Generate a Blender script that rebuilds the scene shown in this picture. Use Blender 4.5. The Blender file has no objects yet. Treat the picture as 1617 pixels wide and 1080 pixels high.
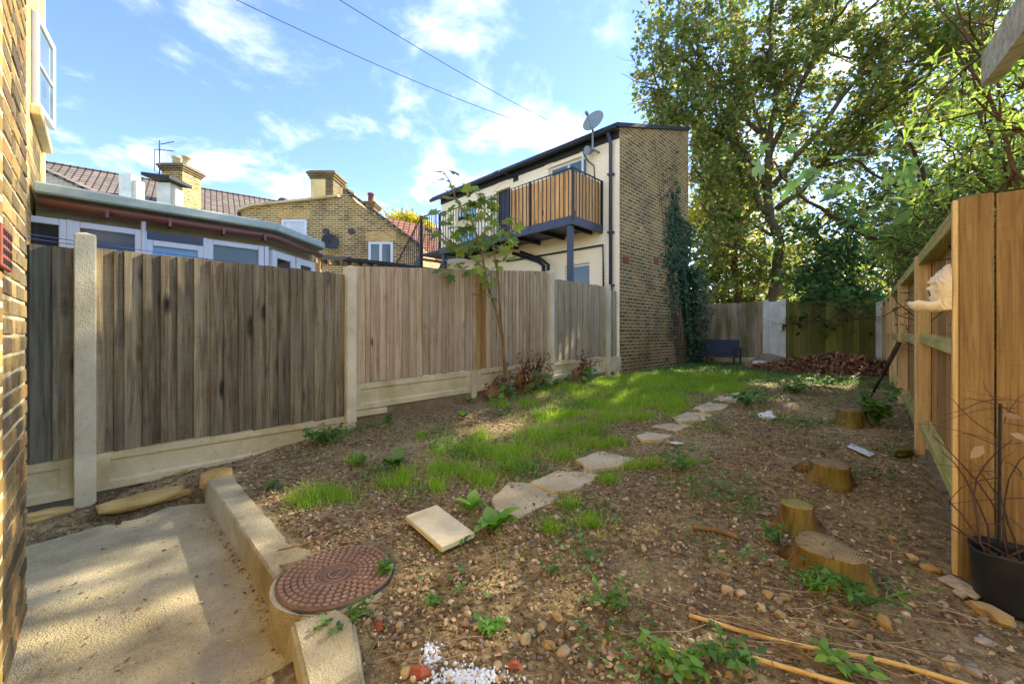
import bpy, bmesh, math, random
import numpy as np
from mathutils import Vector, Matrix, noise as mnoise

random.seed(11)
rng = np.random.default_rng(11)
scene = bpy.context.scene
COL = scene.collection
pi = math.pi

# ------------------------------------------------------------------ camera, sky, sun, exposure
FPX, CX, HY, CAMZ = 640.0, 808.5, 525.0, 1.32
cam_data = bpy.data.cameras.new('camera')
cam_data.sensor_width = 36.0
cam_data.lens = FPX / 1617.0 * 36.0
cam_data.shift_y = (HY - 540.0) / 1617.0
cam_data.clip_start = 0.02
cam_data.clip_end = 2000
cam = bpy.data.objects.new('camera', cam_data)
COL.objects.link(cam)
cam.location = (0, 0, CAMZ)
cam.rotation_euler = (math.radians(90), 0, 0)
scene.camera = cam

SUN_AZ, SUN_EL = math.radians(52.0), math.radians(36.0)      # azimuth from +Y towards +X
SUN_STRENGTH, SKY_STRENGTH, EXPOSURE = 3.1, 0.15, 2.10
sun_dir = Vector((math.sin(SUN_AZ) * math.cos(SUN_EL), math.cos(SUN_AZ) * math.cos(SUN_EL), math.sin(SUN_EL)))

world = bpy.data.worlds.new('World')
scene.world = world
world.use_nodes = True
wn, wl = world.node_tree.nodes, world.node_tree.links
wn.clear()
w_out = wn.new('ShaderNodeOutputWorld')
w_bg = wn.new('ShaderNodeBackground')
w_bg.inputs['Strength'].default_value = SKY_STRENGTH
w_sky = wn.new('ShaderNodeTexSky')
w_sky.sky_type = 'NISHITA'
w_sky.sun_disc = False
w_sky.sun_elevation = SUN_EL
w_sky.sun_rotation = SUN_AZ
w_sky.air_density = 1.0
w_sky.dust_density = 0.12
w_sky.ozone_density = 3.5
w_tc = wn.new('ShaderNodeTexCoord')
w_sep = wn.new('ShaderNodeSeparateXYZ')
wl.new(w_tc.outputs['Generated'], w_sep.inputs[0])
def wmath(op, a, b=None, clamp=False):
    n = wn.new('ShaderNodeMath'); n.operation = op; n.use_clamp = clamp
    for i, x in enumerate((a, b)):
        if x is None: continue
        if isinstance(x, (int, float)): n.inputs[i].default_value = x
        else: wl.new(x, n.inputs[i])
    return n.outputs[0]
w_den = wmath('ADD', wmath('MAXIMUM', w_sep.outputs[2], 0.0), 0.22)
w_cmb = wn.new('ShaderNodeCombineXYZ')
wl.new(wmath('DIVIDE', w_sep.outputs[0], w_den), w_cmb.inputs[0])
wl.new(wmath('DIVIDE', w_sep.outputs[1], w_den), w_cmb.inputs[1])
w_map = wn.new('ShaderNodeMapping'); w_map.inputs['Location'].default_value = (2.35, 4.9, 0.3)
wl.new(w_cmb.outputs[0], w_map.inputs[0])
w_no = wn.new('ShaderNodeTexNoise'); w_no.inputs['Scale'].default_value = 3.1
w_no.inputs['Detail'].default_value = 9; w_no.inputs['Roughness'].default_value = 0.58; w_no.inputs['Distortion'].default_value = 0.25
wl.new(w_map.outputs[0], w_no.inputs['Vector'])
w_ramp = wn.new('ShaderNodeValToRGB')
w_ramp.color_ramp.interpolation = 'EASE'
w_ramp.color_ramp.elements[0].position = 0.47; w_ramp.color_ramp.elements[0].color = (0, 0, 0, 1)
w_ramp.color_ramp.elements[1].position = 0.90; w_ramp.color_ramp.elements[1].color = (1, 1, 1, 1)
wl.new(w_no.outputs['Fac'], w_ramp.inputs[0])
w_mix = wn.new('ShaderNodeMixRGB')
w_mix.inputs['Color2'].default_value = (7.0, 6.7, 6.2, 1)
wl.new(wmath('MULTIPLY', w_ramp.outputs[0], 0.85), w_mix.inputs['Fac'])
w_gain = wn.new('ShaderNodeMixRGB'); w_gain.blend_type = 'MULTIPLY'; w_gain.inputs['Fac'].default_value = 1.0
w_gain.inputs['Color2'].default_value = (.56, .55, .65, 1)
wl.new(w_sky.outputs[0], w_gain.inputs['Color1'])
wl.new(w_gain.outputs[0], w_mix.inputs['Color1'])
wl.new(w_mix.outputs[0], w_bg.inputs['Color'])
wl.new(w_bg.outputs[0], w_out.inputs['Surface'])

sun_data = bpy.data.lights.new('sun', 'SUN')
sun_data.energy = SUN_STRENGTH
sun_data.angle = math.radians(0.53)
sun_data.color = (1.0, 0.92, 0.78)
sun = bpy.data.objects.new('sun', sun_data)
COL.objects.link(sun)
sun.rotation_euler = (-sun_dir).to_track_quat('-Z', 'Y').to_euler()

scene.view_settings.view_transform = 'Standard'
scene.view_settings.look = 'None'
scene.view_settings.exposure = EXPOSURE
scene.view_settings.gamma = 1.0
scene.view_settings.use_curve_mapping = False
scene.render.engine = 'CYCLES'
scene.cycles.max_bounces = 8
scene.cycles.diffuse_bounces = 4
scene.cycles.transmission_bounces = 6
scene.cycles.transparent_max_bounces = 8

# ------------------------------------------------------------------ frames: garden coordinates are (v across, u along, z up)
A = math.radians(44.6)
P0 = Vector((-3.085, 3.01, 0))
GM = Matrix.Translation(P0) @ Matrix.Rotation(-A, 4, 'Z')
GMI = GM.inverted()
def ray(px, py): return Vector(((px - CX) / FPX, 1.0, (HY - py) / FPX))
def W(px, py, Y):
    r = ray(px, py); return Vector((r.x * Y, Y, CAMZ + r.z * Y))
def toG(p): return GMI @ Vector(p)
def toW(p): return GM @ Vector(p)
def Gp(px, py, Y): return toG(W(px, py, Y))
_o = GMI @ Vector((0, 0, CAMZ))
def gray(px, py): return GMI.to_3x3() @ ray(px, py)
def onv(px, py, v):
    d = gray(px, py); t = (v - _o.x) / d.x; return (_o.y + d.y * t, _o.z + d.z * t)      # (u, z)
def onu(px, py, u):
    d = gray(px, py); t = (u - _o.y) / d.y; return (_o.x + d.x * t, _o.z + d.z * t)      # (v, z)
def sm(x):
    x = max(0.0, min(1.0, x)); return x * x * (3 - 2 * x)
def soil(v, u):
    s = sm((u - .6 - .25 * max(v, 0)) / 4.7)
    z = .165 + .30 * s + .10 * (1 - s) * sm(1 - v / 1.3) * sm((u - .7) / 1.2)
    w_ = sm(1 - (math.hypot(v - 2.43, u - .79) - .27) / .22); z = z * (1 - w_) + .183 * w_
    z += (1 - w_) * .018 * mnoise.noise((v * 1.3, u * 1.3, 2.2)) + .014 * mnoise.noise((v * 4.1, u * 4.1, 7.7)) + .007 * mnoise.noise((v * 11.0, u * 11.0, 1.7))
    return z
def patio(v, u): return u < .60 and v < 2.62
def ground(px, py, h=0.0):
    d = gray(px, py); t = 1.0
    for _ in range(40):
        p = _o + d * t
        z = (0.0 if patio(p.x, p.y) else soil(p.x, p.y)) + h
        tn = (z - _o.z) / d.z
        t = t * .4 + tn * .6
    p = _o + d * t
    return Vector((p.x, p.y, soil(p.x, p.y) if not patio(p.x, p.y) else 0.0))

# ------------------------------------------------------------------ mesh helpers
class MB:
    def __init__(self): self.v = []; self.f = []
    def add(self, vs, fs):
        o = len(self.v); self.v += [Vector(p) for p in vs]; self.f += [tuple(i + o for i in f) for f in fs]; return self
    def box(self, x0, x1, y0, y1, z0, z1):
        return self.add([(x0,y0,z0),(x1,y0,z0),(x1,y1,z0),(x0,y1,z0),(x0,y0,z1),(x1,y0,z1),(x1,y1,z1),(x0,y1,z1)],
                        [(0,3,2,1),(4,5,6,7),(0,1,5,4),(1,2,6,5),(2,3,7,6),(3,0,4,7)])
    def hexa(self, b, t):            # bottom quad, top quad
        return self.add(list(b) + list(t), [(0,3,2,1),(4,5,6,7),(0,1,5,4),(1,2,6,5),(2,3,7,6),(3,0,4,7)])
    def beam(self, a, b, w, h, up=(0,0,1)):
        a, b = Vector(a), Vector(b); d = (b - a).normalized(); s = d.cross(Vector(up))
        if s.length < 1e-4: s = d.cross(Vector((1, 0, 0)))
        s.normalize(); n = s.cross(d).normalized(); s = s * w / 2; n = n * h / 2
        return self.hexa([a-s-n, a+s-n, a+s+n, a-s+n], [b-s-n, b+s-n, b+s+n, b-s+n])
    def tube(self, pts, r, n=6, cap=True):
        pts = [Vector(p) for p in pts]; m = len(pts)
        rs = r if isinstance(r, (list, tuple)) else [r] * m
        o = len(self.v); ref = None
        for i, p in enumerate(pts):
            d = (pts[min(i + 1, m - 1)] - pts[max(i - 1, 0)])
            if d.length < 1e-9: d = Vector((0, 0, 1))
            d.normalize()
            if ref is None: ref = Vector((1, 0, 0)) if abs(d.x) < .9 else Vector((0, 1, 0))
            s = d.cross(ref)
            if s.length < 1e-4: s = d.cross(Vector((0, 1, .3)))
            s.normalize(); t = s.cross(d)
            ref = t.cross(s) if False else ref
            for k in range(n):
                a = 2 * pi * k / n
                self.v.append(p + (s * math.cos(a) + t * math.sin(a)) * rs[i])
        for i in range(m - 1):
            for k in range(n):
                k2 = (k + 1) % n
                self.f.append((o + i*n + k, o + (i+1)*n + k, o + (i+1)*n + k2, o + i*n + k2))
        if cap:
            self.f.append(tuple(o + k for k in range(n)))
            self.f.append(tuple(o + (m-1)*n + k for k in reversed(range(n))))
        return self
    def lathe(self, c, prof, n=24, sx=1.0, sy=1.0, cap=True):     # prof: (radius, z)
        o = len(self.v); m = len(prof)
        for r_, z in prof:
            for k in range(n):
                a = 2 * pi * k / n
                self.v.append(Vector((c[0] + r_ * sx * math.cos(a), c[1] + r_ * sy * math.sin(a), c[2] + z)))
        for i in range(m - 1):
            for k in range(n):
                k2 = (k + 1) % n
                self.f.append((o + i*n + k, o + i*n + k2, o + (i+1)*n + k2, o + (i+1)*n + k))
        if cap:
            self.f.append(tuple(o + k for k in reversed(range(n))))
            self.f.append(tuple(o + (m-1)*n + k for k in range(n)))
        return self
    def prism(self, poly, ext):       # planar polygon extruded
        k = len(poly); e = Vector(ext); p = [Vector(q) for q in poly]
        fs = [tuple(reversed(range(k))), tuple(range(k, 2 * k))]
        for i in range(k):
            j = (i + 1) % k; fs.append((i, j, j + k, i + k))
        return self.add(p + [q + e for q in p], fs)
    def jitter(self, amt, seed=0):
        r_ = random.Random(seed)
        for p in self.v: p += Vector((r_.uniform(-amt, amt), r_.uniform(-amt, amt), r_.uniform(-amt, amt)))
        return self
    def mesh(self, name, off=(0, 0, 0), bevel=0, smooth=False, seg=1):
        o = Vector(off)
        me = bpy.data.meshes.new(name)
        me.from_pydata([p - o for p in self.v], [], self.f)
        bm = bmesh.new(); bm.from_mesh(me)
        bmesh.ops.recalc_face_normals(bm, faces=bm.faces)
        if bevel > 0: bmesh.ops.bevel(bm, geom=list(bm.edges), offset=bevel, segments=seg, affect='EDGES', clamp_overlap=True)
        if smooth:
            for f in bm.faces: f.smooth = True
        bm.to_mesh(me); bm.free()
        return me

def newobj(name, me, m):
    o = bpy.data.objects.new(name, me); COL.objects.link(o)
    if m is not None and len(me.materials) == 0: me.materials.append(m)
    return o
def tag(o, label=None, cat=None, group=None, kind=None):
    if label: o['label'] = label
    if cat: o['category'] = cat
    if group: o['group'] = group
    if kind: o['kind'] = kind
    return o
class Thing:
    """an Empty at the thing's base with parts below it, in garden (G) or world (W) coordinates"""
    def __init__(self, name, label, cat, base=(0, 0, 0), frame='G', group=None, kind=None):
        self.base = Vector(base); self.frame = frame
        self.o = bpy.data.objects.new(name, None); COL.objects.link(self.o)
        self.o.empty_display_size = .1
        self.o.matrix_world = (GM if frame == 'G' else Matrix.Identity(4)) @ Matrix.Translation(self.base)
        tag(self.o, label, cat, group, kind)
    def part(self, name, mb, m, bevel=0, smooth=False, parent=None, label=None, kind=None, seg=1):
        me = mb if isinstance(mb, bpy.types.Mesh) else mb.mesh(name, self.base, bevel, smooth, seg)
        o = newobj(name, me, m); o.parent = parent or self.o
        tag(o, label, None, None, kind)
        return o
    def inst(self, name, me, m, loc, rot=(0, 0, 0), scale=(1, 1, 1), parent=None):
        o = newobj(name, me, m); o.parent = parent or self.o
        o.location = Vector(loc) - self.base if parent is None else Vector(loc) - self.base
        o.rotation_euler = rot; o.scale = scale
        return o
def solo(name, mb, m, label, cat, base=(0, 0, 0), frame='G', group=None, kind=None, bevel=0, smooth=False, seg=1):
    b = Vector(base)
    me = mb if isinstance(mb, bpy.types.Mesh) else mb.mesh(name, b, bevel, smooth, seg)
    o = newobj(name, me, m)
    o.matrix_world = (GM if frame == 'G' else Matrix.Identity(4)) @ Matrix.Translation(b)
    return tag(o, label, cat, group, kind)

def fastmesh(name, V, F, off=(0, 0, 0), smooth=False):
    V = np.asarray(V, dtype=np.float32) - np.asarray(off, dtype=np.float32)
    F = np.asarray(F, dtype=np.int32); k = F.shape[1]
    me = bpy.data.meshes.new(name)
    me.vertices.add(len(V)); me.vertices.foreach_set('co', V.ravel())
    me.loops.add(F.size); me.loops.foreach_set('vertex_index', F.ravel())
    me.polygons.add(len(F))
    me.polygons.foreach_set('loop_start', np.arange(0, F.size, k, dtype=np.int32))
    if smooth: me.polygons.foreach_set('use_smooth', np.ones(len(F), dtype=bool))
    me.update(calc_edges=True); me.validate()
    return me
def basis(n, d):
    """rows of orthonormal frames (x, y=d-ish, z=n) for arrays n, d"""
    n = n / np.linalg.norm(n, axis=1, keepdims=True)
    d = d - (d * n).sum(1, keepdims=True) * n
    d = d / (np.linalg.norm(d, axis=1, keepdims=True) + 1e-9)
    x = np.cross(d, n)
    return np.stack([x, d, n], axis=1)
def scatter(tv, tf, pos, R, sc):
    """copies of a template (tv, tf) at pos with frames R and scales sc (N or N,3)"""
    tv = np.asarray(tv, float); tf = np.asarray(tf, int)
    pos = np.asarray(pos, float); sc = np.asarray(sc, float)
    if sc.ndim == 1: sc = sc[:, None].repeat(3, 1)
    P = np.einsum('nki,nij->nkj', tv[None] * sc[:, None, :], R) + pos[:, None, :]
    n, k = len(pos), len(tv)
    F = (tf[None] + (np.arange(n) * k)[:, None, None]).reshape(-1, tf.shape[1])
    return P.reshape(-1, 3), F
def joinVF(lst):
    vs, fs, o = [], [], 0
    for V, F in lst:
        vs.append(V); fs.append(F + o); o += len(V)
    return np.concatenate(vs), np.concatenate(fs)
def rand_unit(n):
    v = rng.normal(size=(n, 3)); return v / np.linalg.norm(v, axis=1, keepdims=True)

def fan(pts, c, droop=.18, cup=0.0):
    v = [(c[0], c[1], 0.03)] + [(x, y, -droop * (x * x + (y - c[1]) ** 2) + cup * abs(x)) for x, y in pts]
    k = len(pts)
    return np.array(v), np.array([(0, i + 1, (i + 1) % k + 1) for i in range(k)])
def mirror(half): return half + [(-x, y) for x, y in reversed(half) if abs(x) > 1e-6]
MAPLE = fan(mirror([(0, 0), (.40, .04), (.24, .28), (.50, .56), (.17, .60), (0, 1)]), (0, .36))
MAPLE_HI = fan(mirror([(0, .02), (.17, -.07), (.44, .02), (.40, .14), (.27, .24), (.46, .36), (.56, .60), (.38, .56), (.19, .58), (.20, .74), (.09, .82), (0, 1.02)]), (0, .34))
FIG = fan(mirror([(0, .05), (.14, -.08), (.36, -.02), (.44, .14), (.24, .30), (.50, .50), (.52, .68), (.36, .66), (.15, .48), (.22, .80), (.14, .96), (0, 1.05)]), (0, .3), .12)
OVAL = (np.array([(0, 0, 0), (.24, .32, .05), (.20, .68, .02), (0, 1, -.10), (-.20, .68, .02), (-.24, .32, .05), (0, .5, -.01)]),
        np.array([(0, 1, 6), (1, 2, 6), (2, 3, 6), (3, 4, 6), (4, 5, 6), (5, 0, 6)]))
NARROW = (np.array([(0, 0, 0), (.10, .35, .02), (0, 1, -.14), (-.10, .35, .02), (0, .4, -.02)]),
          np.array([(0, 1, 4), (1, 2, 4), (2, 3, 4), (3, 0, 4)]))
IVY = fan(mirror([(0, .05), (.30, -.04), (.46, .22), (.22, .46), (0, .95)]), (0, .3), .1)

# ------------------------------------------------------------------ materials
def srgb(r, g, b):
    f = lambda c: (c / 255 / 12.92) if c / 255 <= .04045 else ((c / 255 + .055) / 1.055) ** 2.4
    return (f(r), f(g), f(b), 1)
class M:
    def __init__(self, name):
        self.m = bpy.data.materials.new(name); self.m.use_nodes = True
        self.nt = self.m.node_tree; self.n = self.nt.nodes; self.l = self.nt.links
        self.b = self.n['Principled BSDF']; self.out = self.n['Material Output']
        self.b.inputs['Specular IOR Level'].default_value = .3
    def node(self, t, **kw):
        n = self.n.new(t)
        for k, x in kw.items():
            if hasattr(n, k) and not k[0].isupper(): setattr(n, k, x)
            else: self.set(n, k.replace('_', ' '), x)
        return n
    def set(self, n, k, x):
        s = n.inputs[k]
        if isinstance(x, bpy.types.NodeSocket): self.l.new(x, s)
        else: s.default_value = x
    def coords(self, kind='Object', scale=(1, 1, 1), rnd=True, loc=(0, 0, 0)):
        tc = self.node('ShaderNodeTexCoord'); src = tc.outputs[kind]
        if rnd:
            oi = self.node('ShaderNodeObjectInfo')
            va = self.node('ShaderNodeVectorMath', operation='MULTIPLY_ADD')
            self.l.new(oi.outputs['Random'], va.inputs[0]); va.inputs[1].default_value = (37.1, 17.3, 53.7); self.l.new(src, va.inputs[2])
            src = va.outputs[0]
        mp = self.node('ShaderNodeMapping'); self.l.new(src, mp.inputs[0])
        mp.inputs['Scale'].default_value = scale; mp.inputs['Location'].default_value = loc
        return mp.outputs[0]
    def noise(self, vec, scale=5, detail=6, rough=.6, dist=0.0):
        n = self.node('ShaderNodeTexNoise'); self.l.new(vec, n.inputs['Vector'])
        n.inputs['Scale'].default_value = scale; n.inputs['Detail'].default_value = detail
        n.inputs['Roughness'].default_value = rough; n.inputs['Distortion'].default_value = dist
        return n.outputs['Fac']
    def voro(self, vec, scale=5, feature='F1', rnd=1.0):
        n = self.node('ShaderNodeTexVoronoi', feature=feature); self.l.new(vec, n.inputs['Vector']); n.inputs['Scale'].default_value = scale
        n.inputs['Randomness'].default_value = rnd
        return n
    def ramp(self, fac, stops):
        r_ = self.node('ShaderNodeValToRGB'); self.l.new(fac, r_.inputs[0]); e = r_.color_ramp.elements
        while len(e) < len(stops): e.new(.5)
        for i, (p, c) in enumerate(stops):
            e[i].position = p; e[i].color = c if len(c) == 4 else (*c, 1)
        return r_.outputs[0]
    def grey(self, fac, a, b):
        if a <= b: return self.ramp(fac, [(a, (0, 0, 0, 1)), (b, (1, 1, 1, 1))])
        return self.ramp(fac, [(b, (1, 1, 1, 1)), (a, (0, 0, 0, 1))])
    def mix(self, a, b, fac, mode='MIX'):
        x = self.node('ShaderNodeMixRGB', blend_type=mode)
        for k, s in (('Color1', a), ('Color2', b), ('Fac', fac)):
            if isinstance(s, bpy.types.NodeSocket): self.l.new(s, x.inputs[k])
            else: x.inputs[k].default_value = s
        return x.outputs[0]
    def math(self, op, a, b=0.0, clamp=False):
        x = self.node('ShaderNodeMath', operation=op, use_clamp=clamp)
        for i, s in enumerate((a, b)):
            if isinstance(s, bpy.types.NodeSocket): self.l.new(s, x.inputs[i])
            else: x.inputs[i].default_value = s
        return x.outputs[0]
    def objrand(self): return self.node('ShaderNodeObjectInfo').outputs['Random']
    def island(self): return self.node('ShaderNodeNewGeometry').outputs['Random Per Island']
    def hsv(self, col, h=.5, s=1.0, v=1.0):
        x = self.node('ShaderNodeHueSaturation'); self.l.new(col, x.inputs['Color'])
        for k, q in (('Hue', h), ('Saturation', s), ('Value', v)):
            if isinstance(q, bpy.types.NodeSocket): self.l.new(q, x.inputs[k])
            else: x.inputs[k].default_value = q
        return x.outputs[0]
    def maprange(self, x, a, b):
        n = self.node('ShaderNodeMapRange'); self.l.new(x, n.inputs[0]); n.inputs[3].default_value = a; n.inputs[4].default_value = b
        return n.outputs[0]
    def bump(self, h, strength=.4, dist=.01):
        x = self.node('ShaderNodeBump'); self.l.new(h, x.inputs['Height']); x.inputs['Strength'].default_value = strength; x.inputs['Distance'].default_value = dist
        self.l.new(x.outputs[0], self.b.inputs['Normal']); return x
    boost = None
    def done(self, col, rough=.85, metal=0.0, spec=None):
        if self.boost and isinstance(col, bpy.types.NodeSocket): col = self.mix(col, (*self.boost, 1), 1.0, 'MULTIPLY')
        if isinstance(col, bpy.types.NodeSocket): self.l.new(col, self.b.inputs['Base Color'])
        else: self.b.inputs['Base Color'].default_value = col
        if isinstance(rough, bpy.types.NodeSocket): self.l.new(rough, self.b.inputs['Roughness'])
        else: self.b.inputs['Roughness'].default_value = rough
        self.b.inputs['Metallic'].default_value = metal
        if spec is not None: self.b.inputs['Specular IOR Level'].default_value = spec
        return self.m

def m_wood(name, dark, mid, light, vary=(.75, 1.2), axis=2, green=None, gfac=(.5, .7), grey=None, knots=.16, sat=1.0, sawk=.18):
    x = M(name); x.boost = (1.34, 1.30, 1.14)
    s = [1, 1, 1]; s[axis] = .045
    c = x.coords(scale=s); c2 = x.coords()
    n1 = x.noise(c, 26, 8, .68, .8); n2 = x.noise(c, 130, 4, .7); n3 = x.noise(c2, 3.2, 4, .6)
    col = x.ramp(n1, [(.30, dark), (.50, mid), (.72, light)])
    col = x.mix(col, dark, x.math('MULTIPLY', x.grey(n2, .52, .75), .55))
    s2 = [1, 1, 1]; s2[axis] = .33
    vk = x.voro(x.coords(scale=s2), 5.2)
    kn = x.grey(vk.outputs['Distance'], knots, knots * .45)
    col = x.mix(col, (dark[0] * .45, dark[1] * .42, dark[2] * .4, 1), kn)
    if grey is not None: col = x.mix(col, grey, x.math('MULTIPLY', x.grey(n3, .42, .68), .7))
    if green is not None: col = x.mix(col, green, x.math('MULTIPLY', x.grey(x.noise(x.coords(scale=(1, 1, .4), rnd=False), 2.2, 5, .6), gfac[0], gfac[1]), .8))
    col = x.hsv(col, .5, sat, x.maprange(x.objrand(), vary[0], vary[1]))
    s3 = [6, 6, 6]; s3[axis] = 190
    saw = x.noise(x.coords(scale=s3), 1.0, 3, .6)
    col = x.mix(col, (dark[0] * .8, dark[1] * .8, dark[2] * .8, 1), x.math('MULTIPLY', x.grey(saw, .48, .78), sawk))
    st_ = [7, 7, 7]; st_[axis] = .9
    col = x.mix(col, (light[0], light[1], light[2], 1), x.math('MULTIPLY', x.grey(x.noise(x.coords(scale=st_), 1.0, 4, .6), .55, .75), .35))
    x.bump(x.math('ADD', x.math('ADD', n1, x.math('MULTIPLY', saw, .6)), x.math('MULTIPLY', n2, .5)), .6, .006)
    return x.done(col, .88)
def m_concrete(name, c0, c1, pit=.5, scale=1.0, rough=.92, bump=.35, agg=None, stain=None, crack=0, algae=None):
    x = M(name); x.boost = (1.27, 1.25, 1.12); c = x.coords(rnd=True)
    n1 = x.noise(c, 3.0 * scale, 6, .6); n2 = x.noise(c, 45 * scale, 6, .7); v = x.voro(c, 120 * scale)
    col = x.mix(c0, c1, x.grey(n1, .35, .68))
    col = x.mix(col, (c0[0] * .45, c0[1] * .43, c0[2] * .4, 1), x.math('MULTIPLY', x.grey(n2, .56, .74), pit))
    if agg is not None:
        va = x.voro(c, agg)
        col = x.mix(col, x.hsv(x.ramp(x.node('ShaderNodeSeparateColor', Color=va.outputs['Color']).outputs[0], [(0, srgb(120, 100, 70)), (.5, srgb(200, 180, 140)), (1, srgb(150, 150, 145))]), .5, 1, 1), x.math('MULTIPLY', x.grey(va.outputs['Distance'], .45, .30), .55))
    if stain is not None: col = x.mix(col, stain, x.math('MULTIPLY', x.grey(x.noise(c, 1.6, 5, .65), .52, .70), .7))
    h = x.math('ADD', n2, x.math('MULTIPLY', v.outputs['Distance'], .4))
    damp = x.noise(c, 1.1, 6, .7, .6)
    col = x.mix(col, (.55, .53, .48, 1), x.math('MULTIPLY', x.grey(damp, .50, .68), .45), 'MULTIPLY')
    if algae is not None: col = x.mix(col, algae, x.math('MULTIPLY', x.grey(x.noise(c, 5, 6, .7), .54, .70), .5))
    if crack:
        va_ = x.node('ShaderNodeVectorMath', operation='ADD'); x.l.new(c, va_.inputs[0])
        cn = x.node('ShaderNodeTexNoise'); x.l.new(c, cn.inputs['Vector']); cn.inputs['Scale'].default_value = 4; cn.inputs['Detail'].default_value = 6
        sc_ = x.node('ShaderNodeVectorMath', operation='SCALE'); x.l.new(cn.outputs['Color'], sc_.inputs[0]); sc_.inputs['Scale'].default_value = .35; x.l.new(sc_.outputs[0], va_.inputs[1])
        vc = x.voro(va_.outputs[0], crack, 'DISTANCE_TO_EDGE'); ck = x.grey(vc.outputs['Distance'], .011, .004)
        col = x.mix(col, (c0[0] * .2, c0[1] * .18, c0[2] * .15, 1), x.math('MULTIPLY', ck, .85)); h = x.math('SUBTRACT', h, ck)
    x.bump(h, bump, .01)
    return x.done(col, rough)
def m_plain(name, col, rough=.5, metal=0.0, vary=.12, scale=12, bump=.08, spec=.4):
    x = M(name); c = x.coords()
    n = x.noise(c, scale, 6, .65)
    cc = x.mix((col[0] * (1 - vary), col[1] * (1 - vary), col[2] * (1 - vary), 1), (min(1, col[0] * (1 + vary)), min(1, col[1] * (1 + vary)), min(1, col[2] * (1 + vary)), 1), x.grey(n, .3, .7))
    x.bump(n, bump, .005)
    return x.done(cc, x.maprange(n, rough * .85, min(1, rough * 1.15)), metal, spec)
def m_brickwall(name, c1, c2, mortar, stain=None, stain2=None, bw=.225, rh=.075, ms=.010, bump=.6, dirt=.5):
    x = M(name); x.boost = (1.22, 1.18, 1.05)
    tc = x.node('ShaderNodeTexCoord'); sp = x.node('ShaderNodeSeparateXYZ'); x.l.new(tc.outputs['Object'], sp.inputs[0])
    cb = x.node('ShaderNodeCombineXYZ'); x.l.new(x.math('ADD', sp.outputs[0], sp.outputs[1]), cb.inputs[0]); x.l.new(sp.outputs[2], cb.inputs[1])
    wob = x.noise(tc.outputs['Object'], 9, 3, .5)
    va = x.node('ShaderNodeVectorMath', operation='ADD'); x.l.new(cb.outputs[0], va.inputs[0])
    cw = x.node('ShaderNodeCombineXYZ'); x.l.new(x.math('MULTIPLY', wob, .012), cw.inputs[0]); x.l.new(x.math('MULTIPLY', wob, .012), cw.inputs[1]); x.l.new(cw.outputs[0], va.inputs[1])
    br = x.node('ShaderNodeTexBrick'); x.l.new(va.outputs[0], br.inputs['Vector'])
    br.inputs['Scale'].default_value = 1; br.inputs['Brick Width'].default_value = bw; br.inputs['Row Height'].default_value = rh
    br.inputs['Mortar Size'].default_value = ms; br.inputs['Mortar Smooth'].default_value = .3; br.inputs['Bias'].default_value = -.1
    br.inputs['Color1'].default_value = c1; br.inputs['Color2'].default_value = c2; br.inputs['Mortar'].default_value = mortar
    n = x.noise(tc.outputs['Object'], 1.3, 6, .62); n2 = x.noise(tc.outputs['Object'], 28, 5, .7)
    col = br.outputs['Color']
    if stain is not None: col = x.mix(col, stain, x.math('MULTIPLY', x.grey(n, .48, .66), dirt), 'MULTIPLY' if False else 'MIX')
    if stain2 is not None: col = x.mix(col, stain2, x.math('MULTIPLY', x.grey(x.noise(tc.outputs['Object'], 2.1, 5, .6), .52, .7), dirt))
    col = x.hsv(col, .5, 1, x.maprange(n2, .7, 1.3))
    hh = x.math('SUBTRACT', x.math('MULTIPLY', n2, .35), br.outputs['Fac'])
    x.bump(hh, bump, .012)
    return x.done(col, .9)
def m_leaf(name, cols, trans=.45, rough=.5, tcol=None, patch=.0, spec=.35):
    x = M(name)
    r_ = x.island(); k = len(cols)
    col = x.ramp(r_, [(i / max(1, k - 1), c) for i, c in enumerate(cols)])
    n = x.noise(x.coords(rnd=False), 1.1, 3, .5)
    col = x.hsv(col, .5, 1.0, x.maprange(n, .7, 1.3))
    x.done(col, rough, 0, spec)
    tr = x.node('ShaderNodeBsdfTranslucent'); tcl = x.hsv(col, .492, 1.08, 1.75); x.l.new(tcl, tr.inputs['Color'])
    mx = x.node('ShaderNodeMixShader'); mx.inputs[0].default_value = trans
    x.l.new(x.b.outputs[0], mx.inputs[1]); x.l.new(tr.outputs[0], mx.inputs[2]); x.l.new(mx.outputs[0], x.out.inputs['Surface'])
    return x.m
def m_island(name, cols, rough=.85, bump=.3, spec=.3, scale=60):
    x = M(name); k = len(cols); x.boost = (1.22, 1.19, 1.06)
    col = x.ramp(x.island(), [(i / max(1, k - 1), c) for i, c in enumerate(cols)])
    n = x.noise(x.coords(rnd=False), scale, 4, .6)
    col = x.hsv(col, .5, 1, x.maprange(n, .65, 1.35)); x.bump(n, bump, .004)
    return x.done(col, rough, 0, spec)
def m_glass(name, tint=(.03, .03, .028, 1), rough=.03, spec=.5):
    x = M(name); n = x.noise(x.coords(), 1.2, 2, .5); x.bump(n, .04, .02)
    return x.done(tint, rough, 0, spec)

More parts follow.
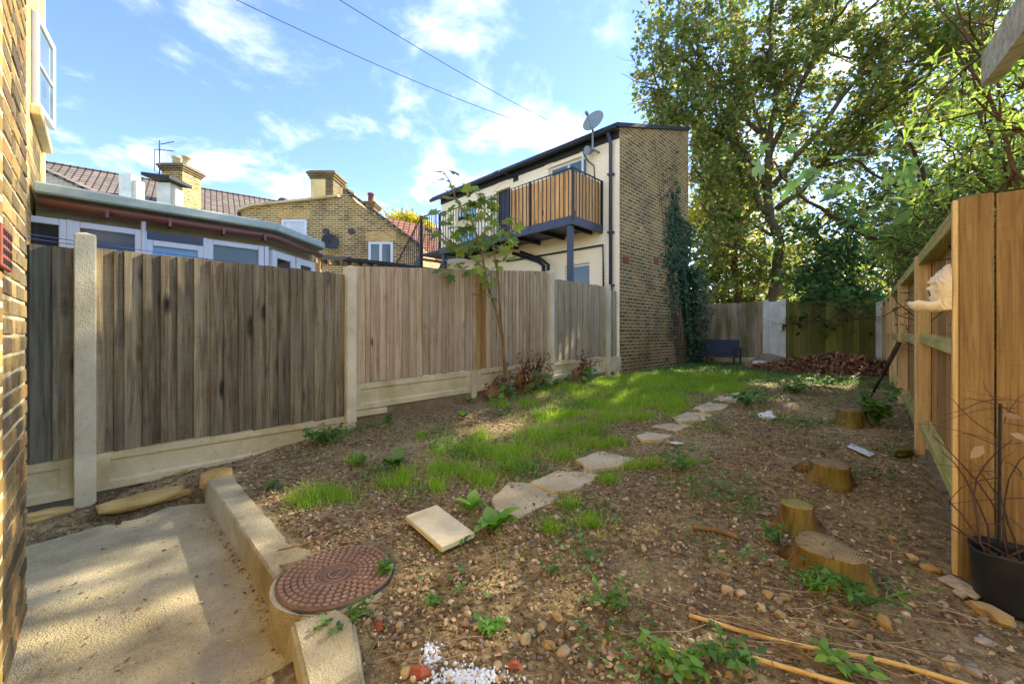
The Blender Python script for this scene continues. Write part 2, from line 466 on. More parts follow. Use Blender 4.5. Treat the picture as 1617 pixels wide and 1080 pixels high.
def m_rings(name, c0, c1, stain):
    x = M(name); x.boost = (1.15, 1.12, 1.0); c = x.coords(rnd=False); r_ = x.objrand()
    wob = x.noise(c, 9, 4, .6); sp = x.node('ShaderNodeSeparateXYZ'); x.l.new(c, sp.inputs[0])
    rad = x.math('SQRT', x.math('ADD', x.math('MULTIPLY', sp.outputs[0], sp.outputs[0]), x.math('MULTIPLY', sp.outputs[1], sp.outputs[1])))
    ring = x.math('SINE', x.math('ADD', x.math('MULTIPLY', rad, 620.0), x.math('MULTIPLY', wob, 16.0)))
    col = x.mix(c0, c1, x.maprange(ring, .0, 1.0)); x.n[-1] if False else None
    col = x.mix(col, stain, x.math('MULTIPLY', x.grey(x.noise(c, 14, 6, .65), .46, .66), .75))
    ang = x.math('ARCTAN2', sp.outputs[1], sp.outputs[0]); cr = x.math('ADD', x.math('MULTIPLY', x.math('SINE', x.math('ADD', x.math('MULTIPLY', ang, 5.0), x.math('MULTIPLY', wob, 3.0))), .5), .5)
    col = x.mix(col, (c0[0] * .25, c0[1] * .24, c0[2] * .2, 1), x.grey(cr, .994, .9995))
    x.bump(x.math('ADD', ring, x.math('MULTIPLY', x.noise(c, 60, 4, .6), 3.0)), .35, .004)
    return x.done(col, .92)
MAT = {}
MAT['wood_dark'] = m_wood('weathered dark wood', srgb(62, 53, 40), srgb(122, 108, 82), srgb(176, 160, 128), (.55, 1.12), grey=srgb(128, 120, 102), knots=.21, sawk=.36)
MAT['wood_blue'] = m_wood('wet slate wood', srgb(62, 60, 50), srgb(100, 96, 80), srgb(130, 124, 104), (.8, 1.1))
MAT['wood_pale'] = m_wood('weathered pale wood', srgb(126, 102, 74), srgb(176, 152, 120), srgb(208, 188, 158), (.72, 1.12), grey=srgb(186, 170, 146), knots=.13)
MAT['wood_grey'] = m_wood('silvered wood', srgb(110, 98, 76), srgb(160, 146, 118), srgb(188, 176, 150), (.86, 1.08), grey=srgb(146, 134, 112))
MAT['wood_orange'] = m_wood('stained orange softwood', srgb(96, 72, 38), srgb(140, 110, 62), srgb(168, 138, 86), (.85, 1.1), knots=.15, sat=.9)
MAT['wood_brown'] = m_wood('brown fence wood', srgb(104, 76, 42), srgb(160, 122, 72), srgb(196, 160, 108), (.7, 1.12), knots=.13)
MAT['wood_rail'] = m_wood('algae stained rail wood', srgb(116, 106, 62), srgb(168, 158, 98), srgb(196, 184, 130), (.9, 1.1), axis=1, green=srgb(136, 146, 62))
MAT['wood_post'] = m_wood('pale post wood', srgb(150, 122, 78), srgb(196, 168, 118), srgb(216, 194, 150), (.88, 1.1))
MAT['wood_far'] = m_wood('far fence wood', srgb(100, 86, 64), srgb(150, 134, 108), srgb(180, 164, 138), (.75, 1.1), green=srgb(92, 92, 42), gfac=(.46, .66))
MAT['wood_green'] = m_wood('green algae fence wood', srgb(84, 74, 36), srgb(126, 114, 60), srgb(150, 138, 84), (.62, 1.15), green=srgb(112, 116, 38), gfac=(.36, .66))
MAT['wood_beam'] = m_wood('grey weathered beam', srgb(110, 112, 98), srgb(160, 162, 146), srgb(190, 190, 176), (.95, 1.05), axis=1)
MAT['wood_screen'] = m_wood('warm timber screening', srgb(160, 110, 58), srgb(212, 166, 108), srgb(232, 196, 146), (.82, 1.15))
MAT['conc_post'] = m_concrete('cast concrete post', srgb(196, 182, 148), srgb(214, 204, 178), .45, 1.0, stain=srgb(176, 158, 112))
MAT['conc_board'] = m_concrete('cast concrete gravel board', srgb(186, 170, 128), srgb(212, 198, 164), .45, 1.0, stain=srgb(160, 140, 92))
MAT['conc_white'] = m_concrete('pale concrete', srgb(196, 194, 180), srgb(216, 214, 204), .4, 1.0)
MAT['patio'] = m_concrete('worn exposed concrete', srgb(164, 148, 110), srgb(196, 180, 142), .65, 1.2, bump=1.0, agg=70, stain=srgb(146, 140, 126))
MAT['kerb'] = m_concrete('kerb concrete', srgb(166, 152, 120), srgb(190, 178, 146), .75, 1.5, bump=1.0, stain=srgb(124, 108, 76), algae=srgb(112, 104, 60))
MAT['slab'] = m_concrete('paving slab', srgb(196, 180, 142), srgb(216, 204, 172), .4, 1.0, bump=.5, stain=srgb(170, 148, 96))
MAT['slab_path'] = m_concrete('worn path slab', srgb(176, 158, 124), srgb(204, 190, 156), .6, 1.2, bump=.8, agg=60)
MAT['cement'] = m_concrete('yellow cement lump', srgb(178, 146, 84), srgb(200, 172, 112), .5, 1.4, bump=.9)
MAT['mortar'] = m_concrete('lime mortar', srgb(168, 156, 122), srgb(196, 186, 156), .6, 2.0, bump=1.0)
MAT['render'] = m_concrete('pale render', srgb(204, 214, 210), srgb(224, 230, 226), .15, .6, bump=.1)
MAT['render_y'] = m_concrete('cream render', srgb(222, 194, 128), srgb(234, 210, 150), .15, .6, bump=.1)
MAT['brick_gable'] = m_brickwall('soot dark stock brick', srgb(92, 76, 48), srgb(146, 118, 70), srgb(188, 170, 130), srgb(70, 60, 46), srgb(156, 118, 46), dirt=.5, ms=.010)
MAT['brick_yellow'] = m_brickwall('yellow stock brick', srgb(104, 84, 50), srgb(176, 144, 82), srgb(206, 190, 150), srgb(84, 70, 48), srgb(196, 164, 90), dirt=.55, ms=.013)
MAT['brick_sun'] = m_brickwall('light yellow stock brick', srgb(176, 140, 74), srgb(206, 170, 104), srgb(214, 196, 152), srgb(150, 116, 64), None, dirt=.4)  # lighter bricks: sunlight on the neighbour wall is put into this colour
MAT['brick_dark'] = m_brickwall('dark chimney brick', srgb(92, 80, 58), srgb(128, 110, 76), srgb(150, 134, 100), srgb(60, 54, 44), None, dirt=.5)
MAT['paint_cream'] = m_brickwall('cream painted brick', srgb(250, 236, 206), srgb(252, 240, 214), srgb(240, 222, 184), srgb(246, 228, 186), None, ms=.006, bump=.25, dirt=.5)
MAT['paint_white'] = m_brickwall('white painted brick', srgb(216, 212, 200), srgb(224, 220, 208), srgb(190, 184, 168), srgb(200, 190, 166), None, ms=.007, bump=.25, dirt=.5)
def m_tiles(name, c1, c2, line):
    x = M(name); tc = x.node('ShaderNodeTexCoord'); sp = x.node('ShaderNodeSeparateXYZ'); x.l.new(tc.outputs['Object'], sp.inputs[0])
    cb = x.node('ShaderNodeCombineXYZ'); x.l.new(sp.outputs[0], cb.inputs[0]); x.l.new(x.math('MULTIPLY', sp.outputs[2], 1.5), cb.inputs[1])
    br = x.node('ShaderNodeTexBrick'); x.l.new(cb.outputs[0], br.inputs['Vector']); br.inputs['Scale'].default_value = 1
    br.inputs['Brick Width'].default_value = .20; br.inputs['Row Height'].default_value = .19; br.offset = 0.0; br.inputs['Mortar Size'].default_value = .028; br.inputs['Mortar Smooth'].default_value = .6
    br.inputs['Color1'].default_value = c1; br.inputs['Color2'].default_value = c2; br.inputs['Mortar'].default_value = line
    n = x.noise(tc.outputs['Object'], 2.4, 6, .6)
    x.bump(x.math('SUBTRACT', n, x.math('MULTIPLY', br.outputs['Fac'], 2)), .8, .03)
    return x.done(x.hsv(br.outputs['Color'], .5, 1, x.maprange(n, .75, 1.25)), .85)
MAT['tiles'] = m_tiles('brown concrete roof tiles', srgb(126, 112, 98), srgb(148, 134, 118), srgb(72, 62, 54))
MAT['tiles_red'] = m_tiles('red clay roof tiles', srgb(166, 112, 88), srgb(186, 132, 106), srgb(112, 74, 58))
MAT['upvc'] = m_plain('white window plastic', srgb(226, 232, 232), .35, 0, .04, 4, .03)
MAT['gutter'] = m_plain('brown plastic gutter', srgb(118, 76, 64), .35, 0, .15, 5, .04)
MAT['fascia'] = m_plain('pale green roof edge felt', srgb(176, 192, 178), .8, 0, .12, 10, .2)
MAT['fascia_wood'] = m_plain('beige fascia board', srgb(176, 168, 136), .7, 0, .15, 10, .1)
MAT['black'] = m_plain('black painted metal', srgb(38, 38, 40), .42, .0, .25, 20, .1)
MAT['navy'] = m_plain('dark blue grey painted steel', srgb(66, 70, 84), .45, .0, .15, 20, .1)
MAT['blackroof'] = m_plain('black bitumen roof edge', srgb(52, 56, 56), .75, 0, .25, 12, .3)
MAT['glass'] = m_glass('dark window glass')
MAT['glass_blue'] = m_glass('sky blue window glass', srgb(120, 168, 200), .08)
MAT['glass_reflect'] = m_glass('glass with painted reflection', srgb(96, 112, 106), .06)  # grey green tint stands in for sky and trees reflected in panes
MAT['curtain'] = m_plain('white net curtain', srgb(218, 222, 220), .9, 0, .1, 8, .2)
MAT['dish'] = m_plain('grey dish metal', srgb(140, 150, 148), .5, .2, .12, 10, .05)
MAT['plaster'] = m_concrete('chalky white plaster', srgb(222, 210, 188), srgb(238, 230, 214), .35, 3.0, bump=.4, stain=srgb(210, 178, 120))
MAT['cable'] = m_plain('grey black cable', srgb(72, 70, 70), .6)
MAT['line'] = m_plain('blue washing line', srgb(70, 84, 140), .5)
MAT['terracotta'] = m_plain('terracotta', srgb(132, 70, 48), .85, 0, .15, 30, .2)
MAT['pot'] = m_plain('scuffed black plastic', srgb(36, 38, 40), .45, 0, .5, 7, .15)
MAT['bark'] = m_concrete('grey brown bark', srgb(84, 74, 56), srgb(120, 108, 84), .7, 2.2, bump=1.0)
MAT['bark_dark'] = m_concrete('dark bark', srgb(74, 58, 42), srgb(112, 90, 64), .7, 2.2, bump=1.0)
MAT['bark_sap'] = m_concrete('smooth brown bark', srgb(120, 92, 62), srgb(150, 120, 84), .5, 2.2, bump=.5)
MAT['stump_bark'] = m_wood('stump bark', srgb(48, 34, 18), srgb(104, 78, 42), srgb(150, 122, 74), (.9, 1.1), green=srgb(108, 102, 34), gfac=(.5, .68))
MAT['stump_top'] = m_rings('cut stump top', srgb(128, 108, 72), srgb(166, 146, 104), srgb(104, 94, 64))
MAT['stump_moss'] = m_rings('mossy stump top', srgb(136, 122, 66), srgb(164, 148, 88), srgb(140, 134, 30))
MAT['cane'] = m_wood('dry bamboo cane', srgb(160, 120, 62), srgb(196, 158, 94), srgb(214, 182, 122), (.95, 1.05), axis=0)
MAT['twig'] = m_island('dry twigs', [srgb(96, 78, 58), srgb(140, 120, 92), srgb(168, 148, 116)])
MAT['vine'] = m_plain('dead brown vine', srgb(84, 60, 46), .8)
MAT['rust'] = None
MAT['rust'] = m_concrete('rusty cast iron', srgb(128, 100, 82), srgb(158, 128, 108), .4, 2.5, rough=.7, bump=.3, stain=srgb(156, 106, 76))
# ------------------------------------------------------------------ soil material
def m_soil():
    x = M('garden soil'); x.boost = (1.55, 1.62, 1.58); c = x.coords(rnd=False)
    n1 = x.noise(c, 1.4, 5, .6); n2 = x.noise(c, 22, 8, .72); v1 = x.voro(c, 55); v2 = x.voro(c, 130)
    col = x.ramp(n2, [(.30, srgb(66, 53, 34)), (.50, srgb(120, 99, 66)), (.70, srgb(172, 148, 102))])
    col = x.mix(col, srgb(172, 150, 110), x.math('MULTIPLY', x.grey(n1, .50, .70), .6))
    sel = x.node('ShaderNodeSeparateColor', Color=v1.outputs['Color'])
    peb = x.math('MULTIPLY', x.grey(v1.outputs['Distance'], .42, .26), x.grey(sel.outputs[1], .45, .55))
    col = x.mix(col, x.ramp(sel.outputs[0], [(0, srgb(120, 96, 70)), (.4, srgb(176, 146, 106)), (.7, srgb(146, 122, 96)), (1, srgb(196, 176, 146))]), x.math('MULTIPLY', peb, .85))
    x.bump(x.math('ADD', n2, x.math('MULTIPLY', peb, .6)), 1.0, .035)
    return x.done(col, .95, 0, .15)
MAT['soil'] = m_soil()
def m_far():
    x = M('rough ground'); c = x.coords(rnd=False)
    return x.done(x.mix(srgb(86, 84, 54), srgb(116, 108, 78), x.grey(x.noise(c, .6, 6, .6), .35, .65)), .95)
MAT['farground'] = m_far()

MAT['rubble'] = m_concrete('earthy rubble', srgb(126, 106, 78), srgb(156, 136, 104), .7, 3.0, bump=1.0)
# ------------------------------------------------------------------ the ground
mb = MB(); S = 600
mb.add([(-S, -S, -.06), (S, -S, -.06), (S, S, -.06), (-S, S, -.06)], [(0, 1, 2, 3)])
solo('ground', mb, MAT['farground'], 'flat rough ground beyond the garden fences', 'ground', kind='structure')

def in_patio_hole(v, u): return v < 2.74 and u < .62
nv, nu = 230, 500
vs = np.linspace(-.12, 6.2, nv); us = np.linspace(-.25, 13.6, nu)
V = np.zeros((nv, nu, 3))
for i, v in enumerate(vs):
    for j, u in enumerate(us):
        z = -.045 if in_patio_hole(v, u) else soil(v, u) - .004
        V[i, j] = (v, u, z)
idx = np.arange(nv * nu).reshape(nv, nu)
F = np.stack([idx[:-1, :-1], idx[1:, :-1], idx[1:, 1:], idx[:-1, 1:]], -1).reshape(-1, 4)
solo('garden_soil', fastmesh('garden_soil', V.reshape(-1, 3), F, smooth=True), MAT['soil'], 'bare stony brown garden soil', 'soil', kind='structure')

# patio: worn concrete slab between the house wall and the kerb
poly = [(.42, -.7), (.40, -.23), (.36, .0), (.40, .22), (.30, .38), (.36, .52), (.46, .64), (1.0, .63), (1.6, .62), (2.2, .60), (2.60, .60), (2.72, .48), (2.66, .36), (2.72, .22), (2.67, .05), (2.72, -.1), (2.70, -.7)]
mb = MB(); mb.prism([(v, u, -.08) for v, u in poly], (0, 0, .08))
solo('patio', mb, MAT['patio'], 'worn speckled concrete patio slab beside the brick wall', 'patio', kind='structure', bevel=.004)
# dirt bank at the foot of the fence
def bank(v, u):
    t_ = sm(1 - (v + .02) / (.40 + .06 * mnoise.noise((u * 4, 3.3, 0))))
    return -.03 + t_ * (.10 + .10 * sm((u + .2) / .8)) + .014 * mnoise.noise((v * 9, u * 9, 5)) + .008 * mnoise.noise((v * 25, u * 25, 8))
nv2, nu2 = 34, 90; vs2 = np.linspace(-.04, .62, nv2); us2 = np.linspace(-.95, .70, nu2)
Vb = np.array([[(v, u, bank(v, u)) for u in us2] for v in vs2]).reshape(-1, 3); idx = np.arange(nv2 * nu2).reshape(nv2, nu2)
Fb = np.stack([idx[:-1, :-1], idx[1:, :-1], idx[1:, 1:], idx[:-1, 1:]], -1).reshape(-1, 4)
solo('dirt_bank', fastmesh('dirt_bank', Vb, Fb, smooth=True), MAT['soil'], 'bank of dirt and debris along the foot of the fence', 'soil', kind='structure')
# kerb
mb = MB(); n = 40; pr = []
for i in range(n + 1):
    v = .30 + (2.66 - .30) * i / n; uo = .60 - .02 * i / n
    wid = .155 + .02 * mnoise.noise((v * 5, 1.1, 0)) + .012 * mnoise.noise((v * 14, 4.1, 0)) + .10 * sm((v - 1.9) / .3)
    t = .176 + .002 * mnoise.noise((v * 6, 5.1, 0)); jj = .0
    pr.append([(v, uo + jj, -.05), (v, uo + .006 + jj, t - .009), (v, uo + .016 + jj, t), (v, uo + wid, t + .002), (v, uo + wid + .01, -.05)])
vsx = [p for q in pr for p in q]; fs = []
for i in range(n):
    for k in range(5):
        k2 = (k + 1) % 5; fs.append((i*5 + k, i*5 + k2, (i+1)*5 + k2, (i+1)*5 + k))
fs += [(0, 1, 2, 3, 4), tuple(n*5 + k for k in (4, 3, 2, 1, 0))]
mb.add(vsx, fs)
solo('kerb', mb, MAT['kerb'], 'long chipped concrete kerb edging the patio', 'kerb', kind='structure')

def lump(c, sx, sy, sz, seed, n=2, rough=.18, flat=0.0, rotz=0.0):
    bm = bmesh.new(); bmesh.ops.create_icosphere(bm, subdivisions=n, radius=1)
    m = MB(); ca, sa = math.cos(rotz), math.sin(rotz)
    for p in bm.verts:
        q = p.co.copy(); k = 1 + rough * mnoise.noise((q.x * 1.4 + seed, q.y * 1.4, q.z * 1.4 + seed * .7)) * 2
        q = q * k
        if flat: q.z = max(-flat, min(flat, q.z)) / flat * .8
        qx, qy = q.x * sx, q.y * sy
        m.v.append(Vector((c[0] + qx * ca - qy * sa, c[1] + qx * sa + qy * ca, c[2] + q.z * sz)))
    m.f = [tuple(v.index for v in f.verts) for f in bm.faces]
    bm.free(); return m

# near kerb block, broken concrete piece
c = ground(548, 1030)
mb = MB(); zc = .0
b = [(2.60, .50, 0), (3.05, .44, 0), (3.07, .66, 0), (2.80, .74, 0), (2.66, .72, 0)]
tq = [(2.63, .53, .222), (3.02, .465, .205), (3.03, .62, .215), (2.80, .70, .228), (2.69, .68, .235)]
mb.add(b + tq, [(0, 4, 3, 2, 1), (5, 6, 7, 8, 9)] + [(i, (i + 1) % 5, (i + 1) % 5 + 5, i + 5) for i in range(5)])
solo('concrete_block', mb, MAT['kerb'], 'broken pitted concrete block at the near end of the kerb', 'block', base=(2.8, .6, 0), bevel=.012, seg=2)
# stone at far end of the kerb
mb = lump((.34, .68, .15), .10, .12, .09, 3.1, 2, .12, .7)
solo('rubble_stone', mb, MAT['cement'], 'squarish yellow stone at the fence end of the kerb', 'stone', base=(.34, .68, .1))
for (px, py, sx, sy, sz, lab, sd) in ((232, 800, .26, .12, .035, 'long flat yellow cement lump at the fence side of the patio', 1.7), (290, 772, .13, .07, .03, 'small yellow cement lump beside the long lump near the kerb', 4.2), (70, 829, .16, .06, .03, 'flat cement lump in front of the left gravel board', 7.9)):
    p = ground(px, py); mb = lump((p.x, p.y, bank(p.x, p.y) + .015), sy, sx, sz * 1.2, sd, 3, .2, .6, .1)
    solo('cement_lump', mb, MAT['cement'], lab, 'cement lump', base=(p.x, p.y, 0), smooth=True)

# path of worn slabs
path_spots = [([(783, 788), (806, 764), (860, 763), (890, 772), (868, 793), (820, 815), (785, 810)], 0),
              ([(846, 765), (885, 740), (915, 738), (944, 750), (915, 770), (875, 778)], 1),
              ([(915, 728), (950, 712), (980, 713), (1004, 722), (975, 738), (935, 745)], 2),
              ([(1008, 690), (1030, 676), (1066, 684), (1044, 697), (1015, 696)], 3),
              ([(1032, 674), (1055, 667), (1088, 672), (1068, 683)], 4),
              ([(1064, 661), (1090, 648), (1128, 650), (1110, 664), (1075, 668)], 5),
              ([(1098, 645), (1122, 634), (1152, 637), (1138, 649), (1112, 650)], 6),
              ([(1130, 631), (1148, 622), (1178, 621), (1160, 635)], 7)]
T = Thing('path', 'path of worn irregular concrete slabs crossing the soil', 'path', tuple(ground(980, 725)), kind='structure')
for poly, k in path_spots:
    g = [ground(x, y) for x, y in poly]; gc = sum(g, Vector()) / len(g); g = [gc + (p - gc) * 1.12 for p in g]
    cz = sum(p.z for p in g) / len(g)
    mb = MB(); pts = []
    for i, p in enumerate(g):
        q = g[(i + 1) % len(g)]
        for t in (0, .33, .66):
            w = p.lerp(q, t); j = .012
            pts.append((w.x + random.uniform(-j, j), w.y + random.uniform(-j, j), cz - .045))
    mb.prism(pts, (0, 0, .055))
    T.part('paving_slab', mb, MAT['slab_path'], bevel=.008)

# ------------------------------------------------------------------ left fence: panels, posts, gravel boards in garden coordinates (v = 0 plane)
def feather(mb, u0, u1, z0a, z0b, z1a, z1b, v0, thin=.005, thick=.024, lap=.014):
    """feather-edge board on plane v0, face towards +v; thick at the u0 edge"""
    a, b = u0 - lap, u1
    mb.hexa([(v0, a, z0a), (v0 + thick, a, z0a), (v0 + thin, b, z0b), (v0 - .002, b, z0b)],
            [(v0, a, z1a), (v0 + thick, a, z1a), (v0 + thin, b, z1b), (v0 - .002, b, z1b)])
def fence_panel(label, edges_u, zb, zt, mat, v0=0.0, alt=None, group=None, jit=.004):
    u0, u1 = edges_u[0], edges_u[-1]
    T = Thing('fence_panel', label, 'fence panel', (v0, (u0 + u1) / 2, zb(u0)), group=group)
    for i in range(len(edges_u) - 1):
        a, b = edges_u[i], edges_u[i + 1]
        mb = MB(); dz = random.uniform(-jit, jit); db = random.uniform(-jit, jit)
        feather(mb, a, b, zb(a) + db, zb(b) + db, zt(a) + dz, zt(b) + dz, v0 + random.uniform(-.002, .003))
        m = mat
        if alt and i in alt: m = alt[i]
        T.part('board', mb, m, bevel=.0012)
    for f in (.16, .84):                                     # rails behind
        mb = MB()
        za = zb(u0) + f * (zt(u0) - zb(u0)); zc_ = zb(u1) + f * (zt(u1) - zb(u1))
        mb.beam((v0 - .03, u0 + .01, za), (v0 - .03, u1 - .01, zc_), .04, .045)
        T.part('rail', mb, MAT['wood_dark'])
    return T
def U(px, v=0.0): return onv(px, 600, v)[0]
def lin(u0, z0, u1, z1): return lambda u: z0 + (z1 - z0) * (u - u0) / (u1 - u0)
def concrete_post(u, ztop, zbot, label, v=.0, w=.105, mat='conc_post', name='concrete_post', d=.10, group=None):
    T_ = MB(); v0, v1 = v - d * .62, v + d * .38
    T_.box(v0, v1, u - w / 2, u + w / 2, zbot, ztop - .022)
    me = MB()
    a, b = u - w / 2, u + w / 2
    z = ztop - .022
    me.hexa([(v0, a, zbot), (v1, a, zbot), (v1, b, zbot), (v0, b, zbot)], [(v0, a, z), (v1, a, z), (v1, b, z), (v0, b, z)])
    # shallow pyramid top
    me.f = [f for f in me.f if f != (4, 5, 6, 7)]
    me.v.append(Vector(((v0 + v1) / 2, u, ztop))); k = 8
    me.f += [(4, 5, k), (5, 6, k), (6, 7, k), (7, 4, k)]
    return solo(name, me, MAT[mat], label, 'fence post', base=(v, u, zbot), bevel=.006, seg=2, group=group)
def gravel_board(u0, u1, z0, z1, label, v=.0, z0b=None, z1b=None, mat='conc_board', name='gravel_board', inset=True):
    z0b = z0 if z0b is None else z0b; z1b = z1 if z1b is None else z1b
    mb = MB(); a, b = v - .045, v + .012
    W1 = lambda u, z, vv: (vv, u, z)
    def zz(u, f):
        t = (u - u0) / (u1 - u0); lo = z0 + (z0b - z0) * t; hi = z1 + (z1b - z1) * t
        return lo + (hi - lo) * f
    if not inset:
        mb.hexa([(a, u0, zz(u0, 0)), (b, u0, zz(u0, 0)), (b, u1, zz(u1, 0)), (a, u1, zz(u1, 0))], [(a, u0, zz(u0, 1)), (b, u0, zz(u0, 1)), (b, u1, zz(u1, 1)), (a, u1, zz(u1, 1))])
        return solo(name, mb, MAT[mat], label, 'gravel board', base=(v, u0, z0), bevel=.004)
    e = .07; fr = .20
    ou = [u0, u1, u1, u0]; of = [0, 0, 1, 1]
    iu = [u0 + e, u1 - e, u1 - e, u0 + e]; if_ = [fr, fr, 1 - fr, 1 - fr]
    ju = [u0 + e + .018, u1 - e - .018, u1 - e - .018, u0 + e + .018]; jf = [fr + .06, fr + .06, 1 - fr - .06, 1 - fr - .06]
    vsx = [(b, ou[i], zz(ou[i], of[i])) for i in range(4)] + [(b, iu[i], zz(iu[i], if_[i])) for i in range(4)] + \
          [(b - .016, ju[i], zz(ju[i], jf[i])) for i in range(4)] + [(a, ou[i], zz(ou[i], of[i])) for i in range(4)]
    fs = []
    for i in range(4):
        j = (i + 1) % 4
        fs += [(i, j, j + 4, i + 4), (i + 4, j + 4, j + 8, i + 8), (j, i, i + 12, j + 12)]
    fs += [(8, 9, 10, 11), (15, 14, 13, 12)]
    mb.add(vsx, fs)
    return solo(name, mb, MAT[mat], label, 'gravel board', base=(v, u0, z0), bevel=.003)

uP1 = U(135); uP2 = U(551.5); uP3 = U(868); uP4 = U(958)
concrete_post(uP1, 2.05, -.1, 'tall cream concrete fence post nearest the brick wall', .035, .112)
concrete_post(uP2, 2.04, .05, 'cream concrete post between dark wide boards and pale narrow boards', .03)
concrete_post(uP3, 2.36, .2, 'slim concrete post between pale narrow boards and silvery grey panel', .03, .10)
concrete_post(uP4, 2.28, .2, 'slim concrete post at the house end of the grey fence panel', .03, .10)
uH = (uP2 + uP3) / 2 + .05
concrete_post(uH, 2.16, .2, 'concrete post hidden behind the sapling and shrub stumps', -.03, .10)
e0 = [U(x) for x in (-40, 5, 52, 88, 120)]
fence_panel('short dark slate boards between the brick wall and first post', e0, lambda u: .42, lambda u: 1.925, MAT['wood_dark'], alt={0: MAT['wood_blue'], 1: MAT['wood_blue'], 2: MAT['wood_blue']})
px1 = [150, 184, 200, 229, 257, 283, 309, 335, 356, 379, 401, 421, 441, 460, 480, 498, 514, 530, 546]
fence_panel('wide weathered dark brown boards of the nearest big panel', [U(x) for x in px1], lambda u: .428, lambda u: 1.94, MAT['wood_dark'], jit=.008)
px2 = [559, 578, 586, 600, 611, 623.5, 636, 647, 658, 668.5, 679, 689, 699, 709, 717.5, 726, 734, 744]
zt2 = lin(U(559), 2.035, U(865), 2.33); zb2 = lin(U(559), .765, U(865), .845)
fence_panel('pale narrow boards left of the sapling', [U(x) for x in px2], zb2, zt2, MAT['wood_pale'])
px3 = [746, 752, 760, 768, 775.5, 784, 792, 797, 803, 809, 815, 820, 826, 831.5, 837, 842, 847, 852.5, 858, 864.5]
fence_panel('pale narrow boards right of the sapling, beneath the balcony', [U(x) for x in px3], zb2, zt2, MAT['wood_pale'], alt={1: MAT['wood_brown'], 2: MAT['wood_brown']})
px4 = [871, 881, 891, 901, 911, 920, 929, 938, 947, 956]
fence_panel('silvery grey weathered panel in front of the cream house', [U(x) for x in px4], lambda u: .84, lambda u: 2.225, MAT['wood_grey'])
px5 = [961, 967, 973.5]
fence_panel('two thin grey boards against the brick gable', [U(x) for x in px5], lambda u: .84, lambda u: 2.16, MAT['wood_grey'])
gravel_board(U(-40), uP1 - .05, .13, .415, 'short recessed concrete gravel board left of the first post')
gravel_board(uP1 + .05, uP2 - .05, .14, .424, 'long recessed concrete gravel board under the dark boards')
gravel_board(uP2 + .05, uH - .05, .47, .757, 'recessed concrete gravel board under the pale boards left of the sapling', z0b=.50, z1b=.79)
gravel_board(uH + .05, uP3 - .05, .50, .80, 'concrete gravel board behind the shrub stumps', z0b=.53, z1b=.835)
gravel_board(uP3 + .05, uP4 - .05, .53, .83, 'concrete gravel board under the silvery grey panel')
gravel_board(uP4 + .05, U(978), .53, .83, 'stub of concrete gravel board against the brick gable', inset=False, v=.03)
gravel_board(uP2 + .06, U(610), .40, .465, 'thin concrete strip below the pale panel gravel board', v=.01, inset=False, name='concrete_strip')
mb = MB(); mb.box(-.06, .0, uP2 + .05, uH, .1, .47); mb.box(-.06, .0, uH, uP4, .1, .53)
solo('footing_wall', mb, MAT['rubble'], 'rough earth and cement footing below the gravel boards', 'footing', base=(0, 3, .1), kind='structure')
# washing line along the fence top
for dz, lab in ((.055, 'upper blue washing line strung above the dark fence panel'), (.025, 'lower blue washing line strung above the dark fence panel')):
    mb = MB(); mb.tube([(-.10, U(35) + (U(640) - U(35)) * t, 1.955 + dz - .10 * t * (1 - t) - .06 * t) for t in np.linspace(0, 1, 12)], .0028, 4)
    solo('washing_line', mb, MAT['line'], lab, 'washing line', base=(-.1, 0, 1.9))

# ------------------------------------------------------------------ far fence
RA = Vector((4.47, 2.80, 0)); RD = None
near = ground(1517, 905)
RA = Vector((near.x, near.y, 0))
farR = Gp(1394, 580, 9.7); farL = Gp(1084, 577, 11.9)
def on_seg(px, A_, B_):
    """garden point where pixel column px meets the vertical plane through A_, B_"""
    d = gray(px, 525); ax, ay = A_.x, A_.y; bx, by = B_.x - ax, B_.y - ay
    det = d.x * (-by) + d.y * bx
    t = ((ax - _o.x) * (-by) + (ay - _o.y) * bx) / det
    return Vector((_o.x + d.x * t, _o.y + d.y * t, 0))
fd = (farR - farL); fd.z = 0; fd.normalize(); fn = Vector((fd.y, -fd.x, 0))     # fn towards the camera (-u)
if fn.y > 0: fn = -fn
def far_boards(label, x0, x1, n, mat, zb, zt):
    a, b = on_seg(x0, farL, farR), on_seg(x1, farL, farR)
    T = Thing('fence_panel', label, 'fence panel', (a.x, a.y, zb))
    for i in range(n):
        p, q = a.lerp(b, i / n) , a.lerp(b, (i + 1) / n)
        mb = MB(); j = random.uniform(-.012, .012)
        mb.hexa([p + Vector((0, 0, zb)), p + fn * .018 + Vector((0, 0, zb)), q + fn * .008 + Vector((0, 0, zb)), q + Vector((0, 0, zb))],
                [p + Vector((0, 0, zt + j)), p + fn * .018 + Vector((0, 0, zt + j)), q + fn * .008 + Vector((0, 0, zt + j)), q + Vector((0, 0, zt + j))])
        T.part('board', mb, mat, bevel=.001)
    return T
far_boards('weathered brown far fence panel behind the bench', 1084, 1206, 15, MAT['wood_far'], .64, 2.14)
far_boards('green algae covered far fence panel behind the leaf pile', 1239, 1384, 17, MAT['wood_green'], .50, 2.10)
def far_post(px, w, ztop, label):
    p = on_seg(px, farL, farR) + fn * .03; s = fd * w / 2; t = fn * .05; mb = MB()
    z0, z1 = Vector((0, 0, .2)), Vector((0, 0, ztop))
    mb.hexa([p - s - t + z0, p + s - t + z0, p + s + t + z0, p - s + t + z0], [p - s - t + z1, p + s - t + z1, p + s + t + z1, p - s + t + z1])
    solo('concrete_post', mb, MAT['conc_white'], label, 'fence post', base=(p.x, p.y, .2), bevel=.008)
far_post(1209, .13, 2.19, 'white concrete post behind the bench end, left of a narrow pair')
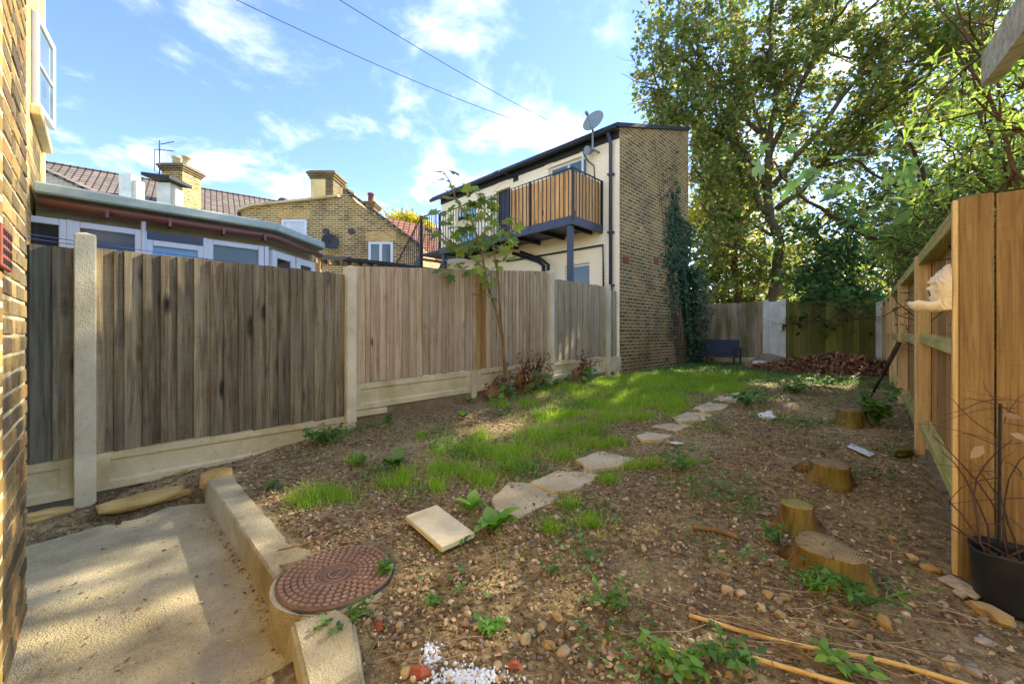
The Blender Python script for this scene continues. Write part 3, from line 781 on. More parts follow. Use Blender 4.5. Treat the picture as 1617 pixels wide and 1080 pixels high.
far_post(1236, .13, 2.20, 'white concrete post on the right of the narrow pair')
far_post(1388, .13, 2.06, 'white concrete post in the far right garden corner')
p, q = on_seg(1213, farL, farR), on_seg(1232, farL, farR); mb = MB(); z0, z1 = Vector((0, 0, .45)), Vector((0, 0, 2.14))
mb.hexa([p, p + fn * .03, q + fn * .03, q], [p + z1, p + fn * .03 + z1, q + fn * .03 + z1, q + z1])
T = Thing('concrete_infill', 'narrow pale concrete panel between two far fence posts', 'concrete panel', (p.x, p.y, .4))
T.part('slab', mb, MAT['conc_white'])
mb = MB(); w = q - p
mb.hexa([p + w * .2 + fn * .032 + Vector((0, 0, .7)), p + w * .2 + fn * .045 + Vector((0, 0, .7)), p + w * .8 + fn * .045 + Vector((0, 0, .7)), p + w * .8 + fn * .032 + Vector((0, 0, .7))],
        [p + w * .2 + fn * .032 + Vector((0, 0, 2.0)), p + w * .2 + fn * .045 + Vector((0, 0, 2.0)), p + w * .8 + fn * .045 + Vector((0, 0, 2.0)), p + w * .8 + fn * .032 + Vector((0, 0, 2.0))])
T.part('raised_panel', mb, MAT['conc_white'], bevel=.006)
p, q = on_seg(1084, farL, farR), on_seg(1206, farL, farR); mb = MB()
mb.hexa([p + Vector((0, 0, .3)), p + fn * .04 + Vector((0, 0, .3)), q + fn * .04 + Vector((0, 0, .3)), q + Vector((0, 0, .3))], [p + Vector((0, 0, .64)), p + fn * .04 + Vector((0, 0, .64)), q + fn * .04 + Vector((0, 0, .64)), q + Vector((0, 0, .64))])
solo('gravel_board', mb, MAT['conc_board'], 'concrete gravel board behind the bench', 'gravel board', base=(p.x, p.y, .3), bevel=.004)
p, q = on_seg(1239, farL, farR), on_seg(1384, farL, farR); mb = MB()
mb.hexa([p + Vector((0, 0, .2)), p + fn * .04 + Vector((0, 0, .2)), q + fn * .04 + Vector((0, 0, .2)), q + Vector((0, 0, .2))], [p + Vector((0, 0, .50)), p + fn * .04 + Vector((0, 0, .50)), q + fn * .04 + Vector((0, 0, .50)), q + Vector((0, 0, .50))])
solo('gravel_board', mb, MAT['conc_board'], 'concrete gravel board behind the leaf pile', 'gravel board', base=(p.x, p.y, .2), bevel=.004)

# ------------------------------------------------------------------ right fence: posts, rails and boards nailed together
RB = Gp(1396, 580, 9.6); RB.z = 0
rd = (RB - RA); RL = rd.length; rd.normalize(); rn = Vector((-rd.y, rd.x, 0))
if rn.x > 0: rn = -rn                                          # towards the garden
T = Thing('timber_fence', 'long brown close-board fence with green rails on the right', 'fence', (RA.x, RA.y, .15))
posts_t = [0.0] + [(on_seg(x, RA, RB) - RA).dot(rd) for x in (1454, 1424, 1409)] + [RL * .8, RL]
def rz(t): p = RA + rd * t; return soil(p.x, p.y)
def ztopR(t): return 1.90 + .14 * t / RL
def box_r(t0, t1, n0, n1, z0, z1, z0b=None, z1b=None):
    z0b = z0 if z0b is None else z0b; z1b = z1 if z1b is None else z1b
    a, b = RA + rd * t0, RA + rd * t1; k = Vector((0, 0, 1)); mb = MB()
    mb.hexa([a + rn * n0 + k * z0, a + rn * n1 + k * z0, b + rn * n1 + k * z0b, b + rn * n0 + k * z0b],
            [a + rn * n0 + k * z1, a + rn * n1 + k * z1, b + rn * n1 + k * z1b, b + rn * n0 + k * z1b])
    return mb
t = .10
while t < RL - .05:
    w = random.uniform(.105, .125); z0 = rz(t) - .03
    T.part('board', box_r(t - .01, t + w, -.075, -.058, z0, ztopR(t) + random.uniform(-.01, .01)), MAT['wood_brown'], bevel=.0012)
    t += w
for k, t in enumerate(posts_t[1:]):
    T.part('post', box_r(t - .05, t + .05, -.055, .035, rz(t) - .2, ztopR(t) + .0), MAT['wood_post'], bevel=.004)
for k in range(len(posts_t) - 1):
    a, b = posts_t[k] + .05, posts_t[k + 1] - .05
    za, zc_ = (rz(a) + .42, rz(b) + .36), (1.27, 1.30)
    for fz in ((.53, .60), (1.245, 1.28)):
        mb = box_r(a, b, -.057, .012, fz[0] - .04, fz[0] + .03, fz[1] - .04, fz[1] + .03)
        T.part('rail', mb, MAT['wood_rail'], bevel=.004)
    T.part('top_rail', box_r(a, b, -.08, .018, ztopR(a) - .07, ztopR(a) + .012, ztopR(b) - .07, ztopR(b) + .012), MAT['wood_rail'], bevel=.004)
    T.part('gravel_board', box_r(a, b, -.055, -.02, rz(a) - .15, rz(a) + .05, rz(b) - .15, rz(b) + .05), MAT['wood_dark'])
# return panel at the near right: post and wide orange boards facing the camera, running along +v
T = Thing('timber_screen', 'orange stained wide-board screen on the near right edge', 'fence', (RA.x, RA.y, .1))
zt = 1.94
mb = MB(); mb.box(RA.x - .008, RA.x + .098, RA.y - .03, RA.y + .07, .05, zt); T.part('post', mb, MAT['wood_orange'], bevel=.005)
mb = MB(); mb.box(RA.x - .027, RA.x - .0085, RA.y - .028, RA.y + .06, .05, zt - .01); T.part('trim', mb, MAT['wood_post'], bevel=.003)
for i in range(5):
    v0 = RA.x + .105 + i * .152; mb = MB(); mb.box(v0, v0 + .147, RA.y - .010 - .006 * (i % 2), RA.y + .002, .08, zt + random.uniform(-.006, .012))
    T.part('board', mb, MAT['wood_orange'], bevel=.002)
for zr in (.5, 1.2, 1.75):
    mb = MB(); mb.box(RA.x + .10, RA.x + .9, RA.y + .0025, RA.y + .05, zr - .04, zr + .04); T.part('rail', mb, MAT['wood_brown'], bevel=.003)

# ------------------------------------------------------------------ brick wall of the house on the left (each brick a piece)
HU, HV = -.24, 1.28
e = toG(W(44, 525, 1.94)); HV = e.x; HU = e.y
T = Thing('brick_house', 'near stock brick house wall at the left edge', 'house', (HV, HU, 0))
mb = MB(); mb.box(HV + .012, 7.5, HU - .32, HU - .008, -.1, 3.7); mb.box(HV + .03, HV + .28, HU - 5, HU - .33, -.1, 3.7)
T.part('wall', mb, MAT['mortar'])
def m_brick():
    x = M('weathered stock brick'); c = x.coords()
    r_ = x.objrand(); n = x.noise(c, 14, 6, .65); n2 = x.noise(c, 70, 5, .7)
    col = x.ramp(r_, [(0, srgb(84, 74, 54)), (.2, srgb(124, 104, 64)), (.4, srgb(160, 132, 76)), (.55, srgb(104, 92, 66)), (.7, srgb(172, 144, 90)), (.85, srgb(146, 106, 58)), (1, srgb(78, 72, 62))])
    col = x.mix(col, srgb(72, 64, 50), x.math('MULTIPLY', x.grey(n, .50, .68), .65))
    col = x.mix(col, srgb(206, 184, 132), x.math('MULTIPLY', x.grey(n2, .56, .72), .4))
    x.bump(x.math('ADD', n, n2), .8, .012); return x.done(col, .92)
MAT['brick'] = m_brick()
kinds = {}
for nm, L in (('stretcher', .212), ('header', .102)):
    kinds[nm] = []
    for s_ in range(5):
        mb = MB(); mb.box(0, L, -.09, .0, 0, .063)
        me = mb.mesh('brick', (0, 0, 0), .0045, False); rr = random.Random(s_ * 7 + int(L * 100))
        for p in me.vertices: p.co += Vector((rr.uniform(-.0018, .0018), rr.uniform(-.002, .002), rr.uniform(-.0018, .0018)))
        kinds[nm].append(me)
nb = 0
for row in range(56):
    z = row * .0745 - .03; v = HV + (0 if row % 2 else .0)
    first = 'header' if row % 2 == 0 else 'stretcher'; seq = first; k = 0
    while v < HV + .66:
        L = .212 if seq == 'stretcher' else .102
        if nb < 298 and z < 3.6:
            T.inst('brick', random.choice(kinds[seq]), MAT['brick'], (v + random.uniform(-.002, .002), HU - .004 + random.uniform(-.002, .0025), z + random.uniform(-.0015, .0015)), (0, 0, random.uniform(-.004, .004))); nb += 1
        v += L + .011; seq = 'stretcher' if (seq == 'header' and (k % 2 == 0 or row % 2)) else ('header' if row % 2 == 0 else 'stretcher'); k += 1
# upper courses out of view and the rest of the wall as one textured face
mb = MB(); mb.box(HV + .70, 7.4, HU - .03, HU - .001, 0, 3.6); mb.box(HV, HV + .69, HU - .06, HU - .002, 3.58, 3.68); T.part('brick_face', mb, MAT['brick_yellow'])
v_, z_ = onu(4, 393, HU)
mb = MB(); mb.box(v_ - .075, v_ + .14, HU + .001, HU + .014, z_ - .075, z_ + .07)
ab = T.part('air_brick', mb, MAT['terracotta'], bevel=.003)
for i in range(4):
    for j in range(4):
        mb = MB(); a = v_ - .06 + i * .048; b = z_ - .062 + j * .033; mb.box(a, a + .032, HU + .0135, HU + .0165, b, b + .018)
        T.part('vent_slot', mb, MAT['black'], parent=ab)
# ------------------------------------------------------------------ two-storey cream house with balcony (garden frame): facade u = HF, gable v = 0.02
HF, GV = 7.52, .03
HE = onv(1087, 400, GV)[0]                        # far end of the gable
T = Thing('balcony_house', 'cream two-storey house with balcony and dark brick gable', 'house', (GV, HF, .2))
zeF = onv(975, 199, GV)[1]; zeB = onv(1087, 207, GV)[1]
VL = onu(697, 312, HF)[0]                          # left end of the facade
# gable wall (brick), facade (painted), rear
mb = MB(); mb.prism([(GV, HF + .0, -.05), (GV, HE, -.05), (GV, HE, zeB), (GV, HF, zeF)], (-.22, 0, 0)); T.part('gable_wall', mb, MAT['brick_gable'])
def wall_with_holes(x0, x1, z0, z1, holes, y, th):
    """front wall in the v-z plane at u = y built from pieces around rectangular openings"""
    mb = MB(); xs = sorted({x0, x1, *[h[0] for h in holes], *[h[1] for h in holes]}); zs = sorted({z0, z1, *[h[2] for h in holes], *[h[3] for h in holes]})
    for i in range(len(xs) - 1):
        for j in range(len(zs) - 1):
            cx, cz = (xs[i] + xs[i+1]) / 2, (zs[j] + zs[j+1]) / 2
            if any(h[0] < cx < h[1] and h[2] < cz < h[3] for h in holes): continue
            a, b, c_, d = xs[i], xs[i+1], zs[j], zs[j+1]
            mb.add([(a, y, c_), (b, y, c_), (b, y, d), (a, y, d)], [(0, 1, 2, 3)])
            mb.add([(a, y + th, c_), (b, y + th, c_), (b, y + th, d), (a, y + th, d)], [(3, 2, 1, 0)])
    for h in holes:
        a, b, c_, d = h
        mb.add([(a, y, c_), (b, y, c_), (b, y, d), (a, y, d), (a, y + th, c_), (b, y + th, c_), (b, y + th, d), (a, y + th, d)],
               [(0, 1, 5, 4), (1, 2, 6, 5), (2, 3, 7, 6), (3, 0, 4, 7)])
    return mb
def hole(xa, xb, ya, yb, u):
    va, _ = onu(xa, 500, u); vb, _ = onu(xb, 500, u); zt_ = onu((xa + xb) / 2, ya, u)[1]; zb_ = onu((xa + xb) / 2, yb, u)[1]
    return [va, vb, zb_, zt_]
h_up = hole(866, 926, 255, 300, HF); h_up[2] = h_up[3] - 1.15
h_dn = hole(892, 931, 417, 470, HF); h_dn[2] = h_dn[3] - 1.25
h_door = hole(783, 806, 299, 372, HF); h_door[2] = 3.52
h_l = hole(722, 752, 326, 352, HF); h_l[2] = 3.55
holes = [h_up, h_dn, h_door, h_l]
xs0, xs1 = VL, GV - .001
mb = wall_with_holes(xs0, xs1, -.05, zeF - .05, holes, HF - .004, .2); T.part('facade', mb, MAT['paint_cream'])
mb = MB(); mb.box(VL, GV - .23, HE - .22, HE - .005, -.05, zeB - .02); T.part('rear_wall', mb, MAT['brick_gable'])
mb = MB(); mb.prism([(VL, HF + .2, -.05), (VL, HE, -.05), (VL, HE, zeB), (VL, HF + .2, zeF)], (.2, 0, 0)); T.part('end_wall', mb, MAT['paint_cream'])
# roof slab, verge, gutter, downpipe
k = (zeB - zeF) / (HE - HF)
mb = MB(); mb.hexa([(VL - .3, HF - .18, zeF - .18 * k), (GV + .05, HF - .18, zeF - .18 * k), (GV + .05, HE + .05, zeB + .05 * k), (VL - .3, HE + .05, zeB + .05 * k)],
                   [(VL - .3, HF - .18, zeF - .18 * k + .09), (GV + .05, HF - .18, zeF - .18 * k + .09), (GV + .05, HE + .05, zeB + .05 * k + .09), (VL - .3, HE + .05, zeB + .05 * k + .09)])
roof = T.part('roof', mb, MAT['blackroof'], bevel=.008)
mb = MB(); mb.tube([(VL - .3, HF - .20, zeF - .07), (GV + .02, HF - .20, zeF - .07)], .055, 10); T.part('gutter', mb, MAT['black'], smooth=True)
mb = MB(); mb.box(VL, GV - .002, HF - .03, HF - .0045, zeF - .22, zeF - .055); T.part('fascia', mb, MAT['blackroof'])
vd = onu(965, 300, HF - .05)[0]
mb = MB(); mb.tube([(vd, HF - .18, zeF - .1), (vd, HF - .07, zeF - .3), (vd, HF - .07, .4)], .038, 10); dp = T.part('downpipe', mb, MAT['navy'], smooth=True)
for z in (4.6, 3.4, 2.3):
    mb = MB(); mb.box(vd - .06, vd + .06, HF - .11, HF - .0045, z - .02, z + .02); T.part('pipe_bracket', mb, MAT['navy'], parent=dp)
# windows
def window(T, h, u, mats, split=0, arch=False, fw=.055, parent=None, depth=.07, pane_mat=None, top_bar=None):
    a, b, z0, z1 = h; y = u + depth; mb = MB()
    mb.box(a, a + fw, y, y + .05, z0, z1); mb.box(b - fw, b, y, y + .05, z0, z1)
    mb.box(a + fw, b - fw, y + .001, y + .049, z0, z0 + fw); mb.box(a + fw, b - fw, y + .001, y + .049, z1 - fw, z1)
    for i in range(1, split + 1):
        x = a + (b - a) * i / (split + 1); mb.box(x - fw * .5, x + fw * .5, y + .002, y + .048, z0 + fw, z1 - fw)
    if top_bar: mb.box(a + fw, b - fw, y + .003, y + .047, z1 - top_bar - fw * .6, z1 - top_bar)
    w = T.part('window', mb, mats, bevel=.004)
    mb = MB(); mb.box(a + .01, b - .01, y + .022, y + .030, z0 + .01, z1 - .01); T.part('pane', mb, pane_mat or MAT['glass'], parent=w)
    return w
w = window(T, h_up, HF, MAT['upvc'], 1, pane_mat=MAT['glass_reflect'])
window(T, h_dn, HF, MAT['upvc'], 0, pane_mat=MAT['glass_reflect'])
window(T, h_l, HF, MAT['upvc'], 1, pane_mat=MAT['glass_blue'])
a, b, z0, z1 = h_door
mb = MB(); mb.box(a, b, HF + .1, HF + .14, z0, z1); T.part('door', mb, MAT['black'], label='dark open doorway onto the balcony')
mb = MB(); p0 = Vector((h_up[1] - .05, HF + .06, h_up[2])); ang = 1.05         # open top-hung sash
dx, dy = -.30, -.22
mb.hexa([(h_up[1] - .08, HF - .02, h_up[2] + .3), (h_up[1] - .08, HF + .02, h_up[2] + .3), (h_up[1] - .08, HF + .02, h_up[3] - .1), (h_up[1] - .08, HF - .02, h_up[3] - .1)],
        [(h_up[1] - .08 + .16, HF - .30, h_up[2] + .3), (h_up[1] - .08 + .19, HF - .27, h_up[2] + .3), (h_up[1] - .08 + .19, HF - .27, h_up[3] - .1), (h_up[1] - .08 + .16, HF - .30, h_up[3] - .1)])
T.part('open_sash', mb, MAT['upvc'], bevel=.006, label='white window sash standing open above the balcony')
# arched lintels over the windows
def arch(h, u, mat, rise=.16, th=.10, proud=.02):
    a, b, z1 = h[0] - .1, h[1] + .1, h[3]; n = 14; mb = MB(); lo, hi = [], []
    for i in range(n + 1):
        t = i / n; x = a + (b - a) * t; z = z1 + rise * (1 - (2 * t - 1) ** 2) - .02
        lo.append((x, z)); hi.append((x, z + th))
    for i in range(n):
        mb.hexa([(lo[i][0], u - proud, lo[i][1]), (lo[i+1][0], u - proud, lo[i+1][1]), (lo[i+1][0], u + .05, lo[i+1][1]), (lo[i][0], u + .05, lo[i][1])],
                [(hi[i][0], u - proud, hi[i][1]), (hi[i+1][0], u - proud, hi[i+1][1]), (hi[i+1][0], u + .05, hi[i+1][1]), (hi[i][0], u + .05, hi[i][1])])
    return mb
for h in (h_up, h_dn, h_l, h_door): T.part('arched_lintel', arch(h, HF - .004, None), MAT['paint_cream'])
# balcony
BV0 = onu(952, 330, HF - .02)[0]; BV1 = onu(693, 380, 6.44)[0]; BU = 6.44
zfl = 3.40; zrail = onu(904, 264, BU)[1]; zdeck = onu(904, 340, BU)[1]
zfl = zdeck - .17
bal = T.part('balcony', (lambda m: (m.box(BV1, BV0, BU, BU + .06, zfl, zdeck), m.box(BV0 - .06, BV0, BU + .061, HF - .006, zfl + .002, zdeck - .002), m.box(BV1, BV1 + .06, BU + .061, HF - .006, zfl + .002, zdeck - .002), m)[-1])(MB()), MAT['navy'], bevel=.004)
mb = MB(); mb.box(BV1 + .061, BV0 - .061, BU + .061, HF - .01, zdeck - .06, zdeck - .02); T.part('deck', mb, MAT['navy'], parent=bal)
for i in range(6):
    x = BV1 + (BV0 - BV1) * (i + .6) / 6; mb = MB(); mb.box(x - .03, x + .03, BU + .062, HF - .01, zfl + .02, zdeck - .065); T.part('joist', mb, MAT['black'], parent=bal)
mb = MB(); mb.tube([(BV0 - .02, HF - .01, zrail), (BV0 - .02, BU + .02, zrail), (BV1, BU + .02, zrail)], .018, 6); T.part('handrail', mb, MAT['black'], parent=bal)
mb = MB(); mb.box(0, .014, 0, .014, 0, zrail - zdeck); bal_me = mb.mesh('baluster')
x = BV1 + .05
nbal = 0
while x < BV0 - .03:
    T.inst('baluster', bal_me, MAT['black'], (x, BU + .012, zdeck), parent=bal); x += .112; nbal += 1
y = BU + .12
while y < HF - .05:
    T.inst('baluster', bal_me, MAT['black'], (BV0 - .027, y, zdeck), parent=bal); y += .112
for (vv, uu) in ((BV0 - .02, BU + .02), (onu(803, 330, BU)[0], BU + .02), (onu(836, 330, BU)[0], BU + .02), (BV1, BU + .02), (BV0 - .02, HF - .03)):
    mb = MB(); mb.box(vv - .022, vv + .022, uu - .022, uu + .022, zdeck - .1, zrail + .01); T.part('newel', mb, MAT['black'], parent=bal)
# timber screening boards behind the balusters
mb = MB(); mb.box(0, .092, 0, .016, 0, zrail - zdeck - .05); scr = mb.mesh('screen_board', bevel=.002)
mb = MB(); mb.box(0, .016, 0, .092, 0, zrail - zdeck - .05); scr2 = mb.mesh('screen_board', bevel=.002)
x = onu(804, 330, BU)[0]
while x < BV0 - .12:
    T.inst('screen_board', scr, MAT['wood_screen'], (x, BU + .045 + random.uniform(0, .006), zdeck + .02), parent=bal); x += .096
y = BU + .075
while y < HF - .12:
    T.inst('screen_board', scr2, MAT['wood_screen'], (BV0 - .07 + random.uniform(0, .005), y, zdeck + .02), parent=bal); y += .096
mb = MB(); mb.box(BV0 - .17, BV0 - .07, BU + .02, BU + .12, -.05, zfl - .002); T.part('support_post', mb, MAT['navy'], bevel=.005)
mb = MB(); mb.box(BV1 + .1, BV1 + .2, BU + .02, BU + .12, -.05, zfl - .002); T.part('support_post', mb, MAT['navy'], bevel=.005)
# pipes below the balcony
pts = [(810, 400), (850, 413), (858, 420), (858, 470)]
mb = MB(); mb.tube([(*((lambda q: (q[0], HF - .09, q[1]))(onu(x_, y_, HF - .09))),) for x_, y_ in pts], .045, 8); T.part('soil_pipe', mb, MAT['black'], smooth=True)
pts = [(822, 398), (855, 410), (866, 418), (866, 470)]
mb = MB(); mb.tube([(*((lambda q: (q[0], HF - .2, q[1]))(onu(x_, y_, HF - .2))),) for x_, y_ in pts], .038, 8); T.part('waste_pipe', mb, MAT['black'], smooth=True)
pts = [(800, 413), (952, 387), (953, 470)]
mb = MB(); mb.tube([(*((lambda q: (q[0], HF - .04, q[1]))(onu(x_, y_, HF - .04))),) for x_, y_ in pts], .022, 8); T.part('thin_pipe', mb, MAT['black'], smooth=True)
for (px, py) in ((988, 411), (1036, 413)):
    u_, z_ = onv(px, py, GV); mb = MB(); mb.box(GV + .001, GV + .012, u_ - .11, u_ + .11, z_ - .07, z_ + .07); T.part('air_brick', mb, MAT['terracotta'], label='dark red air brick in the gable')
# planter trough on the balcony rail
va, z_ = onu(735, 352, BU - .12)
pt = Thing('planter_box', 'pale trough of green plants hanging on the balcony railing', 'planter', (va, BU - .12, z_))
mb = MB(); mb.hexa([(va - .28, BU - .17, z_ - .15), (va + .28, BU - .17, z_ - .15), (va + .28, BU - .01, z_ - .15), (va - .28, BU - .01, z_ - .15)], [(va - .31, BU - .2, z_ + .06), (va + .31, BU - .2, z_ + .06), (va + .31, BU - .0, z_ + .06), (va - .31, BU - .0, z_ + .06)]); pt.part('trough', mb, MAT['conc_board'], bevel=.008)
n_ = 160; P = np.stack([rng.uniform(va - .28, va + .28, n_), rng.uniform(BU - .18, BU - .02, n_), rng.uniform(z_ + .03, z_ + .16, n_)], 1)
V_, F_ = scatter(*OVAL, P, basis(rand_unit(n_) + np.array([0, 0, .8]), rand_unit(n_)), rng.uniform(.05, .11, n_))
MAT['leaf_dark'] = m_leaf('dark green leaves', [srgb(48, 72, 36), srgb(74, 104, 54), srgb(100, 130, 70)], .4)
pt.part('plants', fastmesh('plants', V_, F_, pt.base), MAT['leaf_dark'])
# satellite dish and its mast, security lamp
v_, z_ = onu(936, 232, HF - .25); vdish, zdish = onu(936, 191, HF - .35)
D = Thing('satellite_dish', 'round grey satellite dish on a mast above the gutter', 'satellite dish', (v_, HF - .2, z_))
mb = MB(); mb.tube([(v_, HF - .01, z_ - .05), (v_, HF - .25, z_ - .05), (v_ + .02, HF - .28, zdish)], .022, 8); D.part('mast', mb, MAT['dish'])
ax = (toG((0, 0, 0)) - toG((0, 0, 0))); dn = Vector((.05, -.9, .32)).normalized()
mb = MB(); pr = [(r_, .35 * r_ * r_) for r_ in (.0001, .05, .10, .15, .20, .235)]
tmp = MB(); tmp.lathe((0, 0, 0), pr, 28, cap=False); q = dn.to_track_quat('Z', 'Y').to_matrix()
tmp.v = [q @ p + Vector((vdish, HF - .33, zdish)) for p in tmp.v]; o_ = D.part('reflector', tmp, MAT['dish'], smooth=True)
sol = o_.modifiers.new('thickness', 'SOLIDIFY'); sol.thickness = .008
c_ = Vector((vdish, HF - .33, zdish)); mb = MB(); mb.tube([c_ + q @ Vector((0, -.21, .02)), c_ + q @ Vector((0, -.04, .26))], .012, 6); mb.tube([c_ + q @ Vector((0, -.04, .22)), c_ + q @ Vector((0, -.03, .30))], .032, 8); D.part('receiver_arm', mb, MAT['dish'])
v2, z2 = onu(931, 236, HF - .12)
L_ = Thing('security_lamp', 'small round grey lamp on the wall under the satellite dish', 'lamp', (v2, HF - .1, z2))
mb = MB(); mb.tube([(v2, HF - .005, z2), (v2, HF - .1, z2)], .03, 8); L_.part('bracket', mb, MAT['black'])
mb = MB(); mb.tube([(v2, HF - .10, z2 - .02), (v2 - .02, HF - .20, z2 - .05)], [.085, .10], 14); L_.part('lamp_head', mb, MAT['dish'], smooth=False, bevel=.008)
mb = MB(); cp = [(920, 232), (922, 245), (930, 256), (938, 262), (939, 285)]
mb.tube([(*((lambda q_: (q_[0], HF - .02, q_[1]))(onu(x_, y_, HF - .02))),) for x_, y_ in cp], .012, 5); solo('wall_cable', mb, MAT['cable'], 'loose black cable curling down the cream wall by the dish', 'cable', base=(v2, HF, z2))
v3, z3 = onu(806, 279, HF - .1); v4, z4 = onu(788, 276, HF - .4)
B_ = Thing('wall_light', 'black bracket light on the cream wall above the balcony door', 'lamp', (v3, HF, z3))
mb = MB(); mb.tube([(v3, HF - .005, z3), (v3, HF - .25, z3 + .03), (v4, HF - .45, z4 + .05)], .02, 6); B_.part('arm', mb, MAT['black'])
mb = MB(); mb.box(v4 - .10, v4 + .10, HF - .52, HF - .38, z4 - .02, z4 + .06); B_.part('lamp_head', mb, MAT['black'], bevel=.01)
mb = MB(); a_, zz_ = onu(815, 282, HF); mb.box(a_ - .09, a_ + .09, HF - .02, HF - .005, zz_ - .08, zz_ + .08); solo('wall_vent', mb, MAT['black'], 'small square vent in the cream wall by the bracket light', 'vent', base=(a_, HF, zz_), bevel=.004)

# ------------------------------------------------------------------ black metal staircase beyond the fence, running down from the balcony
S_ = Thing('metal_staircase', 'black railed metal staircase descending left of the balcony', 'staircase', (BV1 - 1, BU + .5, 0))
su = BU + .05; steps = 9; vtop = BV1 - .95; ztop = zdeck - .02
mb = MB(); mb.box(vtop, BV1 - .005, su, su + .9, ztop - .06, ztop); S_.part('landing', mb, MAT['navy'], bevel=.004)
vend = vtop - 2.2; zend = ztop - 1.85
for i in range(steps):
    t = (i + .5) / steps; vv = vtop + (vend - vtop) * t; z = ztop + (zend - ztop) * t
    mb = MB(); mb.box(vv - .13, vv + .13, su + .03, su + .87, z - .03, z); S_.part('tread', mb, MAT['navy'])
for du in (0.0, .88):
    mb = MB(); mb.beam((vtop, su + du, ztop - .08), (vend, su + du, zend - .08), .02, .2); S_.part('stringer', mb, MAT['navy'])
mb = MB(); mb.tube([(BV1, su, ztop + 1.05), (vtop, su, ztop + 1.05), (vend, su, zend + 1.05)], .02, 6); S_.part('handrail', mb, MAT['black'])
mb = MB(); mb.box(-.007, .007, -.007, .007, 0, 1.05); bm_ = mb.mesh('baluster')
x = BV1 - .08
while x > vend:
    z = ztop if x > vtop else ztop + (zend - ztop) * (x - vtop) / (vend - vtop)
    S_.inst('baluster', bm_, MAT['black'], (x, su, z - .02)); x -= .11
for x in (vtop, vend):
    z = ztop if x > vend + .5 else zend
    mb = MB(); mb.box(x - .03, x + .03, su - .03, su + .03, -.05, z + 1.1); S_.part('newel', mb, MAT['black'])

# ------------------------------------------------------------------ white conservatory extension behind the fence
CV = -1.35
ub = onv(422, 372, CV)[0]; u0 = -.40; z_e = 2.46
p2 = toG(W(497, 405, (z_e - CAMZ) * FPX / (HY - 405)))
E = Thing('conservatory', 'white windowed extension with brown gutter behind the dark fence', 'building', (CV, ub, 0))
zg = onv(200, 340, CV)[1]
gz = lambda px, py: onv(px, py, CV)[1]
zgut = gz(330, 362); zhead = gz(330, 378); 
mb = MB(); mb.prism([(CV - .02, u0, 0), (CV - .02, ub, 0), (p2.x - .02, p2.y, 0), (p2.x - 3.0, p2.y, 0), (CV - 3.0, u0, 0)], (0, 0, 1.0)); E.part('plinth_wall', mb, MAT['paint_white'])
mb = MB(); mb.prism([(CV - .10, u0, zhead + .005), (CV - .10, ub + .0, zhead + .005), (p2.x - .10, p2.y, zhead + .005), (p2.x - 3.0, p2.y, zhead + .005), (CV - 3.0, u0, zhead + .005)], (0, 0, zgut + .05 - zhead)); E.part('fascia', mb, MAT['fascia_wood'])
ov = .14
mb = MB(); mb.prism([(CV + ov, u0, zgut + .075), (CV + ov, ub + .06, zgut + .075), (p2.x + ov, p2.y + .1, zgut + .075), (p2.x - 3.0, p2.y + .1, zgut + .075), (CV - 3.0, u0, zgut + .075)], (0, 0, .10)); E.part('roof_edge', mb, MAT['fascia'], bevel=.015)
mb = MB(); gp = [(CV + .08, u0 + .02, zgut + .01), (CV + .08, ub + .03, zgut), (p2.x + .08, p2.y + .05, zgut - .01)]
mb.tube(gp, .043, 10); E.part('gutter', mb, MAT['gutter'], smooth=True)
for t in (.25, .5, .75, .97):
    u_ = u0 + (ub - u0) * t; mb = MB(); mb.box(CV + .0, CV + .145, u_ - .012, u_ + .012, zgut - .06, zgut + .012); E.part('gutter_bracket', mb, MAT['gutter'])
udp = onv(226, 370, CV)[0]; mb = MB(); mb.tube([(CV + .07, udp, zgut - .02), (CV + .03, udp, zgut - .14), (CV + .03, udp, .9)], .02, 6); E.part('downpipe', mb, MAT['upvc'])
def cwin(ax, ay, bx, by, z0, z1, glass, fw=.06):
    """window between two plan points"""
    a, b = Vector((ax, ay, 0)), Vector((bx, by, 0)); d = (b - a).normalized(); nrm = Vector((d.y, -d.x, 0)); L = (b - a).length; mb = MB()
    def bar(s0, s1, q0, q1, n0=-.03, n1=.03):
        k = Vector((0, 0, 1)); A_, B__ = a + d * s0, a + d * s1
        mb.hexa([A_ + nrm * n0 + k * q0, A_ + nrm * n1 + k * q0, B__ + nrm * n1 + k * q0, B__ + nrm * n0 + k * q0], [A_ + nrm * n0 + k * q1, A_ + nrm * n1 + k * q1, B__ + nrm * n1 + k * q1, B__ + nrm * n0 + k * q1])
    bar(0, fw, z0, z1); bar(L - fw, L, z0, z1); bar(fw, L - fw, z0, z0 + fw, -.029, .029); bar(fw, L - fw, z1 - fw, z1, -.029, .029)
    w = E.part('window', mb, MAT['upvc'], bevel=.006)
    mb = MB(); bar(fw - .01, L - fw + .01, z0 + fw - .01, z1 - fw + .01, -.006, .004); E.part('pane', mb, glass, parent=w)
wx = [(-20, 108, 'glass'), (112, 225, 'glass'), (229, 322, 'glass_blue'), (326, 416, 'glass_reflect')]
for a_, b_, gl in wx:
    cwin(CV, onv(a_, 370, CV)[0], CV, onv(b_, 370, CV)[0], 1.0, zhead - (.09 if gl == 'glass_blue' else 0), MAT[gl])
    if gl == 'glass_blue':
        mb = MB(); mb.box(CV - .03, CV + .02, onv(a_, 370, CV)[0], onv(b_, 370, CV)[0], zhead - .088, zhead); E.part('dark_fanlight', mb, MAT['glass'])
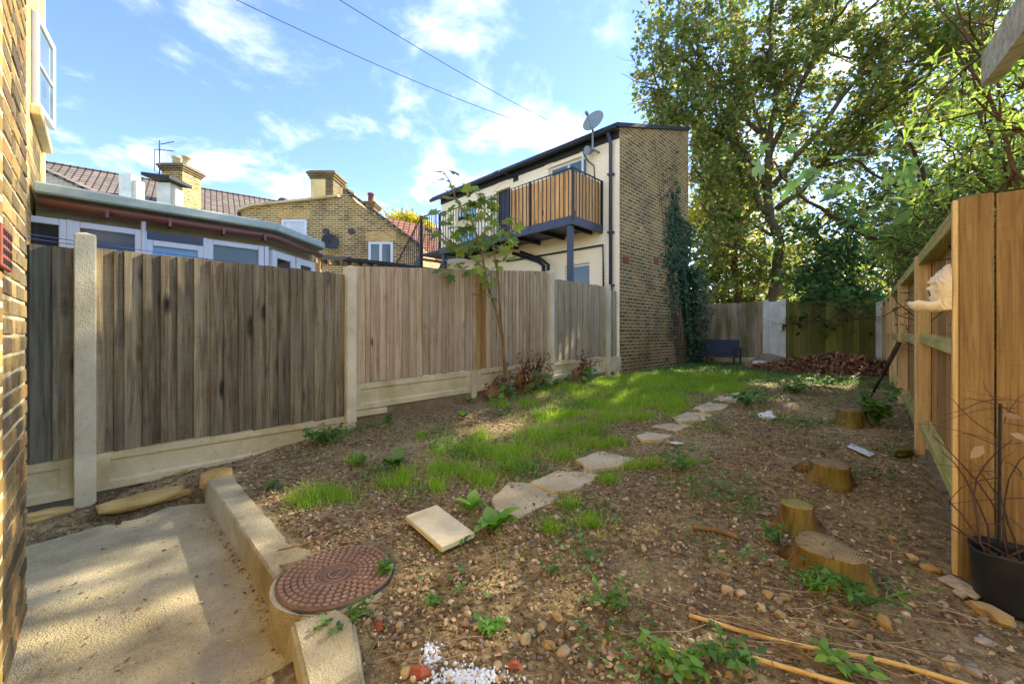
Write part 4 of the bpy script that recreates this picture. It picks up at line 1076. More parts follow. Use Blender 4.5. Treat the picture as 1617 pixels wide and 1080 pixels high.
for a_ in (110, 227, 324, 420):
    u_ = onv(a_, 370, CV)[0]; mb = MB(); mb.box(CV - .045, CV + .035, u_ - .022, u_ + .022, .95, zhead + .003); E.part('mullion', mb, MAT['upvc'], bevel=.006)
dA = Vector((CV, ub, 0)); dB = Vector((p2.x, p2.y, 0))
for t0, t1 in ((.06, .50), (.54, .96)):
    a_, b_ = dA.lerp(dB, t0), dA.lerp(dB, t1); cwin(a_.x, a_.y, b_.x, b_.y, 1.0, zhead - .02, MAT['glass'], .09)
mb = MB(); mb.box(CV - .35, CV - .30, u0, ub - .1, 1.0, zhead - .02); E.part('interior_screen', mb, MAT['render'])

# ------------------------------------------------------------------ neighbour's tall house wall with open casement
NU = -.42; nv_, _ = onu(72, 200, NU)
NH = Thing('neighbour_house', 'sunlit yellow brick house wall with open white window', 'house', (nv_, NU, 0))
h = [*sorted((onu(48.5, 100, NU)[0], onu(66, 100, NU)[0])), onu(60, 205, NU)[1], onu(60, 62, NU)[1]]
mb = wall_with_holes(nv_, -.7, 0, 7.0, [h], NU, -.25)
NH.part('wall', mb, MAT['brick_sun'])
mb = MB(); mb.box(nv_, nv_ + .25, NU - 4, NU - .26, 0, 7.0); NH.part('side_wall', mb, MAT['brick_sun'])
w = window(NH, h, NU - .22, MAT['upvc'], 0, pane_mat=MAT['glass_reflect'], depth=.05)
a_, b_, z0, z1 = h; mb = MB()
hg = Vector((b_ - .02, NU + .02, 0)); dr = Vector((-math.cos(.13), math.sin(.13), 0)); nn = Vector((dr.y, -dr.x, 0)); L_c = .60
def cas(s0, s1, q0, q1, th=.022):
    k = Vector((0, 0, 1)); A_, B2 = hg + dr * s0, hg + dr * s1
    mb.hexa([A_ - nn * th + k * q0, A_ + nn * th + k * q0, B2 + nn * th + k * q0, B2 - nn * th + k * q0], [A_ - nn * th + k * q1, A_ + nn * th + k * q1, B2 + nn * th + k * q1, B2 - nn * th + k * q1])
cas(0, .06, z0 + .03, z1 - .02); cas(L_c - .06, L_c, z0 + .03, z1 - .02); cas(.061, L_c - .061, z0 + .03, z0 + .09, .021); cas(.061, L_c - .061, z1 - .08, z1 - .02, .021); cas(.061, L_c - .061, (z0 + z1) / 2 - .012, (z0 + z1) / 2 + .012, .02)
s_ = NH.part('open_casement', mb, MAT['upvc'], bevel=.006, label='white window casement standing open')
mb = MB(); cas(.05, L_c - .05, z0 + .06, z1 - .05, .004); NH.part('pane', mb, MAT['glass_reflect'], parent=s_)
mb = MB(); mb.box(a_ - .08, b_ + .08, NU + .001, NU + .07, z0 - .09, z0 - .002); NH.part('sill', mb, MAT['conc_board'], bevel=.006)

# ------------------------------------------------------------------ long tiled terrace roof far left, chimneys (world frame)
def wobj(name, label, cat, px, py, Y): return Thing(name, label, cat, tuple(W(px, py, Y)), 'W')
A_, B_ = W(20, 248, 14.3), W(452, 321, 19.4)
d = (B_ - A_); d.z = 0; d.normalize(); nr = Vector((d.y, -d.x, 0))
TR = Thing('terrace_row', 'long brown tiled roof of the terrace behind the conservatory', 'building', (A_.x, A_.y, 0), 'W')
TR.o.rotation_euler = (0, 0, math.atan2(d.y, d.x)); Lr = (Vector((B_.x, B_.y, 0)) - Vector((A_.x, A_.y, 0))).length
zr = A_.z; zr2 = B_.z
def local(mb): return mb
mb = MB(); mb.hexa([(0, -5.2, zr - 3.7), (Lr, -5.2, zr2 - 3.7), (Lr, -5.2, zr2 - 3.62), (0, -5.2, zr - 3.62)], [(0, 0, zr - .08), (Lr, 0, zr2 - .08), (Lr, 0, zr2), (0, 0, zr)])
o_ = newobj('roof', mb.mesh('roof'), MAT['tiles']); o_.parent = TR.o
mb = MB(); mb.box(0, Lr, -5.0, -.2, 0, zr - 3.75); o_ = newobj('wall', mb.mesh('wall'), MAT['brick_yellow']); o_.parent = TR.o
mb = MB(); mb.hexa([(0, 0, zr - .1), (Lr, 0, zr2 - .1), (Lr, .08, zr2 - .1), (0, .08, zr - .1)], [(0, -.04, zr + .06), (Lr, -.04, zr2 + .06), (Lr, .12, zr2 + .06), (0, .12, zr + .06)]); o_ = newobj('ridge', mb.mesh('ridge', bevel=.03), MAT['tiles']); o_.parent = TR.o
# rendered party-wall upstands standing through the roof
for (x0, x1, y0, y1, Y, lab, cap) in ((187, 207, 274, 330, 11.0, 'pale rendered upstand left of the chimney on the tiled roof', 0), (247, 269, 288, 345, 10.5, 'pale rendered upstand with dark slab cap below the twin pots', 1)):
    p, q = W(x0, y1, Y), W(x1, y0, Y); z0 = p.z - 1.5
    U_ = Thing('roof_upstand', lab, 'upstand', (p.x, Y, z0), 'W')
    mb = MB(); mb.box(p.x, q.x, Y, Y + .3, z0, q.z); U_.part('shaft', mb, MAT['render'], bevel=.01)
    mb = MB(); mb.box(q.x + .002, q.x + .10, Y + .05, Y + .3, z0, q.z - .15); U_.part('brick_side', mb, MAT['paint_white'])
    if cap:
        mb = MB(); mb.hexa([(p.x - .14, Y - .3, q.z + .08), (q.x + .22, Y - .3, q.z - .02), (q.x + .22, Y + .45, q.z - .02), (p.x - .14, Y + .45, q.z + .08)], [(p.x - .14, Y - .3, q.z + .16), (q.x + .22, Y - .3, q.z + .07), (q.x + .22, Y + .45, q.z + .07), (p.x - .14, Y + .45, q.z + .16)]); U_.part('cap_slab', mb, MAT['blackroof'], bevel=.01)
def chimney(label, x0, x1, ytop, ybot, Y, pots, mat, depth=.7, corbel=True, render=None, potr=.11, poth=.3):
    p, q = W(x0, ybot, Y), W(x1, ytop, Y)
    C_ = Thing('chimney_stack', label, 'chimney', ((p.x + q.x) / 2, Y, p.z - 2.2), 'W')
    mb = MB(); hh = q.z - p.z; mb.box(p.x, q.x, Y, Y + depth, p.z - 2.2, q.z - hh * .30); C_.part('stack', mb, MAT[mat])
    if corbel:
        for i, (e_, f0, f1) in enumerate(((.04, .30, .22), (.08, .2195, .14), (.12, .1395, .05), (.06, .0495, 0))):
            mb = MB(); mb.box(p.x - e_, q.x + e_, Y - e_, Y + depth + e_, q.z - hh * f0 + .0005, q.z - hh * f1); C_.part('corbel_course', mb, MAT['brick_dark'], bevel=.008)
    if render:
        mb = MB(); mb.box(p.x - .012, p.x + (q.x - p.x) * render, Y - .012, Y + .3, p.z - 1.0, q.z - hh * .305); C_.part('render_face', mb, MAT['render_y'], bevel=.004)
    for i in range(pots):
        cx_ = p.x + (q.x - p.x) * (i + .5) / pots; mb = MB()
        mb.lathe((cx_, Y + depth / 2, q.z), [(potr * 1.15, 0), (potr * 1.15, poth * .12), (potr, poth * .15), (potr * .9, poth * .8), (potr * 1.12, poth * .84), (potr * 1.12, poth), (potr * .8, poth), (potr * .75, poth * .9)], 14); C_.part('chimney_pot', mb, MAT['conc_board'] if pots > 1 else MAT['terracotta'], smooth=True)
    return C_
chimney('twin-potted yellow brick chimney beside the television aerial', 255, 288, 258, 296, 15.0, 2, 'brick_yellow', .9, True, None, .15, .42)
# television aerial
p = W(252, 290, 14.8); AE = Thing('tv_aerial', 'thin metal television aerial beside the twin-potted chimney', 'aerial', tuple(p), 'W')
mb = MB(); mb.tube([W(252, 292, 14.8), W(252, 222, 14.8)], .022, 5); AE.part('mast', mb, MAT['cable'])
mb = MB(); mb.tube([W(254, 228, 14.8), W(275, 224, 14.8)], .016, 5); mb.tube([W(244, 236, 14.8), W(276, 239, 14.8)], .016, 5); mb.tube([W(244, 236, 14.8), W(244, 270, 14.8), W(251, 274, 14.8)], .012, 5); AE.part('boom', mb, MAT['cable'])
for xx in (258, 264, 270):
    mb = MB(); mb.tube([W(xx, 237.5, 14.6), W(xx, 238.5, 15.2)], .010, 4); AE.part('element', mb, MAT['cable'])
# white painted outhouse wall below the tiles
a, b = W(30, 330, 9.2), W(165, 330, 9.2); mb = MB()
mb.prism([(a.x, 9.2, 0), (b.x, 9.2, 0), (b.x, 9.2, W(165, 311, 9.2).z), (W(66, 268, 9.2).x, 9.2, W(66, 268, 9.2).z), (a.x, 9.2, W(66, 262, 9.2).z)], (0, .25, 0))
OW = Thing('outhouse_gable', 'white painted brick gable between sunlit wall and tiled roof', 'wall', (a.x, 9.2, 0), 'W'); OW.part('wall', mb, MAT['paint_white'])
mb = MB(); mb.beam(W(60, 263, 9.25), W(168, 312, 9.25), .4, .06); OW.part('verge', mb, MAT['tiles'])

# ------------------------------------------------------------------ brick gable house in the middle distance
Yg = 14.0
pts = [(378, 460), (378, 333), (400, 326), (470, 319), (536, 311), (548, 303), (560, 318), (600, 343), (640, 368), (668, 392), (668, 460)]
wp = [W(x_, y_, Yg) for x_, y_ in pts]
GH = Thing('gable_house', 'yellow stock brick gable house with two white windows', 'house', (wp[0].x, Yg, 0), 'W')
for q_ in (0, -1): wp[q_].z = 0
def holeW(x0, x1, y0, y1, Y): a_, b_ = W(x0, y1, Y), W(x1, y0, Y); return [a_.x, b_.x, a_.z, b_.z]
hw1, hw2 = holeW(445, 485, 347, 394, Yg), holeW(582, 621, 382, 420, Yg)
mb = MB(); mb.prism([(p.x, p.y, p.z) for p in wp], (0, 5, 0)); GH.part('wall', mb, MAT['brick_yellow'])
GH.part('wall_coping', (lambda m: (m.beam(wp[1], wp[2], .3, .07), m.beam(wp[2], wp[4], .3, .07), m)[-1])(MB()), MAT['conc_board'])
GH.part('verge', (lambda m: (m.beam(wp[5] + Vector((0, .05, .02)), wp[9] + Vector((0, .05, .02)), .45, .08), m)[-1])(MB()), MAT['tiles'])
for hh_, cur, lab in ((hw1, True, 'white window hung with a net curtain'), (hw2, False, 'two-pane white window')):
    a_, b_, z0, z1 = hh_; mb = MB(); fw = .09; y = Yg - .03
    mb.box(a_, a_ + fw, y, y + .05, z0, z1); mb.box(b_ - fw, b_, y, y + .05, z0, z1); mb.box(a_ + fw, b_ - fw, y + .001, y + .049, z0, z0 + fw); mb.box(a_ + fw, b_ - fw, y + .001, y + .049, z1 - fw, z1)
    if not cur: mb.box((a_ + b_) / 2 - .05, (a_ + b_) / 2 + .05, y + .002, y + .048, z0 + fw, z1 - fw)
    w = GH.part('window', mb, MAT['upvc'], bevel=.006, label=lab)
    mb = MB(); mb.box(a_ + .02, b_ - .02, y + .028, y + .036, z0 + .02, z1 - .02); GH.part('pane', mb, MAT['curtain'] if cur else MAT['glass_reflect'], parent=w)
    mb = MB(); mb.box(a_ - .1, b_ + .1, Yg - .012, Yg - .001, z1 + .02, z1 + .34); GH.part('brick_arch', mb, MAT['brick_sun'])
    mb = MB(); mb.box(a_ - .08, b_ + .08, Yg - .08, Yg - .001, z0 - .09, z0 - .002); GH.part('sill', mb, MAT['conc_white'])
mb = MB(); c_ = W(521, 383, Yg - .25); mb.lathe((0, 0, 0), [(.001, 0), (.12, .01), (.22, .05), (.28, .1)], 18, cap=False)
q = Vector((.5, -.8, .2)).normalized().to_track_quat('Z', 'Y').to_matrix(); mb.v = [q @ p + c_ for p in mb.v]
SD = Thing('satellite_dish', 'small dark satellite dish on the yellow brick gable', 'satellite dish', tuple(c_), 'W')
o_ = SD.part('reflector', mb, MAT['cable'], smooth=True); o_.modifiers.new('thickness', 'SOLIDIFY').thickness = .015
mb = MB(); mb.tube([c_, c_ + Vector((0, .25, -.05))], .02, 6); SD.part('bracket', mb, MAT['cable'])
for (x_, y_) in ((514, 365), (554, 365)):
    c_ = W(x_, y_, Yg - .05); mb = MB(); mb.tube([c_, c_ + Vector((0, .05, 0))], .11, 10); GH.part('round_vent', mb, MAT['cable'])
mb = MB(); mb.tube([W(377, 335, Yg - .05), W(377, 380, Yg - .05)], .05, 6); GH.part('downpipe', mb, MAT['black'])
chimney('large brick chimney with cream rendered face on the gable house', 491, 526, 270, 313, 14.2, 0, 'brick_dark', .8, True, .66)
chimney('small distant chimney with one clay pot right of the gable peak', 572, 590, 318, 345, 19.0, 1, 'brick_dark', .8, True, None, .14, .5)
p0 = W(541, 302, 15.5); mb = MB(); mb.lathe((p0.x, p0.y, p0.z - .5), [(.35, 0), (.33, .35), (.42, .4), (.42, .5), (.2, .55), (.18, .7)], 10); mb.jitter(.02, 3); GH.part('ridge_stub', mb, MAT['brick_dark'])
p0 = W(448, 318, 16.5); mb = MB(); mb.lathe((p0.x, p0.y, p0.z - .4), [(.2, 0), (.2, .3), (.26, .34), (.16, .5)], 8); solo('roof_cowl', mb, MAT['cable'], 'little dark cowl on the roof left of the large chimney', 'roof cowl', base=tuple(p0), frame='W')
# red tiled roof right of it
a, b, c_, d_ = W(612, 346, 17), W(760, 378, 19.5), W(760, 470, 17.5), W(612, 450, 15.2)
RR = Thing('red_roof_house', 'red tiled roof right of the yellow brick gable', 'building', (a.x, a.y, 0), 'W')
mb = MB(); e_ = Vector((0, .05, .08)); mb.hexa([a, b, c_, d_], [a + e_, b + e_, c_ + e_, d_ + e_]); RR.part('roof', mb, MAT['tiles_red'])
mb = MB(); mb.box(d_.x + .2, c_.x, 16.9, 18, 0, c_.z + .2); RR.part('wall', mb, MAT['paint_white'])
# lean-to roof between conservatory and stairs
a, b = W(497, 407, 8.2), W(622, 420, 9.6); LT = Thing('lean_to', 'low timber lean-to roof between conservatory and black staircase', 'lean-to', (a.x, a.y, 0), 'W')
mb = MB(); k = Vector((.3, 1.3, .12)); mb.hexa([a, b, b + k, a + k], [a + Vector((0, 0, .08)), b + Vector((0, 0, .08)), b + k + Vector((0, 0, .08)), a + k + Vector((0, 0, .08))]); LT.part('roof', mb, MAT['blackroof'])
for i in range(8):
    t = i / 7; p = a.lerp(b, t) - Vector((0, -.02, .06)); mb = MB(); mb.beam(p, p + k, .05, .09); LT.part('rafter', mb, MAT['wood_orange'])
for t in (.02, .98):
    p = a.lerp(b, t) + Vector((0, .1, 0)); mb = MB(); mb.box(p.x - .04, p.x + .04, p.y - .04, p.y + .04, 0, p.z - .002); LT.part('post', mb, MAT['wood_orange'])
# overhead cables from the cream house
def cable(label, p, q, sag, r_=.011, n=18):
    mb = MB(); p, q = Vector(p), Vector(q); mb.tube([p.lerp(q, t) - Vector((0, 0, sag * 4 * t * (1 - t))) for t in np.linspace(0, 1, n)], r_, 4)
    solo('overhead_cable', mb, MAT['cable'], label, 'cable', base=tuple(p), frame='W')
endp = toW((onu(925, 218, HF - .2)[0], HF - .2, onu(925, 218, HF - .2)[1]))
cable('upper overhead telephone cable crossing the blue sky', endp, W(440, -60, 3.6), .10, .0045)
cable('lower overhead telephone cable crossing the blue sky', endp + Vector((-.1, 0, -.05)), W(270, -50, 3.8), .16, .0045)
# ------------------------------------------------------------------ trees
MAT['leaf_syc'] = m_leaf('sycamore leaves', [srgb(70, 90, 44), srgb(102, 124, 58), srgb(126, 144, 68), srgb(150, 156, 76), srgb(160, 138, 86), srgb(106, 130, 64), srgb(80, 102, 54)], .55)
MAT['leaf_yel'] = m_leaf('yellow green leaves', [srgb(130, 134, 40), srgb(168, 164, 52), srgb(196, 180, 64), srgb(110, 124, 46)], .5)
MAT['leaf_shrub'] = m_leaf('bright shrub leaves', [srgb(76, 108, 46), srgb(106, 138, 58), srgb(134, 158, 70), srgb(156, 168, 84), srgb(90, 120, 60)], .45)
MAT['leaf_fig'] = m_leaf('fig leaves', [srgb(88, 122, 64), srgb(120, 154, 78), srgb(146, 172, 92)], .5)
MAT['leaf_ivy'] = m_leaf('ivy leaves', [srgb(38, 60, 32), srgb(56, 84, 44), srgb(80, 108, 60), srgb(50, 72, 42)], .25, .4, spec=.4)
MAT['leaf_sap'] = m_leaf('sapling leaves', [srgb(76, 104, 42), srgb(112, 140, 54), srgb(150, 160, 66), srgb(128, 126, 60)], .45)
MAT['leaf_weed'] = m_leaf('weed leaves', [srgb(66, 106, 44), srgb(98, 140, 60), srgb(128, 160, 76)], .4)
MAT['leaf_brown'] = m_island('dead brown leaves', [srgb(92, 62, 42), srgb(124, 84, 56), srgb(150, 108, 74), srgb(100, 70, 48), srgb(168, 132, 96)], .75)

def smooth_path(pts, n):
    P = np.array([list(p) for p in pts], float); t = np.linspace(0, len(P) - 1, n); out = []
    for x in t:
        i = min(int(x), len(P) - 2); f = x - i
        p0, p1, p2, p3 = P[max(i-1, 0)], P[i], P[i+1], P[min(i+2, len(P)-1)]
        out.append(.5 * ((2*p1) + (-p0+p2)*f + (2*p0-5*p1+4*p2-p3)*f*f + (-p0+3*p1-3*p2+p3)*f**3))
    return [Vector(q) for q in out]
def unit(v): return v / (np.linalg.norm(v) + 1e-9)
class Tree:
    def __init__(self, seed): self.w = MB(); self.lp = []; self.ld = []; self.r = np.random.default_rng(seed)
    def limb(self, pts, r0, r1, n=None, sides=7):
        n = n or max(6, len(pts) * 3); P = smooth_path(pts, n)
        amp = .03 + .01 * n
        P = [p + Vector(self.r.normal(size=3) * min(.05, r0 * .5)) if 0 < i < n - 1 else p for i, p in enumerate(P)]
        self.w.tube(P, [r0 + (r1 - r0) * (i / (n - 1)) ** .8 for i in range(n)], sides)
        return P
    def twigs(self, P, start=.25, sec_every=.45, sec=(.8, 1.6), ter=4, ter_len=(.35, .8), nleaf=9, r0=.03, up=.2, out=.85, leafsp=.10, along=.55):
        P = [np.array(p) for p in P]; L = [0]
        for a, b in zip(P[:-1], P[1:]): L.append(L[-1] + np.linalg.norm(b - a))
        tot = L[-1]; s = tot * start
        while s <= tot:
            i = min(max(np.searchsorted(L, s) - 1, 0), len(P) - 2); f = (s - L[i]) / (L[i+1] - L[i] + 1e-9)
            p = P[i] + (P[i+1] - P[i]) * f; t = unit(P[i+1] - P[i])
            d = unit(t * along + out * unit(self.r.normal(size=3)) + np.array([0, 0, up]))
            self.branch(p, d, self.r.uniform(*sec), r0 * (1 - .5 * s / tot), ter, ter_len, nleaf, leafsp)
            s += sec_every * self.r.uniform(.6, 1.4)
    def branch(self, p, d, ln, r, ter, ter_len, nleaf, leafsp):
        n = 5; Q = [p]
        dd = d.copy()
        for i in range(n):
            dd = unit(dd + self.r.normal(size=3) * .18 + np.array([0, 0, .03])); Q.append(Q[-1] + dd * ln / n)
        self.w.tube([Vector(q) for q in Q], [r * (1 - .8 * i / n) + .003 for i in range(n + 1)], 4, False)
        for k in range(ter):
            i = self.r.integers(1, n + 1); b = Q[i]; td = unit(dd * .6 + unit(self.r.normal(size=3)) * .9 + np.array([0, 0, -.05])); tl = self.r.uniform(*ter_len)
            e = b + td * tl
            self.w.tube([Vector(b), Vector(b + td * tl * .5 + self.r.normal(size=3) * .03), Vector(e)], [.006, .004, .002], 3, False)
            m = self.r.poisson(nleaf)
            for j in range(m):
                q = b + (e - b) * self.r.uniform(.15, 1.1) + self.r.normal(size=3) * leafsp
                self.lp.append(q); self.ld.append(td)
    def finish(self, thing, wood, leafmat, tmpl, size, upb=.7, crown='crown', trunk='trunk', keep=None):
        thing.part(trunk, self.w, wood, smooth=True)
        P = np.array(self.lp); D = np.array(self.ld); n = len(P)
        if keep is not None:
            k = keep(P); P, D = P[k], D[k]; n = len(P)
        nr_ = self.r.normal(size=(n, 3)) * .55 + np.array([0, 0, upb]); dr = D * .5 + self.r.normal(size=(n, 3)) + np.array([0, 0, -.35])
        V_, F_ = scatter(tmpl[0], tmpl[1], P, basis(nr_, dr), self.r.uniform(size[0], size[1], n))
        thing.part(crown, fastmesh(crown, V_, F_, thing.base, True), leafmat); return n

def proj(P):
    return CX + FPX * P[:, 0] / P[:, 1], HY - FPX * (P[:, 2] - CAMZ) / P[:, 1]
tot = {}
# big sycamore behind the far fence
ty = 13.3
SY = Thing('sycamore_tree', 'tall spreading sycamore with brownish leaves behind the far fence', 'tree', (W(1216, 560, ty).x, ty, -.05), 'W')
t = Tree(3)
b0 = Vector(SY.base)
tr = t.limb([b0, W(1218, 470, ty), W(1230, 400, ty - .1), W(1214, 330, ty - .2), W(1214, 250, ty - .4)], .20, .12, 14, 9)
main = [
 ([(1216, 340, 13.1), (1178, 258, 12.9), (1138, 190, 12.6), (1110, 120, 12.3), (1096, 30, 12.0)], .10),
 ([(1213, 300, 13.0), (1160, 222, 12.8), (1100, 196, 12.4), (1052, 150, 12.0), (1020, 140, 11.7)], .085),
 ([(1214, 250, 12.9), (1224, 150, 12.8), (1216, 50, 12.6), (1222, -70, 12.4)], .11),
 ([(1214, 250, 12.9), (1252, 165, 12.6), (1292, 80, 12.2), (1322, 0, 11.8), (1340, -70, 11.5)], .10),
 ([(1222, 292, 13.0), (1290, 205, 12.2), (1352, 122, 11.5), (1420, 40, 10.8), (1470, -40, 10.2)], .10),
 ([(1226, 330, 13.0), (1302, 262, 12.0), (1390, 176, 11.0), (1480, 100, 10.0), (1570, 50, 9.2)], .10),
 ([(1214, 250, 12.9), (1190, 150, 13.4), (1162, 60, 13.6), (1150, -60, 13.8)], .09),
 ([(1218, 372, 13.2), (1160, 335, 12.7), (1120, 300, 12.3), (1098, 265, 12.0)], .06),
 ([(1224, 385, 13.2), (1290, 362, 12.4), (1345, 330, 11.8)], .06),
 ([(1200, 210, 13.0), (1130, 118, 12.6), (1085, 60, 12.3), (1066, -10, 12.0)], .08),
 ([(1228, 300, 13.1), (1352, 228, 12.6), (1440, 176, 12.0), (1520, 150, 11.4)], .08),
 ([(1290, 90, 12.3), (1370, 20, 11.8), (1420, -50, 11.4)], .06),
 ([(1222, 150, 12.8), (1262, 70, 13.4), (1285, -40, 13.9)], .07),
 ([(1160, 230, 12.8), (1110, 235, 12.4), (1066, 220, 12.0)], .05),
 ([(1216, 420, 13.3), (1170, 395, 12.6), (1130, 385, 12.2)], .045),
 ([(1222, 430, 13.3), (1280, 410, 12.7), (1330, 400, 12.3)], .045),
 ([(1100, 196, 12.4), (1060, 170, 12.0), (1030, 110, 11.8), (1050, 60, 11.7)], .04),
 ([(1110, 120, 12.3), (1070, 90, 12.0), (1040, 95, 11.8)], .04),
 ([(1292, 80, 12.2), (1360, 90, 11.6), (1400, 60, 11.2)], .04),
 ([(1302, 262, 12.0), (1330, 200, 11.6), (1380, 140, 11.2), (1400, 90, 11)], .045),
 ([(1420, 60, 10.9), (1500, 30, 10.2), (1560, -20, 9.8)], .05),
 ([(1390, 176, 11.0), (1450, 120, 10.6), (1500, 60, 10.4), (1540, 0, 10.2)], .05),
 ([(1352, 122, 11.5), (1400, 110, 11.0), (1460, 90, 10.6), (1530, 90, 10.2)], .05),
 ([(1300, 262, 12.0), (1380, 240, 11.2), (1450, 220, 10.6), (1540, 180, 10)], .05),
 ([(1320, 30, 11.8), (1370, -20, 11.2), (1450, -30, 10.6)], .05),
 ([(1440, 176, 12.0), (1480, 140, 11.4), (1560, 110, 10.6), (1640, 60, 10)], .05),
 ([(1480, 100, 10.0), (1540, 120, 9.4), (1620, 100, 9.0)], .04),
]
for pts, r0 in main:
    P = t.limb([W(*p) for p in pts], r0, .02)
    t.twigs(P, .10, .25, (.7, 1.5), 7, (.3, .8), 17, .022)
def keep_syc(P):
    x, y = proj(P)
    bad = (x < 1092) & (y > 215) & (P[:, 1] < 13.0)
    bad |= (x < 1000) | ((x < 1085) & (y > 255))
    bad |= (x < 1092) & (y > 198 + (1092 - x) * .5) & (x > 970)
    dens = rng.uniform(size=len(P)); sp = np.array([mnoise.noise((p[0] * .8, p[1] * .8, p[2] * .8)) for p in P])
    return ~bad & (dens < .95 + sp * .9)
tot['sycamore'] = t.finish(SY, MAT['bark'], MAT['leaf_syc'], MAPLE, (.09, .165), keep=keep_syc)
# second slimmer sycamore
ty = 14.0
S2 = Thing('sycamore_tree', 'slimmer sycamore left of the tall one, half hidden by leaves', 'tree', (W(1165, 560, ty).x, ty, -.05), 'W')
t = Tree(5)
t.limb([Vector(S2.base), W(1165, 470, ty), W(1164, 380, ty), W(1172, 300, ty - .2), W(1160, 200, ty - .4)], .15, .06, 14, 8)
for pts, r0 in [([(1165, 400, 14), (1130, 350, 13.5), (1104, 320, 13.2)], .05), ([(1172, 300, 13.8), (1130, 240, 13.4), (1100, 215, 13.0)], .05), ([(1168, 340, 13.9), (1195, 270, 14.2), (1210, 200, 14.4)], .05),
                ([(1165, 430, 14), (1140, 405, 13.4), (1112, 395, 13.0)], .04), ([(1165, 440, 14), (1200, 425, 13.6), (1240, 440, 13.4)], .04), ([(1166, 370, 14), (1215, 350, 14.4), (1260, 320, 14.6)], .04), ([(1165, 450, 14), (1128, 440, 13.6), (1100, 450, 13.2)], .04)]:
    P = t.limb([W(*p) for p in pts], r0, .015); t.twigs(P, .12, .22, (.6, 1.3), 6, (.3, .6), 14, .02)
def keep2(P):
    x, y = proj(P); return ~((x < 1092) & (P[:, 1] < 13.6)) & (x > 1070)
tot['sycamore2'] = t.finish(S2, MAT['bark_dark'], MAT['leaf_syc'], MAPLE, (.10, .165), keep=keep2)
# yellow-green trees far behind
for k, (cx_, cy_, Y, lab, rx, rzz, cnt) in enumerate(((1140, 330, 21, 'sunlit yellow green tree seen through the sycamore near the gable', 2.4, 3.0, 7000), (1300, 430, 23, 'low yellow green tree glimpsed above the far fence', 5.0, 2.2, 6000), (1245, 455, 18, 'bright yellow shrub glimpsed between the trunks', 1.6, 1.2, 1800))):
    c = W(cx_, cy_, Y); TT = Thing('background_tree', lab, 'tree', (c.x, Y, -.05), 'W'); mb = MB()
    mb.tube([(c.x, Y, -.05), (c.x + .1, Y, c.z * .5), (c.x, Y, c.z + rzz * .5)], [.16, .12, .04], 7)
    for i in range(7):
        d = unit(rng.normal(size=3) + np.array([0, 0, .6])); mb.tube([(c.x, Y, c.z - rzz * .3), Vector((c.x, Y, c.z)) + Vector(d) * rx * .8], [.06, .01], 5)
    TT.part('trunk', mb, MAT['bark_dark'], smooth=True)
    cl = rand_unit(60) * (rng.uniform(.4, 1, (60, 1))) * np.array([rx, rx * .8, rzz]); ci = rng.integers(0, 60, cnt)
    P = cl[ci] + rng.normal(size=(cnt, 3)) * rx * .13 + np.array([c.x, Y, c.z])
    V_, F_ = scatter(*OVAL, P, basis(rng.normal(size=(cnt, 3)) * .6 + np.array([0, 0, .5]), rand_unit(cnt)), rng.uniform(.16, .26, cnt))
    TT.part('crown', fastmesh('crown', V_, F_, TT.base, True), MAT['leaf_yel'])
# tree behind the red roof
c = W(642, 350, 24); TT = Thing('background_tree', 'small olive green tree top behind the red tiled roof', 'tree', (c.x, 24, -.05), 'W')
mb = MB(); mb.tube([(c.x, 24, -.05), (c.x, 24, c.z)], [.18, .06], 7); TT.part('trunk', mb, MAT['bark'])
cnt = 2600; cl = rand_unit(40) * rng.uniform(.3, 1, (40, 1)) * np.array([1.5, 1.2, 1.0]); cl[:, 2] = np.abs(cl[:, 2]) - .6
P = cl[rng.integers(0, 40, cnt)] + rng.normal(size=(cnt, 3)) * .22 + np.array([c.x, 24, c.z])
V_, F_ = scatter(*NARROW, P, basis(rand_unit(cnt), rng.normal(size=(cnt, 3)) * .5 + np.array([0, 0, .8])), rng.uniform(.25, .45, cnt)); TT.part('crown', fastmesh('crown', V_, F_, TT.base, True), MAT['leaf_yel'])

# dark evergreen shrub behind the far fence, some sprays hanging over it
cD = W(1330, 450, 11.6)
DS = Thing('evergreen_shrub', 'dense dark green shrub overhanging the far fence corner', 'shrub', (cD.x, 11.6, -.05), 'W')
t = Tree(8); base = Vector(DS.base)
for pts in ([(1335, 560, 11.6), (1320, 480, 11.4), (1285, 430, 11.0), (1262, 420, 10.8)], [(1340, 560, 11.6), (1345, 470, 11.3), (1350, 400, 11.0), (1340, 350, 10.8)], [(1350, 560, 11.6), (1370, 470, 11.0), (1400, 420, 10.4)],
            [(1335, 520, 11.5), (1300, 470, 10.8), (1270, 470, 10.5)], [(1345, 520, 11.5), (1360, 480, 10.4), (1375, 480, 9.9)], [(1320, 480, 11.4), (1290, 500, 10.2), (1285, 510, 10.0)], [(1345, 500, 11.5), (1330, 490, 10.2), (1355, 505, 9.6)], [(1345, 470, 11.3), (1390, 400, 10.6), (1420, 360, 10.2)], [(1335, 430, 11.3), (1310, 390, 11.0), (1290, 370, 10.8)]):
    P = t.limb([W(*p) for p in pts], .05, .012); t.twigs(P, .12, .16, (.4, .9), 6, (.25, .5), 11, .014, up=.0)
def keep_dark(P):
    x, y = proj(P); low = y > 484
    return ~low | ((rng.uniform(size=len(P)) < .55) & (np.array([mnoise.noise((p[0] * 2.2, p[1] * 2.2, p[2] * 2.2)) for p in P]) > .12))
tot['evergreen'] = t.finish(DS, MAT['bark_dark'], MAT['leaf_dark'], OVAL, (.10, .20), keep=keep_dark)

